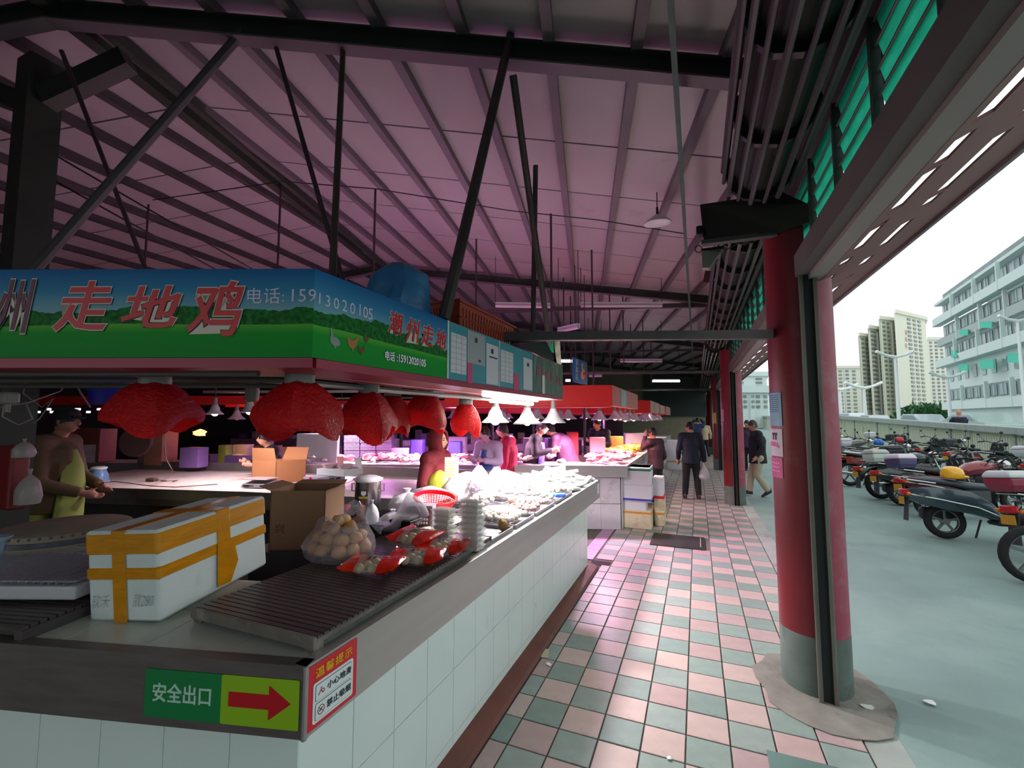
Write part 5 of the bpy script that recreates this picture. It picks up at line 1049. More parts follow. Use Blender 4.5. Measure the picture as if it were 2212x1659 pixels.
# kettle, cup, charger on the left part of the back counter
P = at_z(212, 1042, .9); t = thing('blue_kettle', 'light blue kettle with a white lid and handle near the man on the back counter', 'kettle', P); kb = M('kettle_blue', '6c96c4', .3)
b = MB(); b.lathe([(0, 0), (.10, 0), (.105, .03), (.09, .1), (.07, .15), (.075, .17), (0, .17)], 24, P); b.build('body', kb, t, smooth=True); b = MB(); b.lathe([(.078, .165), (.08, .185), (.05, .195), (0, .197)], 24, P); b.build('lid', white, t, auto=True); b = MB(); b.lathe([(0, -.001), (.11, -.001), (.11, .015), (.1, .018)], 24, P); b.build('base', M('kettle_base', 'b8c0cc', .4), t)
b = MB(); b.tube([P-RV*.075+UP*.16, P-RV*.14+UP*.14, P-RV*.135+UP*.06, P-RV*.095+UP*.03], .014, 8); b.build('handle', white, t, smooth=True)
P = at_z(165, 1045, .9); b = MB(); b.lathe([(0, 0), (.035, 0), (.045, .09), (.042, .09), (.033, .005), (0, .005)], 18, P, Matrix.Rotation(1.35, 3, 'Y')); b.v = [(v[0], v[1], v[2]+.045) for v in b.v]; tag(b.build('paper_cup', M('cup_pale', 'c8b8b4', .6)), 'pale cup lying on its side in front of the kettle', 'cup')
P = at_z(328, 1040, .9); t = thing('power_adapter', 'small brown power adapter with its coiled cable on the white back counter', 'adapter', P); b = MB(); b.rbox(P+UP*.022, (.12, .07, .04), .012, Matrix.Rotation(.3, 3, 'Z')); b.build('body', M('adapter_brown', '5c4038', .5), t, auto=True)
b = MB(); b.tube([P+RV*.06+UP*.02]+[P+RV*(.08+.02*i)+Vector((0, .06*math.sin(i*.9), .006)) for i in range(1, 14)], .004, 5); b.build('cable', M('cable_brown', '5a4048', .5), t, smooth=True)
cable([at_z(170, 1046, .905), at_z(250, 1040, .905), at_z(330, 1050, .905), at_z(380, 1052, .905), at_z(470, 1046, .905)], .005, MATS['cable_brown'], 'thin dark cable lying across the white back counter')
cable([at_d(354, 930, 4.4), at_d(358, 990, 4.5), at_z(376, 1022, .91)], .004, M('cable_pale', '8c7c7c', .5), 'thin pale cable hanging down to the back counter')
# chopping drum on a stand, left
P = at_d(138, 1165, 2.25); P = Vector((P.x, P.y, 1.0)); dr = M('drum_wood', '857e6c', .7, var=.15, vs=5); t = thing('chopping_block', 'big round wooden chopping block with banded rim inside the stall', 'block', P)
r = 112/FPX*2.25; b = MB(); b.lathe([(0, 0), (r*.97, 0), (r, .03), (r, .135), (r*.98, .15), (r*.93, .155), (0, .155)], 40, P); b.build('body', dr, t, auto=True)
for z in (.04, .1): b = MB(); b.lathe([(r*1.0, z), (r*1.012, z+.003), (r*1.012, z+.022), (r, z+.025)], 40, P); b.build('band', M('drum_band', '4c5460', .5, var=.4, vs=16), t, auto=True)
b = MB()
for k in range(44): a = 2*PI*k/44; b.ball((P.x+r*.985*math.cos(a), P.y+r*.985*math.sin(a), P.z+.142), .007, 5, 4)
b.build('stud', M('drum_stud', '5c564a', .5), t, kind='stuff')
b = MB(); b.tube([(P.x, P.y, 0), (P.x, P.y, .995)], .2, 16); tag(b.build('block_stand', dsteel), 'dark round stand under the wooden chopping block', 'stand')
P = at_z(0, 1150, 1.1); P = at_d(0, 1178, 2.0); t = thing('paper_tub', 'blue and white tub at the far left edge behind the counter', 'tub', P-UP*.06); b = MB(); b.lathe([(0, -.05), (.028, -.05), (.04, .04), (.036, .04), (0, .03)], 18, P); b.build('tub', M('tub_blue_white', '8ca4bc', .5, var=.4, vs=20), t)
# ================================================================ MEAT STALLS FARTHER ALONG THE AISLE
def meat_lumps(poly_fn, n_, mats, label, grp, seed, r=.07, z=.98):
    rnd = random.Random(seed); protos = []
    for i, m_ in enumerate(mats):
        b = MB(); b.ball((0, 0, 0), (r*(1+.3*i), r*.62, r*.42), 10, 6, wob=.55); p0 = b.build('meat_piece', m_, smooth=True, origin=(0, 0, -r*.4)); tag(p0, label, 'meat', grp); protos.append(p0)
    for i in range(n_):
        p = poly_fn(rnd.random(), rnd.random()); k = i % len(mats); o = protos[k] if i < len(mats) else dup(protos[k])
        o.matrix_world = Matrix.Translation((p.x, p.y, z+rnd.random()*.07)) @ Matrix.Rotation(rnd.random()*6, 4, 'Z') @ Matrix.Rotation(rnd.uniform(-.5, .5), 4, 'X') @ Matrix.Diagonal((.8+rnd.random()*.5,)*3+(1,))
def stall_counter(corner, L_front, L_side, ang, lab, lit=True, tilew=.3, name='meat_counter', boxed=True):
    q = Vector((math.cos(ang), math.sin(ang), 0)); pp = Vector((-math.sin(ang), math.cos(ang), 0)); c = Vector(corner); t = thing(name, lab, 'counter', c)
    W_ = .75
    def F(s, d, z=0): return c-q*s+pp*d+UP*z
    b = MB(); b.poly([F(.1, .08), F(L_front, .08), F(L_front, W_-.05), F(W_, W_-.05)], UP*.78); b.build('core', core, t)
    b = MB(); x = c.x-.1; b.poly([(x, c.y+.12, 0), (x, c.y+L_side, 0), (x-W_+.15, c.y+L_side, 0), (x-W_+.15, c.y+.5, 0)], UP*.78); b.build('core', core, t)
    wall_tiles(F(.09, .08), -q, -pp, min(L_front, 5.5)-.1, tilew, ((.0, .38), (.385, .79)), t, M('stall_tile_white', 'c8c4ca', .35, var=.05, dirt='8c8688', ds=3))
    wall_tiles((c.x-.1, c.y+.05, 0), UY, Vector((1, 0, 0)), L_side-.1, tilew, ((.0, .38), (.385, .79)), t, M('stall_tile_white', None))
    b = MB(); b.poly([F(0, 0, .79), F(L_front, 0, .79), F(L_front, .02, .79), F(0, .02, .79)], UP*.175); b.build('steel_rim', steel, t)
    b = MB(); b.bb((c.x-.02, c.y, .79), (c.x, c.y+L_side, .965)); b.build('steel_rim', steel, t)
    b = MB(); b.poly([F(.0, .02, .93), F(L_front, .02, .93), F(L_front, W_, .93), F(W_*.9, W_, .93)], UP*.02); b.build('top', M('stall_top', 'cfc8cc', .4), t)
    b = MB(); b.poly([(c.x-.02, c.y+.01, .932), (c.x-.02, c.y+L_side, .932), (c.x-W_, c.y+L_side, .932), (c.x-W_, c.y+.2, .932)], UP*.02); b.build('top', M('stall_top', None), t)
    return t, F
t2, F2 = stall_counter((-1.0, 6.97, 0), 9.5, 3.85, A(19.5), 'long white tiled meat counter with a steel rim behind the passage')
t3, F3 = stall_counter((-1.05, 12.3, 0), 5, 3.2, A(18), 'third tiled counter along the aisle, behind the woman in dark red')
t4, F4 = stall_counter((-1.05, 17.0, 0), 5, 3.4, A(18), 'fourth tiled counter, far down the aisle')
mw = M('meat_glare_white', 'e6d0cc', .45, var=.12, vs=14); mp_ = M('meat_pink', 'c87c84', .4, var=.2, vs=12); my = M('chicken_yellow', 'e0b048', .45, var=.2, vs=12); mr_ = M('meat_red', 'b04048', .4, var=.2, vs=12)  # white meat: glare of the stall lamps put into its colour
meat_lumps(lambda u, v: F2(.9+4.6*u, .1+.55*v), 120, [mw, mw, mp_], 'pale piece of meat on the brightly lit front of the long meat counter', 'pale meat pieces on the long counter', 1)
meat_lumps(lambda u, v: Vector((-1.68+.6*u, 7.15+1.3*v, 0)), 70, [mp_, mr_, mw], 'rosy piece of meat at the aisle corner of the long meat counter', 'rosy meat pieces at the counter corner', 2)
meat_lumps(lambda u, v: Vector((-1.7+.62*u, 8.4+2.3*v, 0)), 90, [my, my, M('chicken_orange', 'd88a3c', .45, var=.2)], 'yellow chicken piece on the aisle side of the long meat counter', 'yellow chicken pieces', 3, r=.08)
# fascias
def fascia(corner, Lf, Ls, ang, z0, z1, lab, mats=None, posters=()):
    q = Vector((math.cos(ang), math.sin(ang), 0)); c = Vector(corner); t = thing('fascia_sign', lab, 'sign', (c.x, c.y, z0)); k = 0; s = 0
    pp = Vector((-math.sin(ang), math.cos(ang), 0))
    while s < Lf: e_ = min(s+1.25, Lf); b = MB(); b.poly([c-q*(s+.003)+UP*z0, c-q*e_+UP*z0, c-q*e_+pp*.08+UP*z0, c-q*(s+.003)+pp*.08+UP*z0], UP*(z1-z0)); b.build('front_panel', redfascia, t); s = e_; k += 1
    s = 0
    while s < Ls: e_ = min(s+1.4, Ls); b = MB(); b.bb((c.x-.08, c.y+s+.003, z0), (c.x, c.y+e_, z1)); b.build('side_panel', M('red_fascia_weathered', 'c0443c', .4, var=.15, vs=2), t); s = e_
    for (y0, y1, m_) in posters: b = MB(); b.bb((c.x+.001, c.y+y0, z0+.01), (c.x+.004, c.y+y1, z1-.01)); b.build('poster', m_, t)
    b = MB(); b.poly([c+UP*(z0-.02), c-q*Lf+UP*(z0-.02), c-q*Lf+pp*.4+UP*(z0-.02), c+pp*.4-q*.1+UP*(z0-.02)], UP*.015); b.build('underside', redfascia, t)
    return t
fascia((-1.05, 6.1, 0), 2.3, 2.85, A(19.5), 1.855, 2.135, 'long bright red fascia over the meat counter, just past the forest banner', posters=((.75, 1.3, M('poster_grey_teal', '8ca4a8', .4, var=.2)),))
fascia((-1.05, 11.5, 0), 5, 2.9, A(18), 1.82, 2.12, 'second red fascia down the aisle', posters=((.1, .8, M('poster_pale', 'b09a8c', .5, var=.2)), (1.2, 2.6, M('poster_pale', None))))
fascia((-1.05, 14.6, 0), 4, 2.4, A(18), 1.82, 2.10, 'third red fascia down the aisle', posters=((.2, 1.8, M('poster_pale', None)),))
fascia((-1.05, 17.5, 0), 4, 3, A(18), 1.80, 2.12, 'fourth and farthest red fascia down the aisle')
p = at_x(1388, 883, -1.04); 
# lamps of the meat stalls
pinkshade = M('shade_pinkish_white', 'd8ccd4', .4); k = 0
SP_ = []
for i, s in enumerate((.35, .85, 1.35, 1.9, 2.5, 3.1, 3.8, 4.6, 5.5, 6.4)): p = F2(s, .35); SP_.append((p.x, p.y, 'over the front of the long meat counter, %s from its aisle corner' % ['first', 'second', 'third', 'fourth', 'fifth', 'sixth', 'seventh', 'eighth', 'ninth', 'tenth'][i], i < 8, 1 if i in (0, 1, 3, 5, 7) else 0))
for i, y in enumerate((7.9, 8.5, 9.1, 9.8, 10.4)): SP_.append((-1.32, y, 'over the yellow chicken on the aisle side, %s' % ORN[i], True, 1 if i in (1, 3) else 0))
rnd = random.Random(12)
for i, (x, y, l_, on, pw) in enumerate(SP_):
    zt_ = 1.80+rnd.uniform(-.03, .05); yl = y > 7.6 and x > -1.4
    lamp(x, y, zt_, .135, .15, 'cone lamp '+l_, on=glowmat('bulb_warmpink', (1, .62, .62), 40) if yl else bulbp, bulb=None if on else bulboff, power=0, shade=pinkshade, hang=.3, group='lamps of the meat stall')
    if pw: light('stall_lamp', (x, y, zt_-.17), 260 if not yl else 110, (1, .58, .84) if not yl else (1, .66, .56), .05, 'SPOT', spread=2.7)
for i, (x, y) in enumerate([(-1.3+.02*math.sin(j*3), 12.2+.55*j) for j in range(11)]+[(-1.9, 12.4+1.1*j) for j in range(5)]):
    lamp(x, y, 1.79+.03*math.sin(i*2), .14, .16, 'greyish cone lamp far down the aisle, number %d in the receding row' % (i+1) if False else 'greyish cone lamp over the %s counter down the aisle, %s' % ('third' if y < 15.2 else 'fourth', (ORN+['last visible', 'hidden'])[i % 12] + (' of the aisle-side row' if x > -1.6 else ' further in')), shade=pinkshade, bulb=bulbw if i in (3, 7) else bulboff, hang=.3, group='lamps of the far stalls')
for (a_, c_, l_) in ((F2(.1, .35, 2.13), F2(7, .35, 2.13), 'lamp rail along the front of the long meat counter'), ((-1.32, 7.2, 2.13), (-1.32, 10.8, 2.13), 'lamp rail along the aisle side of the long meat counter'), ((-1.3, 12, 2.13), (-1.3, 18, 2.13), 'lamp rail over the far counters along the aisle'), ((-1.9, 12.2, 2.13), (-1.9, 17, 2.13), 'lamp rail over the far counters further in'), ((-2.2, 9.9, 2.17), (-9, 8.4, 2.17), 'lamp rail deep in the hall')):
    b = MB(); b.bar(a_, c_, .05, .04); tag(b.build('lamp_rail', steel), l_, 'rail')
light('far_stall_lamp', (-1.5, 13.4, 1.6), 25, (1, .85, .85), .1); light('far_stall_lamp', (-1.5, 17.5, 1.6), 30, (.95, 1, .95), .1)
# pink tube lights above the stalls, and the ceiling glow they make
for (a, c, on, l_) in (((1070, 660), (1190, 662), 0, 'pale tube lamp hanging over the far tie beam, left of two'), ((1255, 660), (1430, 660), 0, 'pale tube lamp hanging over the far tie beam, right of two'), ((1207, 715), (1250, 706), 0, 'pink tube lamp above the blue hanging sign'), ((1207, 780), (1237, 780), 1, 'short white tube lamp left of the blue hanging sign'), ((1410, 823), (1468, 823), 1, 'bright white tube lamp over the aisle in the distance'), ((1340, 780), (1430, 780), 0, 'dim tube lamp on the far tie beam'), ((1272, 812), (1300, 812), 0, 'small pinkish tube lamp right of the blue hanging sign'), ((1222, 822), (1232, 822), 1, 'tiny white lamp under the blue hanging sign')):
    zz_ = {660: 3.75, 662: 3.75}.get(a[1], 3.2 if a[1] < 790 else 2.9); p = at_z(a[0], a[1], zz_); q_ = at_z(c[0], c[1], zz_) if a[1] > 720 or a[1] < 700 else at_d(c[0], c[1], (p-EV).dot(FV)*.93)
    t = thing('tube_lamp', l_, 'lamp', p); b = MB(); b.tube([p, q_], .035, 8); b.build('tube', glowmat('tube_far_white', (1, 1, 1), 9) if on else M('tube_unlit_pinkish', 'e8d4e4', .4), t); b = MB(); b.bar(p+UP*.045, q_+UP*.045, .06, .03); b.build('batten', white, t)
    for e_ in (p, q_): b = MB(); zc_ = min(zr(e_.x)+.0, 6); b.tube([e_+UP*.05, (e_.x, e_.y, zc_)], .006, 4); b.build('hanger', polep, t)
# glow from the pink-lamp stalls deep in the hall (many lamps the photo shows as one glare)
for (x, y, z, pw) in ((-3.6, 6.3, 1.62, 26), (-5.2, 6.6, 1.62, 14), (-3.4, 9.4, 1.66, 62), (-6.3, 9.6, 1.66, 60), (-2.6, 12.5, 1.66, 50), (-8.8, 8.6, 1.66, 30)):
    light('deep_stall_lamp', (x, y, z), pw, (.84, .27, 1.0), .12)
light('orange_brazier', (-9.0, 6.6, 1.5), 22, (1, .45, .2), .15)
# pink deep lamps themselves
i = 0
for (x, y) in ((-3.4, 9.4), (-4.2, 9.2), (-5.2, 9.0), (-6.3, 9.6), (-7.4, 8.9), (-2.6, 12.5), (-3.6, 12.0), (-4.9, 11.6), (-8.8, 8.6), (-2.3, 9.9), (-2.6, 8.9)):
    lamp(x, y, 1.84, .14, .16, 'pink-lit cone lamp deep in the hall, %s from the aisle' % ['third', 'fifth', 'sixth', 'eighth', 'ninth', 'second', 'fourth', 'seventh', 'tenth', 'first', 'other'][i], on=bulbp, shade=pinkshade, hang=.3, group='pink lamps deep in the hall'); i += 1
# deep stall blocks with red fascias
for k, (c, L_, l_) in enumerate((((-2.2, 9.4, 0), 8, 'inner red-trimmed stall row, nearest of those deep in the hall'), ((-2.4, 12.6, 0), 9, 'inner stall row, second of those deep in the hall'), ((-6.2, 5.0, 0), 9, 'dark inner stall row at the far left'), ((-5.5, 16, 0), 12, 'far inner stall row in the dark'))):
    t = thing('stall_row', l_, 'stall', c); q = QD; c = Vector(c)
    if k != 2: b = MB(); b.poly([c, c-q*L_, c-q*L_+PD*.7, c+PD*.7], UP*.88); b.build('counter', M('stall_dim', '8a7078', .5), t)
    b = MB(); b.poly([c+PD*.1+UP*(1.93 if k != 2 else 1.9), c-q*L_+PD*.1+UP*(1.93 if k != 2 else 1.9), c-q*L_+PD*.16+UP*(1.93 if k != 2 else 1.9), c+PD*.16+UP*(1.93 if k != 2 else 1.9)], UP*.14); b.build('fascia', redfascia, t)
    for s in range(0, int(L_), 2): b = MB(); b.bar(c-q*s+PD*.1+UP*.88, c-q*s+PD*.1+UP*1.93, .05, .05, up=(0, 1, 0)); b.build('post', dsteel, t)
    rnd = random.Random(k)
    for s in range(int(L_*2)):
        if k == 2 and s % 2: continue
        h = .12+.25*rnd.random(); b = MB(); w_ = .15+.2*rnd.random(); b.box((c-q*(s*.5+.2)+PD*.35+UP*(.88+h/2)), (w_, .25, h), Matrix.Rotation(HA+rnd.uniform(-.3, .3), 3, 'Z')); tag(b.build('goods_box', [M('box_dusky_%d' % j, cc, .6, var=.2) for j, cc in enumerate(('8c5c54', 'a89aa8', '5c4c6c', 'b8a48c', 'c4c0c8'))][rnd.randrange(5)]), 'goods box on the %s, %s from its aisle end' % (('red-trimmed inner row', 'second inner row', 'far-left inner row', 'farthest inner row')[k], 'number %d' % (s+1) if s > 9 else ORN[s].replace(' nearest', '').replace('nearest', 'first')), 'box', 'boxes of goods deep in the hall')
b = MB(); b.bb((-20, 19.9, 0), (-3, 20, 2.6)); tag(b.build('partition_wall', M('deep_dark', '3c2c34', .8)), kind='structure'); bpy.data.objects['partition_wall'].name = 'wall_back'
for (px, py, d_, l_) in ((465, 874, 5.6, 'lit cone lamp over the back counter, left of two between the red bags'), (540, 868, 5.0, 'lit cone lamp over the back counter, right of two between the red bags')):
    p = at_d(px, py, d_); lamp(p.x, p.y, p.z, .1, .12, l_, on=bulbw, power=60, col=(1, .78, .82), shade=pinkshade, hang=.25)
# blue hanging sign and H sign
O_ = at_d(1242, 770, 7.6); t = thing('hanging_sign', 'blue hanging sign with white characters and a picture of a fish', 'sign', O_); a, c, d, e_ = at_d(1243, 771, 7.4), at_d(1273, 781, 8.2), at_d(1270, 830, 8.2), at_d(1240, 824, 7.4)
ux_ = (c-a); ux_.z = 0; ux_.normalize(); H1 = (a-e_).length; W1 = .42; a = e_+UP*H1
b = MB(); n_ = ux_.cross(UP); b.poly([e_, e_+ux_*W1*2, e_+ux_*W1*2+UP*H1, a], -n_*.03); b.build('board', M('sign_blue', '2a78b8', .4), t)
b = MB(); o2 = e_+ux_*.36+UP*.04+n_*.001; b.poly([o2, o2+ux_*.40, o2+ux_*.40+UP*(H1-.08), o2+UP*(H1-.08)], n_*.003); b.build('picture_field', M('fish_picture_grey', '6c7478', .5, var=.4, vs=8), t)
b = MB(); b.poly([o2+n_*.004+ux_*u+UP*v*H1 for u, v in ((.05, .12), (.2, .08), (.3, .25), (.28, .5), (.14, .62), (.2, .8), (.06, .72), (.1, .5), (.04, .3))], n_*.002); b.build('fish', M('fish_pale', 'c8c4b8', .5), t); b = MB(); b.ball(o2+n_*.006+ux_*.2+UP*H1*.3, (.06, .03, .04), 8, 5); b.build('fish_red_patch', redfascia, t)
for k, ch in enumerate('家禽区'): text(ch, .12, white, e_+ux_*.16+UP*(H1*(.8-.3*k)), ux_, UP, parent=t, lift=.002, sx=1.3)
for u in (.1, .7): b = MB(); b.tube([e_+ux_*u+UP*H1, e_+ux_*u+UP*(H1+1.6)], .008, 5); b.build('hanger', polep, t)
t = thing('exit_light_sign', 'small green sign with a white letter above the end of the forest banner', 'sign', at_d(1180, 745, 5)); a = at_d(1165, 735, 5.0); b = MB(); ux_ = QD; b.poly([a, a+ux_*.16, a+ux_*.16-UP*.14, a-UP*.14], PD*.02); b.build('board', M('sign_green', '1c8a5c', .4), t); text('H', .12, white, a+ux_*.05-UP*.06, ux_, UP, parent=t, lift=.003)
a = at_d(1196, 735, 5.1); b = MB(); b.poly([a, a+ux_*.07, a+ux_*.09-UP*.33, a+ux_*.04-UP*.3], PD*.015); tag(b.build('folded_poster', M('poster_mottled', 'b0b49c', .5, var=.4, vs=9)), 'narrow mottled poster hanging beside the green letter sign', 'poster')
a = at_d(1150, 762, 4.7); b = MB(); b.poly([at_x(1118, 743, -1.3), at_x(1180, 737, -1.3), at_x(1196, 770, -1.3), at_x(1197, 786, -1.3)], (-.25, 0, 0)); tag(b.build('dark_box', black), 'black box lying on top of the far sign boards', 'box')
# things on top of the sign: blue bundle, red crate
P = at_x(862, 640, -1.32); t = thing('blue_bundle', 'big bundle wrapped in blue plastic lying on top of the sign with hens', 'bundle', (P.x, P.y, SZ1)); d_ = (P-EV).dot(FV); r_ = 60/FPX*d_; zb_, zt_ = SZ1-.06, at_x(862, 570, -1.32).z
bm_ = M('tarp_blue', '2f6fa4', .4, bump=1.0, bs=9, var=.15, vs=5); b = MB(); n = 22; rings = []
for i, (r, z) in enumerate(((.75, 0), (1.0, .15), (1.06, .4), (1.0, .62), (.85, .82), (.5, .96), (.08, 1.0))): rings.append([Vector((P.x+r_*r*(1+.42*noise.noise(Vector((math.cos(2*PI*k/n)*1.7, math.sin(2*PI*k/n)*1.7, i*.6))))*math.cos(2*PI*k/n), P.y+r_*r*(1+.42*noise.noise(Vector((math.cos(2*PI*k/n)*1.7, math.sin(2*PI*k/n)*1.7+3, i*.6))))*math.sin(2*PI*k/n), zb_+(zt_-zb_)*z)) for k in range(n)])
b.loft(rings); b.build('wrap', bm_, t, auto=True)
crm = M('crate_red_orange', 'b8402c', .45, var=.08); c0 = at_x(920, 700, -1.25); P = Vector((-1.38, 2.32, SZ1)); t = thing('red_crate', 'red-orange plastic crate lying on top of the teal notice boards', 'crate', P)
ax, ay, ah = .17, .40, .235; cc = at_x(1000, 690, -1.36); cc.z = SZ1+.0; print('crate', cc)
def cr(x, y, z): f_ = .84+.16*z/ah; return Vector((cc.x+x*ax*f_, cc.y+.05+y*ay*f_, SZ1-.045+z))
for (s0, s1) in (((-1, -1), (1, -1)), ((1, -1), (1, 1)), ((1, 1), (-1, 1)), ((-1, 1), (-1, -1))):
    b = MB(); n_ = 10; inn = Vector((-(s0[0]+s1[0])/2*.006, -(s0[1]+s1[1])/2*.006, 0))
    for i in range(n_*2): u0, u1 = i/(2*n_)+.008, (i+1)/(2*n_)-.008; b.poly([cr(s0[0]+(s1[0]-s0[0])*u0, s0[1]+(s1[1]-s0[1])*u0, .05), cr(s0[0]+(s1[0]-s0[0])*u1, s0[1]+(s1[1]-s0[1])*u1, .05), cr(s0[0]+(s1[0]-s0[0])*u1, s0[1]+(s1[1]-s0[1])*u1, .2), cr(s0[0]+(s1[0]-s0[0])*u0, s0[1]+(s1[1]-s0[1])*u0, .2)], inn)
    b.build('wall_strip', crm, t, kind='stuff')
    for (z0, z1) in ((0, .05), (.09, .1), (.14, .15), (.2, .235)): b = MB(); b.poly([cr(*s0, z0), cr(*s1, z0), cr(*s1, z1), cr(*s0, z1)], inn); b.build('wall_band', crm, t)
b = MB(); b.loft([[cr(x, y, ah-.012)*1.0 for x, y in ((-1.08, -1.04), (1.08, -1.04), (1.08, 1.04), (-1.08, 1.04))], [cr(x, y, ah) for x, y in ((-1.08, -1.04), (1.08, -1.04), (1.08, 1.04), (-1.08, 1.04))]]); b.build('rim', crm, t)
b = MB(); b.poly([cr(-1, -1, 0), cr(1, -1, 0), cr(1, 1, 0), cr(-1, 1, 0)], UP*.006); b.build('base', crm, t)
# white foam boxes stacked on the aisle
fy = M('foam_yellowed', 'd8cbae', .8, var=.08, dirt='8c7048', ds=3, bump=.2, bs=200); fw = M('foam_cool_white', 'd8d6dc', .75, bump=.2, bs=200)
def fbox(x0, x1, y0, z0, z1, dep, mt, lab, stripe=None, lid=0, sz=.1):
    t = thing('foam_box', lab, 'box', ((x0+x1)/2, y0+dep/2, z0)); h = z1-z0
    b = MB(); b.rbox(((x0+x1)/2, y0+dep/2, z0+h/2), (x1-x0, dep, h), .012); b.build('body', mt, t, auto=True)
    if lid: b = MB(); b.rbox(((x0+x1)/2, y0+dep/2, z1-lid/2), (x1-x0+.008, dep+.008, lid), .01); b.build('lid', mt, t, auto=True)
    if stripe: b = MB(); b.rbox(((x0+x1)/2, y0+dep/2, z0+h*stripe[1]), (x1-x0+.014, dep+.014, stripe[2]), .004); b.build('tape_stripe', stripe[0], t, auto=True)
gt = M('tape_green', '0a7a4a', .3); bt = M('tape_blue', '4038a8', .3); ot = M('tape_amber', 'd08a30', .3)
A0 = at_z(1325, 1140, 0); A1 = at_z(1408, 1143, 0); yb_ = (A0.y+A1.y)/2; x0, x1 = A0.x, A1.x; dpx = (Vector((x0, yb_, .5))-EV).dot(FV)
def zp(py): return at_y(1366, py, yb_).z
print('foam stack', x0, x1, yb_, zp(1143), zp(1100), zp(1085), zp(1047), zp(1007))
fbox(x0, x1, yb_, 0, zp(1102), .5, fy, 'yellowed open foam box with an amber tape line, lowest of the aisle stack', (ot, .88, .028))
fbox(x0+.05, x1-.08, yb_+.03, zp(1118), zp(1083), .4, fw, 'small white foam box standing in the yellowed one', None)
fbox(x0+.01, x1+.01, yb_, zp(1083), zp(1048), .45, fw, 'white foam box with a blue line at its foot, second in the aisle stack', (bt, .12, .03))
fbox(x0, x1, yb_, zp(1048), zp(1009), .45, fw, 'white foam box with a green line, topmost of the aisle stack', (gt, .86, .032), lid=.04)
fbox(x1+.03, x1+.17, yb_+.3, 0, .24, .4, fy, 'pale foam box at the foot of the narrow stack behind the aisle stack', (ot, .8, .03)); fbox(x1+.02, x1+.17, yb_+.3, .24, .46, .4, fy, 'yellowish foam box, second from below in the narrow stack', (redc, .92, .04)); fbox(x1+.0, x1+.16, yb_+.3, .46, .74, .4, fw, 'white foam box, top of the narrow stack behind the aisle stack')
P = at_z(1470, 1012, 0); 
for k, (a, c, z0, z1) in enumerate((((1442, 1015), (1475, 1015), 0, .3), ((1440, 1015), (1473, 1015), .3, .62), ((1442, 1015), (1472, 1015), .62, .95))):
    a_, c_ = at_z(*a, 0), at_z(*c, 0); fbox(a_.x, c_.x, a_.y, z0, z1, .6, fw, 'large white foam box by the navy-jacketed man, %s' % ORD[2-k], (ot, .9, .03) if k == 0 else None)
# hanging device over the aisle, dish lamp
t = thing('cctv_camera', 'grey hanging device with a cable loop under the motor cover', 'camera', at_d(1530, 545, 3.4)); P = at_d(1530, 545, 3.4)
b = MB(); b.loft([[P+RV*u+UP*v*.0+FV*w*.0+Vector((0, w, 0)) for u, v, w in ((-.05, 0, -.04), (.10, 0, -.04), (.10, 0, .04), (-.05, 0, .04))], [P-UP*.13+RV*u+Vector((0, w, 0)) for u, w in ((-.05, -.03), (.0, -.03), (.0, .03), (-.05, .03))]]); b.build('housing', M('device_grey', '8a847c', .5), t)
b = MB(); b.rbox(P+UP*.01+RV*.03, (.16, .1, .03), .01); b.build('mount', black, t)
c = at_d(1509, 538, 3.4); b = MB(); b.tube([c+RV*.028*math.cos(a)+UP*.028*math.sin(a) for a in [i*2*PI/16 for i in range(17)]], .004, 5, caps=False); b.build('cable_loop', black, t)
b = MB(); b.tube([P+RV*.1, at_d(1590, 528, 3.5), at_d(1610, 520, 3.6)], .004, 5); b.build('arm_wire', black, t)
P = at_d(1527, 598, 4.2); b = MB(); b.box(P, (.05, .02, .11), Matrix.Rotation(.2, 3, 'Y')); tag(b.build('hanging_tag', M('tag_dark_red', '4a1c20', .6)), 'small dark red tag hanging under the grey device', 'tag')
P = at_z(1420, 470, 3.95); t = thing('dish_lamp', 'shallow white dish lamp hanging below a purlin near the aisle', 'lamp', P); r_ = 29/FPX*(P-EV).dot(FV)
b = MB(); b.lathe([(0, .03), (.03, .03), (.05, .01), (r_*.7, -.02), (r_, -.06), (r_*.98, -.07), (r_*.6, -.04), (0, -.03)], 28, P, Matrix.Rotation(.12, 3, 'X')); b.build('dish', M('dish_white', 'e8e4e8', .35), t, smooth=True)
b = MB(); b.tube([P+UP*.03, P+UP*.12], .014, 6); b.build('neck', black, t); b = MB(); b.tube([P+UP*.12, (P.x, P.y, zr(P.x))], .006, 5); b.build('wire', black, t)
# clutter seen through the stall
def bx(P, d, mt, nm, lab, cat, rz=.3):
    zt_ = P.z+d[2]/2; zb_ = min(P.z-d[2]/2, .96); b = MB(); b.rbox(((P[0], P[1], (zt_+zb_)/2)), (d[0], d[1], zt_-zb_), .012, Matrix.Rotation(rz, 3, 'Z')); return tag(b.build(nm, mt, auto=True), lab, cat)
bx(at_d(687, 963, 7.3), (.68, .1, .4), foam, 'foam_slab', 'big white foam slab standing bright behind the open cardboard box', 'slab', HA)
cm = M('crate_lilac', '9a7ca8', .5)
for k in range(3):
    for q in range(3):
        P = at_d(765+34*k, 980-16*q, 7.7); t = thing('slotted_crate', 'lilac slotted crate, %s column, %s' % (('left', 'middle', 'right')[k], ('lowest', 'middle', 'topmost')[q]), 'crate', P, group='slotted crates behind the steel pot'); Rm = Matrix.Rotation(HA, 3, 'Z')
        b = MB(); b.box(P, (.26, .2, .125), Rm); b.build('body', M('crate_inside_shade', '3c2c48', .6), t)  # solid body, shade between the slats put into its dark colour
        for j in range(5): b = MB(); b.box(P+Rm @ Vector((0, -.104, -.05+.025*j)), (.265, .008, .010), Rm); b.build('slat', cm, t)
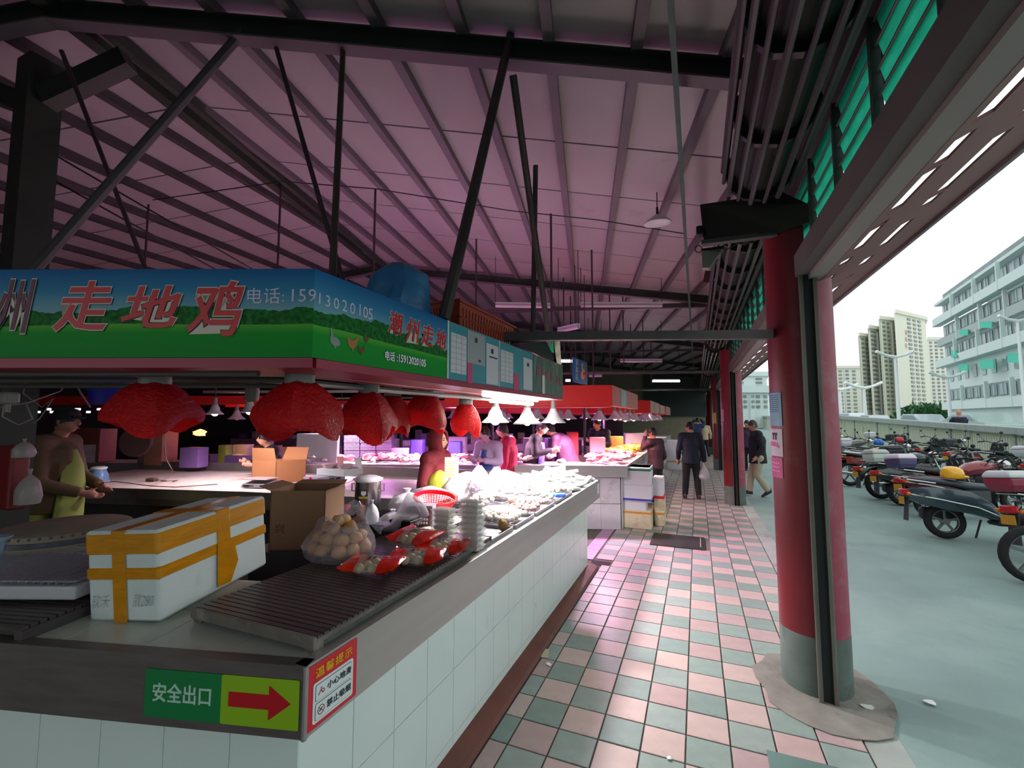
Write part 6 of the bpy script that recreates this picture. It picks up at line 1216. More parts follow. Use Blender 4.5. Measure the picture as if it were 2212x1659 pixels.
for (px, py, d_, dim, c, nm, lab, cat) in ((903, 966, 7.8, (.2, .2, .26), '3c2c9a', 'blue_bin', 'deep blue plastic bin left of the hooded woman', 'bin'), (984, 968, 8.0, (.22, .2, .24), '3c34a0', 'blue_bin', 'blue plastic bin right of the hooded woman', 'bin'), (862, 976, 7.7, (.32, .2, .13), 'b898c0', 'low_box', 'lilac low box left of the deep blue bin', 'box'), (985, 949, 8.4, (.4, .2, .1), 'b8a0b8', 'paper_stack', 'stack of flat pale sheets above the blue bin', 'stack'),
    (538, 992, 7.0, (.6, .3, .14), '7c5c9c', 'purple_box', 'long purple-lit box left of the open cardboard box', 'box'), (200, 945, 7.5, (.6, .3, .3), '8c4c44', 'printed_carton', 'red and white printed carton stack in the dark behind the man', 'box'), (350, 945, 7, (.3, .3, .22), 'a8745c', 'wooden_stool', 'orange-lit wooden box in the dark', 'box'), (487, 965, 7, (.14, .14, .06), '9aa440', 'green_basket', 'small lime basket in the dark', 'basket'), (420, 975, 6.6, (.3, .2, .12), '8c6cb0', 'purple_tub', 'purple tub in the dark hall', 'tub'),
    (1237, 945, 8.2, (.2, .2, .2), 'd02030', 'red_tub', 'bright red tub behind the meat counter', 'tub'), (1290, 955, 8.3, (.28, .2, .18), 'd898a0', 'pink_box', 'pale pink boxes stacked behind the yellow chicken', 'box'), (1330, 950, 9.8, (.3, .2, .16), 'b0783c', 'wooden_crate', 'orange wooden crate behind the yellow chicken', 'crate'), (1372, 945, 10.5, (.5, .3, .2), 'c8b8cc', 'pale_counter_box', 'pale lilac box with a dark red line further down', 'box')):
    bx(at_d(px, py, d_), dim, M('c_'+c, c, .5, var=.12), nm, lab, cat)
P = at_d(295, 955, 6.2); b = MB(); b.lathe([(0, -.04), (.2, -.04), (.205, 0), (.2, .04), (0, .04)], 28, P, Matrix.Rotation(PI/2-.1, 3, 'X') @ Matrix.Rotation(.5, 3, 'Y')); tag(b.build('round_lid', M('lid_dark_brown', '4c3430', .6), auto=True), 'round dark lid standing on edge in the dark behind the back counter', 'lid')
P = at_d(432, 935, 7.2); b = MB(); b.ball(P, (.1, .1, .05), 8, 5, wob=.5); tag(b.build('ember_fire', glowmat('ember', (1, .3, .06), 6)), 'small orange fire glowing in the dark', 'fire')
for k in range(11):
    P = at_d(60+18*k+(k % 3)*5, 884+(k % 2)*6, 12); b = MB(); b.box(P, (.12 if k % 3 else .2, .04, .05)); tag(b.build('far_lamp', glowmat('far_white', (1, 1, 1), 4)), 'tiny white lamp in the row at the far left end of the hall', 'lamp', 'tiny lamps at the far left')
P = at_d(240, 830, 3.6); t = thing('blue_basket', 'blue plastic basket and sheet hanging in the dark under the long sign', 'basket', P); bb_ = M('basket_blue', '1c1c9c', .5)
b = MB(); b.lathe([(.12, -.16), (.17, .12), (.18, .13), (.165, .12), (.11, -.15)], 16, P); b.build('basket', bb_, t, auto=True); b = MB(); b.rbox(P+UP*.15+RV*.08, (.34, .2, .07), .02); b.build('rim', bb_, t)
for k, (px, py, w_, h_) in enumerate(((515, 805, .10, .12), (545, 840, .12, .16), (600, 805, .12, .08), (560, 800, .1, .08))):
    P = at_d(px, py, 3.3); sack(P-UP*h_*.6, w_*.5, w_*.3, h_, 'wrinkled whitish bag hanging under the long sign, %s' % ('farthest left', 'largest and lowest', 'nearest the sign corner', 'second from the left')[k], M('bag_greyish', '8c8480', .6, bump=.5, bs=20), knot=True, seed=k)
wc = M('cable_grey_white', '8a8884', .5)
cable([at_d(0, 880, 1.9), at_d(60, 870, 2.0), at_d(130, 845, 2.2), at_d(170, 800, 2.4)], .003, wc, 'pale cable looping at the far left')
cable([at_d(10, 870, 1.8), at_d(5, 900, 1.8), at_d(40, 918, 1.85), at_d(70, 905, 1.9), at_d(55, 868, 1.9)], .003, wc, 'pale cable hanging in a loop at the far left edge')
cable([at_d(150, 800, 2.3), at_d(175, 850, 2.3), at_d(195, 880, 2.35)], .004, wc, 'thin pale rod slanting under the long sign'); cable([at_d(60, 800, 2.2), at_d(50, 850, 2.2), at_d(90, 880, 2.25), at_d(115, 860, 2.3), at_d(85, 905, 2.3), at_d(70, 915, 2.3)], .003, wc, 'tangled pale cable beside the man')
cable([at_d(370, 812, 2.6), at_d(430, 806, 2.6), at_d(500, 812, 2.7), at_d(600, 808, 2.8)], .006, wc, 'pale cable running along under the sign'); cable([at_d(470, 802, 2.5), at_d(530, 818, 2.5), at_d(590, 800, 2.5), at_d(640, 790, 2.3)], .006, black, 'black cable sagging under the sign corner')
P = at_d(20, 850, 1.9); t = thing('junction_box', 'small whitish junction box hanging at the far left', 'box', P); b = MB(); b.rbox(P-UP*.02, (.07, .05, .05), .01); b.build('box', M('jbox', '9a9a94', .5), t); b = MB(); b.tube([P-UP*.04, P-UP*.08], .008, 6); b.build('nipple', wc, t)
P = at_d(30, 1040, 2.6); b = MB(); b.rbox(at_d(25, 1030, 3.0), (.22, .1, .42), .02); tag(b.build('red_bag_upright', M('bag_dark_red', '7c1c20', .5)), 'dark red bag standing at the far left behind the counter', 'bag')
sack(at_d(60, 1085, 2.9)-UP*.02, .07, .06, .2, 'pale plastic bag slumped against the dark red bag', M('bag_pale', 'a8a4a0', .4, alpha=.8, bump=.6, bs=20), seed=3); sack(at_d(50, 990, 2.7), .05, .05, .1, 'small pale bag hanging above the red bag', M('bag_pale', None), seed=8)
b = MB(); b.bb((-4.3, 1.2, .80), (-2.75, 1.85, .84)); tag(b.build('side_shelf', dsteel), 'dark shelf behind the front counter at the far left', 'shelf')
# ================================================================ PEOPLE
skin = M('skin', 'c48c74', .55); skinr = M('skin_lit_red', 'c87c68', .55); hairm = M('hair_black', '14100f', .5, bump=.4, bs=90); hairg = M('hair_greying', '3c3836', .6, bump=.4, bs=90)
def remesh(mb, name, mat, parent, vox, sm=2):
    o = mb.build(name, mat, parent, world=False); m1 = o.modifiers.new('r', 'REMESH'); m1.mode = 'VOXEL'; m1.voxel_size = vox
    m2 = o.modifiers.new('s', 'SMOOTH'); m2.factor = .6; m2.iterations = sm
    dg = bpy.context.evaluated_depsgraph_get(); me = bpy.data.meshes.new_from_object(o.evaluated_get(dg)); o.modifiers.clear(); me.materials.clear(); me.materials.append(mat); me.polygons.foreach_set('use_smooth', [True]*len(me.polygons)); me.name = name; o.data = me; return o
def person(loc, rz, h, label, J, top, legs, shoes, hair, grp=None, vox=.013, sk=skin, top_len=.47, hood=None, apron=None, bulk=1.0, hands=True, bald=0, z0=0, cap=None, yaw_h=0, lean=0.0):
    """J: joints in units of height, facing +y: keys elbow/wrist/knee/ankle with L and R"""
    t = thing('person', label, 'person', loc, rz=rz, group=grp); s = h
    D = dict(eL=(-.15, -.01, .63), eR=(.15, -.01, .63), wL=(-.155, .03, .49), wR=(.155, .03, .49), kL=(-.06, .01, .285), kR=(.06, .01, .285), aL=(-.06, -.01, .045), aR=(.06, -.01, .045), head=(0, .015, .93), neck=(0, 0, .845), chest=(0, 0, .72), pel=(0, 0, .52), fL=0, fR=0)
    D.update(J); V = {k: Vector(v)*s if not isinstance(v, (int, float)) else v for k, v in D.items()}
    up = (V['neck']-V['pel']).normalized(); rt = Vector((1, 0, 0)); 
    tilt = Matrix.Rotation(D.get('twist', 0), 3, 'Z'); rt = tilt @ rt
    shL, shR = V['neck']-rt*.105*s-up*.035*s, V['neck']+rt*.105*s-up*.035*s; hpL, hpR = V['pel']-rt*.052*s-up*.02*s, V['pel']+rt*.052*s-up*.02*s
    def cap_(b, a, c, ra, rb, n=10): 
        a, c = Vector(a), Vector(c); k = [a.lerp(c, i/4) for i in range(5)]; b.tube(k, [(ra+(rb-ra)*i/4)*s for i in range(5)], n); b.ball(a, ra*s, n, 6); b.ball(c, rb*s, n, 6)
    Rh = Matrix.Rotation(yaw_h, 3, 'Z'); hc = V['head']; hr = .066*s
    def hp_(x, y, z): return hc+Rh @ Vector((x, y, z))*s
    b = MB(); b.ball(hc, (.043*s, .053*s, .066*s), 18, 12, R=Rh); b.ball(hp_(0, .012, -.03), (.032*s, .038*s, .034*s), 14, 9, R=Rh); b.tube([hp_(0, .05, .008), hp_(0, .062, -.014)], [.006*s, .011*s], 8); b.ball(hp_(0, .06, -.016), .0095*s, 8, 6)
    for q in (-1, 1): b.ball(hp_(q*.044, -.004, -.006), (.006*s, .012*s, .018*s), 8, 6, R=Rh)
    b.ball(hp_(0, .046, -.036), (.016*s, .008*s, .006*s), 8, 5); cap_(b, V['neck']-up*.02*s, hc-up*.04*s, .034, .030); 
    cap_(b, V['chest'], V['neck']-up*.03*s, .085, .05); cap_(b, V['pel'], V['chest'], .075, .08); b.tube([shL, shR], .042*s, 10)
    for (sh, e, w_, q) in ((shL, V['eL'], V['wL'], -1), (shR, V['eR'], V['wR'], 1)):
        cap_(b, sh, e, .033, .026); cap_(b, e, w_, .026, .017)
        if hands:
            d = (w_-e).normalized(); sd = d.cross(Vector((0, 1, 0.2))).normalized(); nrm = sd.cross(d); pc_ = w_+d*.03*s; b.ball(pc_, .02*s, 8, 6); b.tube([w_, pc_, pc_+d*.02*s], [.016*s, .022*s, .02*s], 8)
            for i, (o_, l_) in enumerate(((-.015, .036), (-.005, .042), (.005, .040), (.014, .032))): r0 = pc_+d*.018*s+sd*o_*s; m_ = r0+d*l_*.55*s; b.tube([r0, m_, m_+(d*.7+nrm*.7)*l_*.45*s], .0058*s, 6)
            b.tube([w_+d*.012*s-sd*q*.015*s, w_+d*.03*s-sd*q*.03*s+nrm*.008*s, w_+d*.045*s-sd*q*.03*s+nrm*.02*s], .0062*s, 6)
    for (hp2, k_, a_) in ((hpL, V['kL'], V['aL']), (hpR, V['kR'], V['aR'])): cap_(b, hp2, k_, .05, .034); cap_(b, k_, a_, .034, .022)
    body = remesh(b, 'body', sk, t, max(.009, vox*.75))
    # garments
    b = MB(); zb_ = V['pel']-up*(.52-top_len)*s; cap_(b, V['chest']-up*.0, V['neck']-up*.035*s, .098*bulk, .06); cap_(b, V['pel']+up*.02*s, V['chest'], .088*bulk, .097*bulk)
    b.tube([zb_, zb_+up*.05*s, V['pel']+up*.08*s], [.098*s*bulk, .096*s*bulk, .09*s*bulk], 16); b.tube([shL, shR], .055*s, 12); b.ball(shL, .052*s, 10, 7); b.ball(shR, .052*s, 10, 7)
    b.tube([V['neck']-up*.03*s, V['neck']+up*.012*s], [.052*s, .042*s], 14)
    for (sh, e, w_) in ((shL, V['eL'], V['wL']), (shR, V['eR'], V['wR'])): cap_(b, sh, e, .043, .036); b.tube([e, e.lerp(w_, .5), e.lerp(w_, .93)], [.036*s, .032*s, .028*s], 12)
    remesh(b, 'jacket', top, t, vox, 3)
    b = MB()
    for (hp2, k_, a_) in ((hpL, V['kL'], V['aL']), (hpR, V['kR'], V['aR'])): cap_(b, hp2, k_, .062, .045); b.tube([k_, k_.lerp(a_, .5), k_.lerp(a_, .96)], [.045*s, .042*s, .036*s], 12)
    cap_(b, hpL, hpR, .068, .068); remesh(b, 'trousers', legs, t, vox, 3)
    for q, (a_, k_) in enumerate(((V['aL'], V['kL']), (V['aR'], V['kR']))):
        fr = V['fL'] if q == 0 else V['fR']; fd = Vector((0, math.cos(fr), math.sin(fr))); b = MB(); zs = a_.z-.022*s
        o_ = Vector((a_.x, a_.y, a_.z-.025*s)); b.loft([[o_+Vector((u*w_*s, 0, 0))+fd*y*s+Vector((0, 0, z*s)) for u in (0,) for (u, z) in ((-1, 0), (1, 0), (1, .02), (.5, hh), (-.5, hh), (-1, .02))] for (y, w_, hh) in ((-.035, .018, .05), (-.01, .024, .055), (.03, .027, .045), (.07, .029, .03), (.095, .02, .022))]); b.build('shoe', shoes, t, world=False, smooth=True)
    if hair is not None and not hood:
        b = MB(); rings = []
        for i in range(9):
            th = PI*.5*(i/8)*(1.0); ring = []
            for k in range(22):
                a = 2*PI*k/22; dwn = (.62 if math.sin(a) < -.1 else (.18 if math.sin(a) > .5 else .36)); zc = math.cos(th*(1+.0))
                x, y = math.cos(a)*math.sin(th), math.sin(a)*math.sin(th); z = math.cos(th) - (dwn*(i/8)**3); ring.append(hp_(.048*x, -.004+.057*y, .006+.068*z*(1 if z > 0 else .8)))
            rings.append(ring)
        b.loft(rings, caps=False); 
        b.loft([[p+(p-hc).normalized()*-.006*s for p in r] for r in rings], caps=False); b.build('hair', hair, t, world=False, smooth=True)
    for q in (-1, 1):
        b = MB(); b.ball(hp_(q*.018, .0485, .004), (.008*s, .004*s, .0045*s), 8, 5, R=Rh); b.build('eye', black, t, world=False); b = MB(); b.tube([hp_(q*.009, .052, .017), hp_(q*.028, .046, .017)], .0022*s, 5); b.build('eyebrow', hairm, t, world=False)
    b = MB(); b.tube([hp_(-.013, .0525, -.036), hp_(0, .056, -.037), hp_(.013, .0525, -.036)], .0026*s, 5); b.build('mouth', M('lip_dark', '8c4c48', .5), t, world=False)
    if hood:
        b = MB(); n = 20; rings = []
        for i, (r, y) in enumerate(((.02, -.075), (.055, -.06), (.072, -.02), (.07, .02), (.058, .048), (.05, .052), (.054, .03))): rings.append([hp_(r*math.cos(2*PI*k/n)*.95, y, .002+r*math.sin(2*PI*k/n)*1.25) for k in range(n)])
        b.loft(rings, caps=False); b.build('hood', hood, t, world=False, smooth=True); b = MB(); b.lathe([(.075*s, V['neck'].z-.05*s), (.06*s, V['neck'].z), (.05*s, V['neck'].z+.03*s)], 18); b.build('collar', hood, t, world=False, smooth=True)
    if cap: b = MB(); b.lathe([(.056*s, 0), (.058*s, .02*s), (.045*s, .05*s), (0, .065*s)], 20, hc+UP*.012*s); b.tube([hp_(-.03, .05, .02), hp_(0, .085, .016), hp_(.03, .05, .02)], .008*s, 6); b.build('cap', cap, t, world=False, smooth=True)
    if apron:
        b = MB(); pts = []
        for (z, w_, y) in ((.30, .1, .10), (.45, .1, .108), (.6, .085, .112), (.7, .06, .108), (.78, .045, .085)): pts.append([Vector((u*w_*s, (y*bulk-abs(u)**2*.045)*s, z*s))+(V['chest']-Vector((0, 0, .72*s)))*(max(0, z-.52)/.2) for u in (-1, -.6, -.2, .2, .6, 1)])
        vs = [p for r in pts for p in r]+[p+Vector((0, .006, 0)) for r in pts for p in r]; n = 6; m_ = len(pts); fs = []
        for lay in (0, 1):
            o_ = lay*n*m_; fs += [(o_+i*n+j, o_+i*n+j+1, o_+(i+1)*n+j+1, o_+(i+1)*n+j) for i in range(m_-1) for j in range(n-1)]
        b.add(vs, fs); b.build('apron', apron, t, world=False, smooth=True)
    return t
navy = M('cloth_navy', '1c2236', .85, bump=.2, bs=40); darkcl = M('cloth_dark_charcoal', '202026', .85, bump=.2, bs=40); maroon = M('cloth_quilted_maroon', '3c1828', .7, bump=.5, bs=22); khaki = M('cloth_khaki', 'b4ab92', .85, bump=.3, bs=30); shoeb = M('shoe_brown', '4a342c', .5); shoed = M('shoe_dark', '1c1e22', .5); shoew = M('shoe_white', 'd8d4d4', .5); redj = M('cloth_dark_red', '6c1420', .8, bump=.3, bs=30); olive = M('cloth_olive_brown', '54422c', .85, bump=.3, bs=20)
# navy-jacketed man in the aisle, back to the camera, head turned left
P = at_z(1495, 1078, 0); hN = at_y(1495, 912, P.y).z; print('navy h', hN, P)
person((P.x, P.y, 0), .12, hN/.996, 'man in a navy jacket standing with his back to us, holding a white bag', dict(wL=(-.15, .06, .50), wR=(.165, .02, .47), kL=(-.065, 0, .28), kR=(.07, 0, .28), aL=(-.085, -.02, .045), aR=(.08, -.03, .045)), navy, darkcl, shoeb, hairm, bulk=1.12, yaw_h=.95, top_len=.46)
bp_ = Vector((P.x+.24, P.y+.0, .42)); t = thing('carrier_bag', 'white carrier bag with a dark thing inside, hanging from the navy-jacketed man\'s hand', 'bag', bp_); b = MB(); b.lathe([(.015, .34), (.03, .28), (.09, .16), (.11, .06), (.085, 0), (0, -.01)], 14, bp_); b.build('film', M('carrier_film', 'e4e4e8', .4, alpha=.75, bump=.5, bs=25), t, smooth=True); b = MB(); b.ball(bp_+Vector((.04, -.03, .08)), (.05, .04, .06), 8, 6); b.build('contents', M('contents_dark', '4c4c54', .6), t, smooth=True)
# woman in quilted maroon, hand raised to her face
P = at_z(1418, 1092, 0); hN = at_y(1415, 924, P.y).z; print('maroon h', hN, P)
person((P.x, P.y, 0), .95, hN, 'woman in a quilted maroon jacket holding a phone to her ear beside the foam boxes', dict(wL=(-.06, .10, .90), eL=(-.13, .09, .74), wR=(.12, .08, .50), eR=(.15, -.02, .62), head=(0, .03, .93)), maroon, darkcl, shoew, hairm, sk=skinr, bulk=1.05, top_len=.47, yaw_h=.15)
# far men down the aisle
P = at_z(1524, 988, 0); hN = at_y(1524, 908, P.y).z; person((P.x, P.y, 0), .3, hN, 'person in a cream jacket and black trousers walking far down the aisle', dict(kL=(-.04, .09, .29), aL=(-.05, .08, .045), aR=(.06, -.12, .06), wL=(-.14, .12, .55), head=(0, .03, .92)), M('cloth_cream', 'c8b494', .8), darkcl, shoed, hairm, hands=False, vox=.02)
P = at_z(1508, 992, 0); P = Vector((P.x+.02, P.y, 0)); person((P.x-.0, P.y-.9, 0), 0, 1.68, 'person in a blue jacket half hidden behind the navy-jacketed man, arms raised', dict(wL=(-.05, .1, .97), eL=(-.14, .08, .86), wR=(.06, .1, .98), eR=(.15, .08, .86)), M('cloth_blue', '24345c', .8), darkcl, shoed, hairm, hands=False, vox=.02)
# walking man outside, seen between the columns
P = at_z(1640, 1072, 0); hN = at_y(1640, 909, P.y).z; print('walker h', hN, P)
person((P.x, P.y, 0), 1.75, hN/.985, 'man in a black blazer and khaki trousers walking on the road between two columns', dict(neck=(0, .01, .845), head=(0, .045, .925), kR=(.05, .07, .29), aR=(.05, .10, .045), kL=(-.05, .03, .28), aL=(-.05, -.10, .07), fL=-.5, wL=(-.14, .06, .52), eL=(-.15, -.02, .64), wR=(.14, .04, .5)), M('cloth_blazer_black', '1a2024', .85, bump=.2, bs=30), khaki, shoed, hairg, bulk=1.12, top_len=.43)
P = at_z(1626, 1020, 0); person((P.x-.1, P.y, 0), 2.6, 1.62, 'person in a dark top partly hidden behind the second column on the road', dict(), M('cloth_stripe_dark', '3c3448', .8, var=.5, vs=20), darkcl, shoed, hairm, hands=False, vox=.02)
# hooded woman in dark red
P = at_d(942, 975, 4.75); person((P.x, P.y, 0), -1.6, 1.56, 'woman in a dark red hooded coat standing behind the white bags', dict(head=(0, .02, .93), wL=(-.12, .12, .6), wR=(.12, .12, .6)), redj, darkcl, shoed, None, hood=redj, sk=M('skin_pale', 'd8b08c', .6), bulk=1.2, vox=.015, yaw_h=.1)
# vendors behind the meat counter
def vendor(px, ptop, dep, rz, lab, J, top, **k):
    P = at_d(px, ptop, dep); person((P.x, P.y, 0), rz, P.z/.995, lab, J, top, darkcl, shoed, hairm, vox=.018, **k)
fwd = dict(wL=(-.06, .2, .68), eL=(-.14, .06, .66), wR=(.06, .22, .70), eR=(.15, .06, .66), neck=(0, .05, .83), chest=(0, .03, .71), head=(0, .10, .905))
vendor(1062, 916, 6.6, 2.9, 'vendor in a pale top, purple gloves and blue apron working at the meat counter', fwd, M('cloth_lilac_white', 'c8b0d8', .7), apron=M('apron_blue', '3c5498', .5), sk=M('skin_pink_light', 'cc8ca4', .6))
vendor(1098, 912, 7.0, 1.7, 'person in a bright crimson coat right of the vendor with the blue apron', dict(head=(0, .06, .92)), M('cloth_crimson', 'b00c40', .7))
vendor(1148, 905, 7.4, -1.4, 'vendor in black with a violet collar behind the bright cone lamp', fwd, M('cloth_black', '141018', .8), apron=M('apron_violet', '5c50a8', .5))
vendor(1228, 898, 7.8, 1.6, 'stooping person in a mauve jacket and violet apron behind the meat counter', dict(wL=(-.08, .22, .50), eL=(-.14, .12, .63), wR=(.08, .2, .48), eR=(.15, .1, .62), neck=(0, .12, .80), chest=(0, .06, .70), head=(0, .20, .86)), M('cloth_mauve', '45203a', .7), apron=M('apron_deep_violet', '4c2c7c', .4), bulk=1.15)
vendor(1298, 900, 9.6, 2.8, 'dark-clad vendor behind the yellow chicken', fwd, M('cloth_black', None))
vendor(600, 925, 6.3, 2.6, 'dark figure bending behind the open cardboard box', fwd, M('cloth_black', None))
# the poultry man at the left
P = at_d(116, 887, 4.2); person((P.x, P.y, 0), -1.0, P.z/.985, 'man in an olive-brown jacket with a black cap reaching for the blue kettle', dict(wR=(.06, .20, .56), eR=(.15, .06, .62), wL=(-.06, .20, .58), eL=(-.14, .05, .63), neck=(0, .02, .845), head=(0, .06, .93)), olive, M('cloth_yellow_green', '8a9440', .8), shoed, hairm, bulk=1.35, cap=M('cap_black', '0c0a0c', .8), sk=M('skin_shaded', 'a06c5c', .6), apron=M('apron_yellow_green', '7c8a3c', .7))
# ================================================================ STREET: WALL, BIKES, BUILDINGS
wallm = M('street_wall_pale', 'c6cdb8', .85, var=.08, vs=2, dirt='8c9484', ds=2, stretch=(1, 1, .4)); wtop = M('street_wall_cap', '9aa4a0', .8, var=.1, dirt='7c8680', ds=2)
WXs = 9.85; t = thing('wall_street', kind='structure', loc=(WXs+.2, 30, 0)); t['label'] = 'ribbed concrete ramp wall behind the parked motorbikes'
def wtopz(Y): return 1.12+(Y-19.8)*.0235 if Y < 45 else 1.72
y = 8.0; k = 0
while y < 80:
    L_ = 4.1; z0, z1 = wtopz(y)-.0, wtopz(y+L_); b = MB(); b.add([(WXs, y+.06, 0), (WXs, y+L_-.06, 0), (WXs, y+L_-.06, z1), (WXs, y+.06, z0), (WXs+.3, y+.06, 0), (WXs+.3, y+L_-.06, 0), (WXs+.3, y+L_-.06, z1), (WXs+.3, y+.06, z0)], [(0, 1, 2, 3), (5, 4, 7, 6), (3, 2, 6, 7), (0, 3, 7, 4), (1, 5, 6, 2)]); b.build('wall_panel', wallm, t)
    b = MB()
    for i in range(26): yy = y+.1+i*.152; b.bb((WXs-.02, yy, .05), (WXs, yy+.075, wtopz(yy)-.12))
    b.build('ribs', wallm, t, kind='stuff')
    b = MB(); b.bb((WXs-.06, y-.07, 0), (WXs+.2, y+.07, z0)); b.build('wall_post', wtop, t)
    b = MB(); b.add([(WXs-.22, y, z0+.02), (WXs+.35, y, z0+.02), (WXs+.35, y+L_, z1+.02), (WXs-.22, y+L_, z1+.02), (WXs-.22, y, z0+.24), (WXs+.35, y, z0+.24), (WXs+.35, y+L_, z1+.24), (WXs-.22, y+L_, z1+.24)], [(3, 2, 1, 0), (4, 5, 6, 7), (0, 1, 5, 4), (1, 2, 6, 5), (2, 3, 7, 6), (3, 0, 4, 7)]); b.build('wall_cap', wtop, t)
    y += L_; k += 1
b = MB(); b.bb((WXs-.5, 8, -.01), (WXs, 80, .1)); b.build('trim_5', concrete, kind='structure')
b = MB(); b.bb((WXs+.3, 6, .1), (WXs+26, 140, .55)); b.build('road_elevated', M('elevated_road', '8c9896', .85), kind='structure')
# highway rail and cars behind the wall
b = MB(); b.bb((WXs+14, 10, .5), (WXs+14.3, 42, 1.25)); b.build('wall_highway', M('rail_grey_green', 'a8b4b0', .7), kind='structure')
glassd = M('car_glass', '8fa4b0', .1, 0, spec=1)
def car(P, rz, col, lab, L_=4.3, van=False):
    t = thing('car', lab, 'car', P, rz=rz); m_ = M('car_'+col, col, .25, .2, coat=.6); w_ = .85
    prof = [(-2.1, .35), (-2.1, .75), (-1.95, .88), (-1.6, .92), (-1.0, 1.38), (.3, 1.42), (.95, .98), (1.8, .86), (2.1, .7), (2.12, .35)] if not van else [(-2.1, .35), (-2.1, 1.5), (-1.9, 1.75), (1.0, 1.78), (1.6, 1.1), (2.1, .95), (2.15, .35)]
    b = MB(); b.loft([[(x, -w_, z) for x, z in prof], [(x, -w_*.9 if z > 1.2 else -w_, z) for x, z in prof], [(x, w_*.9 if z > 1.2 else w_, z) for x, z in prof], [(x, w_, z) for x, z in prof]]); b.build('body', m_, t, world=False, auto=True)
    for s in (-1, 1): b = MB(); q = [(-1.35, .96), (-.92, 1.3), (.25, 1.33), (.72, .98)] if not van else [(-1.8, 1.1), (-1.75, 1.6), (.95, 1.62), (1.3, 1.12)]; b.poly([(x, s*(w_+.004), z) for x, z in q], (0, s*.006, 0)); b.build('side_glass', glassd, t, world=False)
    for x in (-1.3, 1.35):
        for s in (-1, 1): b = MB(); b.lathe([(0, -.09), (.3, -.09), (.32, 0), (.3, .09), (0, .09)], 20, (x, s*.8, .32), Matrix.Rotation(PI/2, 3, 'X')); b.build('wheel', rubber, t, world=False, auto=True)
    b = MB(); b.poly([(-2.13, .3, .5), (-2.13, -.3, .5), (-2.13, -.3, .62), (-2.13, .3, .62)], (-.01, 0, 0)); b.build('plate', white, t, world=False); return t
for (px, py, dep, col, lab, van) in ((1885, 893, 46, 'b8c8d0', 'pale blue car on the highway, left of the tall lamp post', 0), (1985, 893, 34, 'c8d4dc', 'pale silver car on the highway behind the rider', 0), (2105, 893, 25, 'b4ccc8', 'pale green car on the highway right of the rider', 0), (1835, 890, 60, 'e4ecf0', 'white van on the highway at the column edge', 1), (2180, 890, 40, 'dce4e8', 'white car on the highway near the right edge', 0)):
    P = at_d(px, 905, dep); car((P.x, P.y, .55), PI/2+.15, col, lab, van=van)
# rider
P = at_d(2072, 905, 20.5); t = thing('person', 'bald rider in dark clothes, head and shoulders above the ramp wall', 'person', (P.x, P.y, .55)); s = P.z-.55+.3
b = MB(); b.ball((0, 0, s), (.1, .11, .14), 14, 10); b.ball((0, .1, s-.03), .03, 6, 5); b.tube([(0, 0, s-.1), (0, -.04, s-.25)], .07, 10); b.tube([(0, -.05, s-.3), (0, -.1, s-.85)], [.2, .18], 12)
o = remesh(b, 'body', skin, t, .03); b = MB(); b.tube([(-.26, 0, s-.3), (.26, 0, s-.3)], .1, 10); b.tube([(0, -.04, s-.26), (0, -.1, s-.9)], [.22, .2], 12); b.tube([(-.27, 0, s-.32), (-.3, .2, s-.6), (-.2, .5, s-.65)], .06, 8); b.tube([(.27, 0, s-.32), (.3, .2, s-.6), (.2, .5, s-.65)], .06, 8); remesh(b, 'jacket', navy, t, .03)
# motorbikes -----------------------------------------------------------------
def wheel(t, x, r, w_, nm='wheel', mt=None, spokes=5):
    wt = None; b = MB(); n = 26; rings = []
    for i in range(n+1):
        a = 2*PI*i/n; c = Vector((x+(r-w_*.5)*math.cos(a), 0, r+(r-w_*.5)*math.sin(a))); u = Vector((math.cos(a), 0, math.sin(a))); rings.append([c+u*w_*.5*math.cos(k*PI/4)+Vector((0, 1, 0))*w_*.5*math.sin(k*PI/4) for k in range(8)])
    b.loft(rings, caps=False); ty = b.build('tyre', rubber, t, world=False, smooth=True)
    Rx = Matrix.Rotation(PI/2, 3, 'X'); b = MB(); b.lathe([(r-w_*.95, -w_*.3), (r-w_*.7, -w_*.34), (r-w_*.7, w_*.34), (r-w_*.95, w_*.3), (r-w_*.95, -w_*.3)], 26, (x, 0, r), Rx)
    for k in range(spokes): a = 2*PI*k/spokes+.3; b.bar((x+.03*math.cos(a), 0, r+.03*math.sin(a)), (x+(r-w_*.85)*math.cos(a), 0, r+(r-w_*.85)*math.sin(a)), .03, .022, up=(0, 1, 0))
    b.lathe([(0, -.05), (.045, -.05), (.045, .05), (0, .05)], 12, (x, 0, r), Rx); b.build('rim', M('alloy_grey', '8c9092', .35, .8), t, world=False, auto=True)
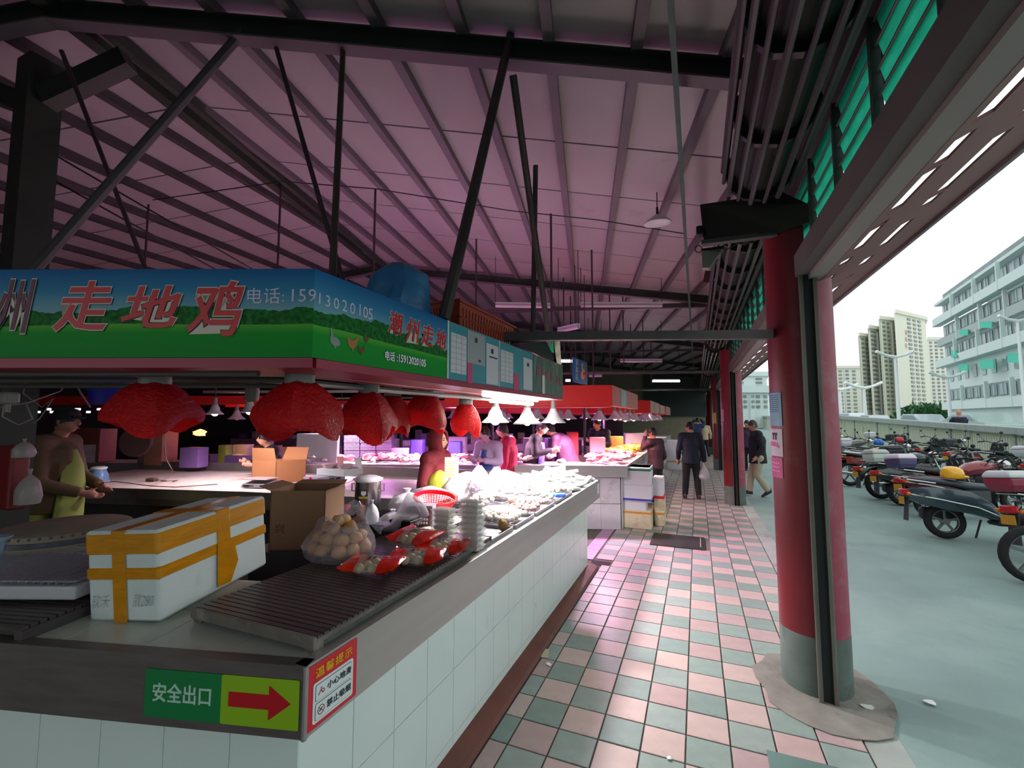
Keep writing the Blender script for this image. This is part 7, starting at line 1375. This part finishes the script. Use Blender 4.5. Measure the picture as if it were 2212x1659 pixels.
def bike(P, rz, lab, body='2c3438', seat='1a1a1e', box=None, kind='scooter', helmet=None, plate_=True, lean=.1, tail='c01420', boxlid=None, shield='3c4448'):
    Rm = Matrix.Rotation(rz, 4, 'Z') @ Matrix.Rotation(-lean, 4, 'X'); t = thing('motorbike', lab, 'motorbike', P, rot=Rm); bm1 = M('paint_'+body, body, .25, .3, coat=.7); sm = M('seat_'+seat, seat, .6); sh_ = M('paint_'+shield, shield, .25, .3, coat=.7)
    sc = kind == 'scooter'; r = .24 if sc else .3; wheel(t, 0, r, .1 if sc else .1); wheel(t, 1.27, r, .085)
    if sc:
        for s in (-1, 1):
            b = MB(); secs = [(-.42, .60, .10, .03), (-.25, .58, .24, .12), (0, .55, .30, .17), (.25, .52, .30, .17), (.48, .42, .22, .12), (.62, .32, .10, .08)]
            b.loft([[Vector((x, s*w_, z+hh*.5)), Vector((x, s*(w_+.03), z)), Vector((x, s*w_*.9, z-hh*.5)), Vector((x, s*.02, z-hh*.4)), Vector((x, s*.02, z+hh*.5))] for x, z, hh, w_ in secs]); b.build('side_cowl', bm1, t, world=False, smooth=False, auto=True)
            b = MB(); b.tube([(-.42, s*.06, .60), (-.1, s*.205, .545), (.3, s*.2, .46), (.6, s*.11, .33)], .009, 6); b.build('trim_line', chrome, t, world=False)
        b = MB(); b.rbox((.02, .13, .33), (.5, .1, .17), .04); b.build('engine_case', M('engine_grey', '4a4c50', .5, .4), t, world=False, auto=True)
        b = MB(); 
        for i in range(5): b.box((.02+.0*i, .185, .27+.03*i), (.34-.02*i, .008, .012))
        b.build('case_fins', M('engine_fin', '6a6c70', .4, .6), t, world=False)
        b = MB(); b.rbox((.72, 0, .26), (.42, .28, .06), .03); b.build('footboard', M('footboard_black', '202226', .7), t, world=False)
        b = MB(); b.loft([[Vector((x, s*w_, z)) for s in (-1, -.5, .5, 1)]+[Vector((x+.05, s*w_*.9, z)) for s in (1, .5, -.5, -1)] for x, z, w_ in ((.93, .26, .17), (1.0, .5, .22), (1.06, .75, .2), (1.08, .92, .14))]); b.build('leg_shield', sh_, t, world=False, auto=True)
        b = MB(); b.loft([[Vector((1.27+r*1.12*math.cos(a), s*.065, r+r*1.15*math.sin(a))) for s in (-1, 1)]+[Vector((1.27+r*1.04*math.cos(a), s*.05, r+r*1.06*math.sin(a))) for s in (1, -1)] for a in [.2+i*.3 for i in range(9)]]); b.build('front_fender', bm1, t, world=False, auto=True)
    else:
        b = MB(); b.loft([[Vector((x, w_*math.cos(k*PI/4), z+hh*math.sin(k*PI/4))) for k in range(8)] for x, z, w_, hh in ((.42, .72, .08, .06), (.55, .80, .15, .12), (.75, .84, .16, .13), (.95, .86, .1, .08))]); b.build('fuel_tank', bm1, t, world=False, smooth=True)
        b = MB(); b.rbox((.62, 0, .42), (.34, .26, .3), .05); b.build('engine_case', M('engine_grey', '4a4c50', .5, .4), t, world=False, auto=True)
        b = MB(); b.tube([(.6, -.14, .35), (.3, -.16, .28), (-.3, -.18, .34)], [.025, .03, .045], 10); b.build('exhaust', chrome, t, world=False, auto=True)
        b = MB(); b.tube([(.0, .1, .3), (.45, .1, .62), (.95, 0, .86)], .02, 6); b.tube([(.0, -.1, .3), (.45, -.1, .62), (.5, -.08, .3)], .02, 6); b.build('frame', M('frame_black', '24262a', .5, .4), t, world=False)
        b = MB(); b.loft([[Vector((-.05+r*1.2*math.cos(a), s*.07, r+r*1.22*math.sin(a))) for s in (-1, 1)]+[Vector((-.05+r*1.1*math.cos(a), s*.06, r+r*1.12*math.sin(a))) for s in (1, -1)] for a in [1.0+i*.28 for i in range(8)]]); b.build('rear_fender', M('frame_black', None), t, world=False, auto=True)
        for s in (-1, 1): b = MB(); b.rbox((.1, s*.12, .62), (.4, .03, .16), .03); b.build('side_panel', bm1, t, world=False, auto=True)
    b = MB(); b.loft([[Vector((x, w_*math.cos(k*PI/4), z+hh*math.sin(k*PI/4))) for k in range(8)] for x, z, w_, hh in ((-.32, .80, .09, .03), (-.15, .80, .14, .05), (.1, .77, .15, .05), (.25, .74, .14, .06), (.5, .73, .10, .05), (.58, .72, .05, .03))]); b.build('seat', sm, t, world=False, smooth=True)
    for s in (-1, 1): b = MB(); b.tube([(1.27, s*.075, r), (1.13, s*.075, .62), (1.05, s*.05, .88)], .02, 8); b.build('fork', chrome, t, world=False)
    b = MB(); b.tube([(.9, -.36, .99), (1.0, -.2, 1.0), (1.05, 0, .93), (1.0, .2, 1.0), (.9, .36, .99)], .013, 8); b.build('handlebar', M('bar_dark', '34363a', .4, .6), t, world=False)
    for s in (-1, 1):
        b = MB(); b.tube([(.9, s*.36, .99), (.97, s*.24, 1.0)], .02, 8); b.build('grip', black, t, world=False)
        b = MB(); b.tube([(.97, s*.22, 1.0), (.95, s*.3, 1.14), (.93, s*.34, 1.2)], .006, 6); b.ball((.93, s*.34, 1.23), (.02, .055, .038), 10, 7); b.build('mirror', M('mirror_dark', '2c3a3a', .3), t, world=False, smooth=True)
    b = MB(); b.ball((1.1, 0, .9), (.08, .11, .09), 12, 8); b.build('headlight_housing', sh_ if sc else chrome, t, world=False, smooth=True)
    b = MB(); b.rbox((-.43, 0, .62), (.07, .17, .09), .02); b.build('tail_light', M('tail_'+tail, tail, .25), t, world=False, auto=True)
    for s in (-1, 1): b = MB(); b.ball((-.42, s*.14, .60), (.03, .035, .026), 8, 6); b.build('indicator', M('amber', 'd8801c', .3), t, world=False, smooth=True)
    b = MB(); b.add([(-.40, -.06, .58), (-.40, .06, .58), (-.44, .07, .22), (-.44, -.07, .22), (-.39, -.06, .58), (-.39, .06, .58), (-.43, .07, .22), (-.43, -.07, .22)], [(0, 1, 2, 3), (7, 6, 5, 4), (0, 3, 7, 4), (1, 5, 6, 2), (0, 4, 5, 1), (3, 2, 6, 7)]); b.build('mudflap', M('mudflap_grey', '3c4048', .8), t, world=False)
    if plate_: b = MB(); b.rbox((-.465, 0, .50), (.008, .17, .11), .003); b.build('number_plate', M('plate_yellow', 'c89820', .5), t, world=False)
    b = MB(); b.tube([(-.1, -.13, .76), (-.42, -.12, .80), (-.44, 0, .80), (-.42, .12, .80), (-.1, .13, .76)], .011, 6); b.build('grab_rail', chrome, t, world=False)
    b = MB(); b.tube([(.45, .12, .28), (.42, .24, .01)], .012, 6); b.build('kick_stand', dsteel, t, world=False)
    if box:
        bm2 = M('boxpaint_'+box, box, .35); b = MB(); b.loft([[Vector((x*sx_, y*sy_, z)) for x, y in ((-1, -1), (1, -1), (1, 1), (-1, 1))] for sx_, sy_, z in ((.12, .13, .82), (.15, .165, .9), (.155, .17, .98))]); b.v = [(v[0]-.36, v[1], v[2]) for v in b.v]; b.build('top_box', bm2, t, world=False, bevel=.02)
        b = MB(); b.loft([[Vector((x*sx_, y*sy_, z)) for x, y in ((-1, -1), (1, -1), (1, 1), (-1, 1))] for sx_, sy_, z in ((.158, .175, .982), (.155, .17, 1.02), (.12, .14, 1.07))]); b.v = [(v[0]-.36, v[1], v[2]) for v in b.v]; b.build('box_lid', M('boxpaint_'+(boxlid or box), boxlid or box, .35), t, world=False, bevel=.02)
    if helmet: pass
    return t
def bk(px, py, rz, lab, **k): P = at_z(px, py, 0); P.z = 0; bike(P, rz, lab, **k); return P
HD = .25   # heading from +X, turned up the street
_q = at_z(2238, 1262, 0); bike(Vector((_q.x+1.27, _q.y+.1, 0)), PI+.08, 'black motorbike with its big front tyre turned to the road, nearest of the row', body='30343a', kind='motorcycle', lean=.05)
bk(2290, 1222, .34, 'motorbike with a silver and red top box, beside the nearest black motorbike', body='2c4440', box='8c2c40', boxlid='c8d0d0', lean=.12, kind='motorcycle')
P = bk(2045, 1164, .02, 'dark grey-blue scooter with a yellow helmet on its seat', body='3c5058', shield='2c3438', lean=.1, seat='4c5860')
hl_ = P+Vector((.12, .02, .86)); t = thing('helmet', 'yellow open helmet with a clear visor lying on the scooter seat', 'helmet', hl_); b = MB(); b.lathe([(.0, .15), (.06, .145), (.11, .11), (.13, .05), (.128, 0), (.12, -.02), (.115, 0), (.1, .08)], 22, hl_); b.build('shell', M('helmet_yellow', 'f0b414', .25, coat=.6), t, smooth=True); b = MB(); b.tube([hl_+Vector((.0, -.1, .02)), hl_+Vector((.14, -.06, .01)), hl_+Vector((.17, 0, .0)), hl_+Vector((.14, .08, .01))], .018, 8); b.build('peak', M('helmet_yellow', None), t, smooth=True)
bk(2010, 1118, .35, 'scooter with a purple top box and white lid, behind the grey-blue scooter', body='5c1c28', box='4c4470', boxlid='d8d4dc', lean=.1)
bk(1950, 1092, .3, 'scooter with a white top box and a yellow plate', body='3c4444', box='c8d4cc', boxlid='b0bcb4', lean=.12)
bk(1905, 1078, .3, 'black motorbike close behind the white-boxed scooter', body='24282c', kind='motorcycle', lean=.08)
bk(1838, 1050, .25, 'motorbike with a black top box with a red line, near the column edge', body='8c3c34', box='34383e', boxlid='44484e', kind='motorcycle')
i = 0; rnd = random.Random(31)
labs = ['row of bikes by the wall']
cols = ['802430', '2c3034', '34506c', 'c8ccd0', '4c5450', '701c2c', '1c2024', '8c9094', '34383c', '5c3034', '28343c', 'b8bcc0']
more = [(3.7, 9.9), (4.4, 12.6), (4.3, 15.2), (4.5, 16.6), (4.3, 18.2), (6.6, 10.2), (6.9, 12.0), (7.2, 13.8), (7.2, 15.6), (7.3, 17.5), (7.3, 19.4), (4.4, 20.0), (4.5, 22.0), (7.3, 21.5), (4.6, 24.3), (7.3, 24), (5.0, 27), (5.1, 30)]
desc = ['red-tanked motorbike between the yellow-helmet scooter and the purple-boxed one', 'dark motorbike in the middle of the row, third behind the white-boxed scooter', 'blue scooter behind the black-boxed motorbike', 'pale scooter at the column edge', 'grey motorbike whose mirror stands against the ramp wall', 'dark scooter of the inner row, nearest the right edge', 'dark motorbike of the inner row with its mirror up against the wall', 'red-bodied scooter of the inner row', 'black motorbike of the inner row, fourth nearest', 'silver scooter of the inner row', 'grey motorbike of the inner row', 'dark red scooter far along the road', 'black scooter far along the road, beside the dark red one', 'pale scooter by the ramp wall, far along', 'silver scooter farther along behind the second column', 'dark motorbike by the ramp wall, farthest of the inner row', 'scooter seen past the walking man, nearer of two', 'scooter seen past the walking man, farther of two']
bases = {}
for j, (x, y) in enumerate(more):
    kd = 'motorcycle' if j % 2 == 0 else 'scooter'; c = cols[j % len(cols)]
    bike(Vector((x, y, 0)), .3+rnd.uniform(-.12, .12), desc[j], body=c, kind=kd, box=(None, '2c3038', None, 'c4c8cc')[j % 4], lean=.1, plate_=j % 2 == 1)
for (px, py, dep, c, lab) in ((1898, 958, 13.5, '2470c8', 'blue helmet perched on a motorbike by the column'), (1942, 953, 14.5, 'b02430', 'red helmet hanging on a handlebar against the wall')):
    P = at_d(px, py, dep); b = MB(); b.lathe([(0, .14), (.06, .135), (.11, .1), (.13, .03), (.12, -.04), (.1, -.02)], 18, P); tag(b.build('helmet', M('helmet_'+c, c, .3), smooth=True), lab, 'helmet')
# lamp posts
def street_lamp(px, base_y, top_y, dep, lab, arm=1.0):
    P = at_d(px, 905, dep); P.z = .5; zt_ = at_d(px, top_y, dep).z; t = thing('street_lamp', lab, 'street lamp', P); b = MB(); b.tube([P, (P.x, P.y, zt_)], [.012*dep*.35, .007*dep*.35], 10); b.build('pole', M('lamp_white', 'e8f0f0', .5), t)
    for s in (-1, 1): b = MB(); q = Vector((P.x, P.y, zt_)); b.tube([q, q+RV*s*.02*dep*arm+UP*.004*dep, q+RV*s*.07*dep*arm*.6+UP*.013*dep*arm], [.004*dep, .003*dep, .0035*dep], 6); b.build('arm', M('lamp_white', None), t)
street_lamp(1942, 890, 770, 32, 'tall white double-arm street lamp in front of the beige towers'); street_lamp(2053, 890, 815, 35, 'white double-arm street lamp beside the white apartment block'); street_lamp(1870, 890, 838, 62, 'small white street lamp left of the tall one'); street_lamp(1817, 890, 842, 70, 'thin white street lamp at the column edge')
street_lamp(2216, 890, 690, 26, 'street lamp whose arm reaches in at the right edge')
# tree behind the wall
def tree(px, py, dep, w_, h_, lab, seed):
    P = at_d(px, py, dep); t = thing('bush', lab, 'bush', (P.x, P.y, .5)); rnd = random.Random(seed); lv2 = M('leaf_dark', '3c6c40', .7, var=.3, vs=4); b = MB()
    for i in range(900):
        a, u = rnd.random()*6.28, rnd.random(); r = math.sqrt(rnd.random()); x = w_*r*math.cos(a); z = h_*(.15+.85*u)*(1-.55*(x/w_)**2); y_ = w_*.4*r*math.sin(a); c = Vector((P.x, P.y, .5))+RV*x+Vector((FV.x, FV.y, 0))*y_+UP*z; d = Vector((rnd.uniform(-1, 1), rnd.uniform(-1, 1), rnd.uniform(-.6, 1))).normalized(); e2 = d.cross(Vector((rnd.random(), rnd.random(), rnd.random()))).normalized(); k = .32+rnd.random()*.2
        b.add([c, c+d*k+e2*k*.35, c+d*k*2, c+d*k-e2*k*.35], [(0, 1, 2, 3)])
    b.build('foliage', lv2, t, kind='stuff'); b = MB(); b.tube([(P.x, P.y, .5), (P.x, P.y, .5+h_*.6)], .15, 7); b.build('trunk', M('bark', '4c4438', .9), t)
tree(2000, 880, 55, 3.4, 2.6, 'dark green bush between the lamp post and the white block', 3); tree(1965, 885, 57, 2.2, 1.6, 'low green bush behind the tall lamp post', 5)
# white apartment block at the right --------------------------------------
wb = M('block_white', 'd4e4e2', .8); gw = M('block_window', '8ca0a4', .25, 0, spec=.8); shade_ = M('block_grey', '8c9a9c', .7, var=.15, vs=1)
D0, D1 = 44.0, 30.0   # distances of the left corner and of the right picture edge
CL, CR = at_d(2052, 905, D0), at_d(2230, 905, D1); CL.z = CR.z = 0; U = (CR-CL); LW = U.length; U.normalize(); Nn = Vector((U.y, -U.x, 0)); Nn = Nn if Nn.dot(EV-CL) > 0 else -Nn
UEXT = 1.6
t = thing('apartment_block', 'white apartment block with green awnings over its windows, right of the towers', 'building', CL)
zt0 = at_d(2052, 680, D0).z; print('block', LW, zt0, CL, CR)
b = MB(); L2 = LW*UEXT; b.poly([CL, CL+U*L2, CL+U*L2-Nn*10, CL-Nn*10], UP*(zt0-1.0)); b.build('wall', wb, t)
rows = [at_d(2052, y_, D0).z for y_ in (690, 735, 790, 840, 893)]   # floor lines seen at the left corner
lv_z = [at_d(2052, y_, D0).z for y_ in (885, 838, 790, 745, 700)]; fh = (lv_z[-1]-lv_z[0])/4; print('floors', lv_z, fh)
for f_ in range(5):
    zb_ = lv_z[0]+fh*f_
    if f_ in (0, 2, 3, 4):      # balcony levels: slab, parapet, flat sheet with balcony shade in its colour, dividers
        off = .6 if f_ in (2, 4) else .35
        b = MB(); b.poly([CL-U*.8+Nn*off+UP*(zb_), CL+U*L2+Nn*off+UP*zb_, CL+U*L2+UP*zb_, CL-U*.8+UP*zb_], UP*.16); b.build('slab', wb, t)
        b = MB(); b.poly([CL+U*.3+Nn*.01+UP*(zb_+fh*.42), CL+U*L2+Nn*.01+UP*(zb_+fh*.42), CL+U*L2+Nn*.03+UP*(zb_+fh*.42), CL+U*.3+Nn*.03+UP*(zb_+fh*.42)], UP*fh*.5); b.build('recess_shade', shade_, t)
        b = MB(); b.poly([CL-U*.4+Nn*off+UP*zb_, CL+U*L2+Nn*off+UP*zb_, CL+U*L2+Nn*(off+.08)+UP*zb_, CL-U*.4+Nn*(off+.08)+UP*zb_], UP*fh*.34); b.build('parapet', [wb, M('rail_grey', 'a8b4b4', .6)][f_ % 2], t)
        s = .6; i = 0
        while s < L2-1:
            f2 = t; b = MB(); w_ = (1.0, 1.5, .8, 1.2)[i % 4]; b.poly([CL+U*s+Nn*.05+UP*(zb_+fh*.45), CL+U*(s+w_)+Nn*.05+UP*(zb_+fh*.45), CL+U*(s+w_)+Nn*.08+UP*(zb_+fh*.45), CL+U*s+Nn*.08+UP*(zb_+fh*.45)], UP*fh*.4); o = b.build('window', gw, t)
            b = MB(); b.bar(CL+U*(s+w_/2)+Nn*.1+UP*(zb_+fh*.45), CL+U*(s+w_/2)+Nn*.1+UP*(zb_+fh*.85), .07, .05, up=(0, 1, 0)); b.build('mullion', wb, o)
            if i % 3 == 2: b = MB(); b.bar(CL+U*(s+w_+.25)+Nn*off+UP*zb_, CL+U*(s+w_+.25)+Nn*off+UP*(zb_+fh), .25, .12, up=(0, 1, 0)); b.build('pier', wb, t)
            s += w_+.5; i += 1
    else:
        s = 1.2; i = 0
        while s < L2-1: b = MB(); b.poly([CL+U*s+Nn*.02+UP*(zb_+fh*.28), CL+U*(s+.8)+Nn*.02+UP*(zb_+fh*.28), CL+U*(s+.8)+Nn*.06+UP*(zb_+fh*.28), CL+U*s+Nn*.06+UP*(zb_+fh*.28)], UP*fh*.5); b.build('window', gw, t); s += 1.9; i += 1
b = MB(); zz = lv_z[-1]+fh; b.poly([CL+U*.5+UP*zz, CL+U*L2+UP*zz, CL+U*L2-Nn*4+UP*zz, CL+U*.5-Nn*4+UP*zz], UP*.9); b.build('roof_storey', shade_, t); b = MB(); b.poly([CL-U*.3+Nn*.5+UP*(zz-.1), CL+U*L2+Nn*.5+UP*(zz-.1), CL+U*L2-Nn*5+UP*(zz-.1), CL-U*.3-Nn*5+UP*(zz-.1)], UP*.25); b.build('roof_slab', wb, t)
ga = M('awning_green', '18b49a', .6)
for (px0, px1, py0, py1) in ((2074, 2092, 712, 724), (2118, 2144, 695, 708), (2056, 2068, 756, 772), (2072, 2092, 786, 801), (2118, 2148, 776, 797), (2178, 2206, 763, 783)):
    a = at_p(px0, py1, CL+Nn*.8, Nn); c = at_p(px1, py1, CL+Nn*.8, Nn); d = at_p(px1, py0, CL+Nn*.5, Nn); e_ = at_p(px0, py0, CL+Nn*.5, Nn); b = MB(); b.poly([a, c, d, e_], Nn*.05); b.build('window_awning', ga, t)
# beige residential towers ------------------------------------------------
tb = M('tower_beige', 'e2e4d8', .8); tb2 = M('tower_cream', 'e4e6d4', .8); tw = M('tower_window', '8c948a', .4); tw2 = M('tower_window_dark', '7c8884', .3)
def tower(px0, px1, ptop, dep, lab, cols_, sh=0, mt=tb, m2=tw, fhp=9.5, pbot=905):
    a, c = at_d(px0, 905, dep), at_d(px1, 905, dep+sh); U_ = (c-a); U_.z = 0; Lw = U_.length; U_.normalize(); N_ = Vector((U_.y, -U_.x, 0)); N_ = N_ if N_.dot(EV-a) > 0 else -N_; a.z = 0; zt_ = at_d(px0, ptop, dep).z
    t = thing('tower_block', lab, 'building', a); rd = lambda p: (Vector((p.x, p.y, 0))).normalized()*12
    a1 = a+U_*Lw; b = MB(); b.poly([a, a1, a1+rd(a1), a+rd(a)], UP*zt_); b.build('wall', mt, t)
    b = MB(); b.poly([a-U_*.2+N_*.5+UP*zt_, a1+U_*.2+N_*.5+UP*zt_, a1+rd(a1)*.9+UP*zt_, a+rd(a)*.9+UP*zt_], UP*1.1); b.build('parapet', mt, t)
    fz = fhp/FPX*dep; n_ = int((zt_-3)/fz)
    for (u0, u1, mm, rec) in cols_:
        b = MB(); b.poly([a+U_*Lw*u0+N_*.05, a+U_*Lw*u1+N_*.05, a+U_*Lw*u1+N_*.4, a+U_*Lw*u0+N_*.4], UP*(zt_-1)); (b.build('bay', mt, t) if rec else None)
        for k in range(n_):
            z = zt_-fz*(k+1); o_ = .42 if rec else .06; b = MB(); q0, q1 = a+U_*Lw*(u0+.18*(u1-u0))+N_*o_, a+U_*Lw*(u1-.18*(u1-u0))+N_*o_
            b.poly([q0+UP*z, q1+UP*z, q1+N_*.15+UP*z, q0+N_*.15+UP*z], UP*fz*.5); b.build('window', mm, t)
    return t, a, U_, N_, Lw, zt_
tower(1864, 1900, 723, 150, 'beige tower wing with rows of small windows, left part of the tallest tower', [(.05, .28, tw2, 1), (.36, .6, tw, 0), (.68, .95, tw2, 1)], 4)
tower(1886, 1912, 706, 144, 'beige middle wing of the tallest tower', [(.05, .35, tw2, 1), (.4, .62, tw, 0), (.7, .95, tw, 1)], 3)
tower(1911, 1948, 686, 138, 'beige wing next to the sign panel of the tallest tower', [(.08, .3, tw2, 1), (.42, .62, tw, 0), (.7, .95, tw, 1)], 3)
t, a, U_, N_, Lw, zt_ = tower(1946, 2014, 672, 130, 'tallest cream tower with a glazed bay and a vertical sign', [(.36, .52, tw2, 0), (.54, .68, tw, 0), (.70, .84, tw2, 0)], 10, mt=tb2)
for k, (py) in enumerate((719, 734, 748)): 
    P = at_p(1957, py, a, N_); text('嘉福苑'[k], 1.7, M('sign_faded_red', 'c09a84', .7), P, U_, UP, parent=t, lift=.1)
tower(2014, 2052, 732, 170, 'distant beige tower between the tallest tower and the white block', [(.1, .3, tw, 0), (.4, .6, tw2, 0), (.7, .9, tw, 0)], 0, fhp=8)
tower(1812, 1866, 795, 190, 'lower pale towers at the column edge', [(.05, .25, tw, 0), (.3, .5, tw2, 1), (.6, .8, tw, 0)], 0, fhp=8)
tower(1602, 1662, 848, 70, 'white low block with many windows seen between the columns', [(.05, .22, tw2, 0), (.3, .45, tw, 1), (.52, .7, tw2, 0), (.8, .95, tw, 0)], 0, mt=wb, fhp=11)
tower(1590, 1660, 812, 110, 'pale tower block behind the white one between the columns', [(.1, .3, tw, 0), (.6, .9, tw2, 0)], 0, mt=wb, fhp=8)
b = MB(); b.bb((WXs+16, 40, .5), (WXs+50, 41, 5)); tag(b.build('low_hedge', M('hedge_grey_green', '7c8c84', .9, var=.3, vs=1)), 'grey-green strip of low shrubs along the highway', 'hedge')
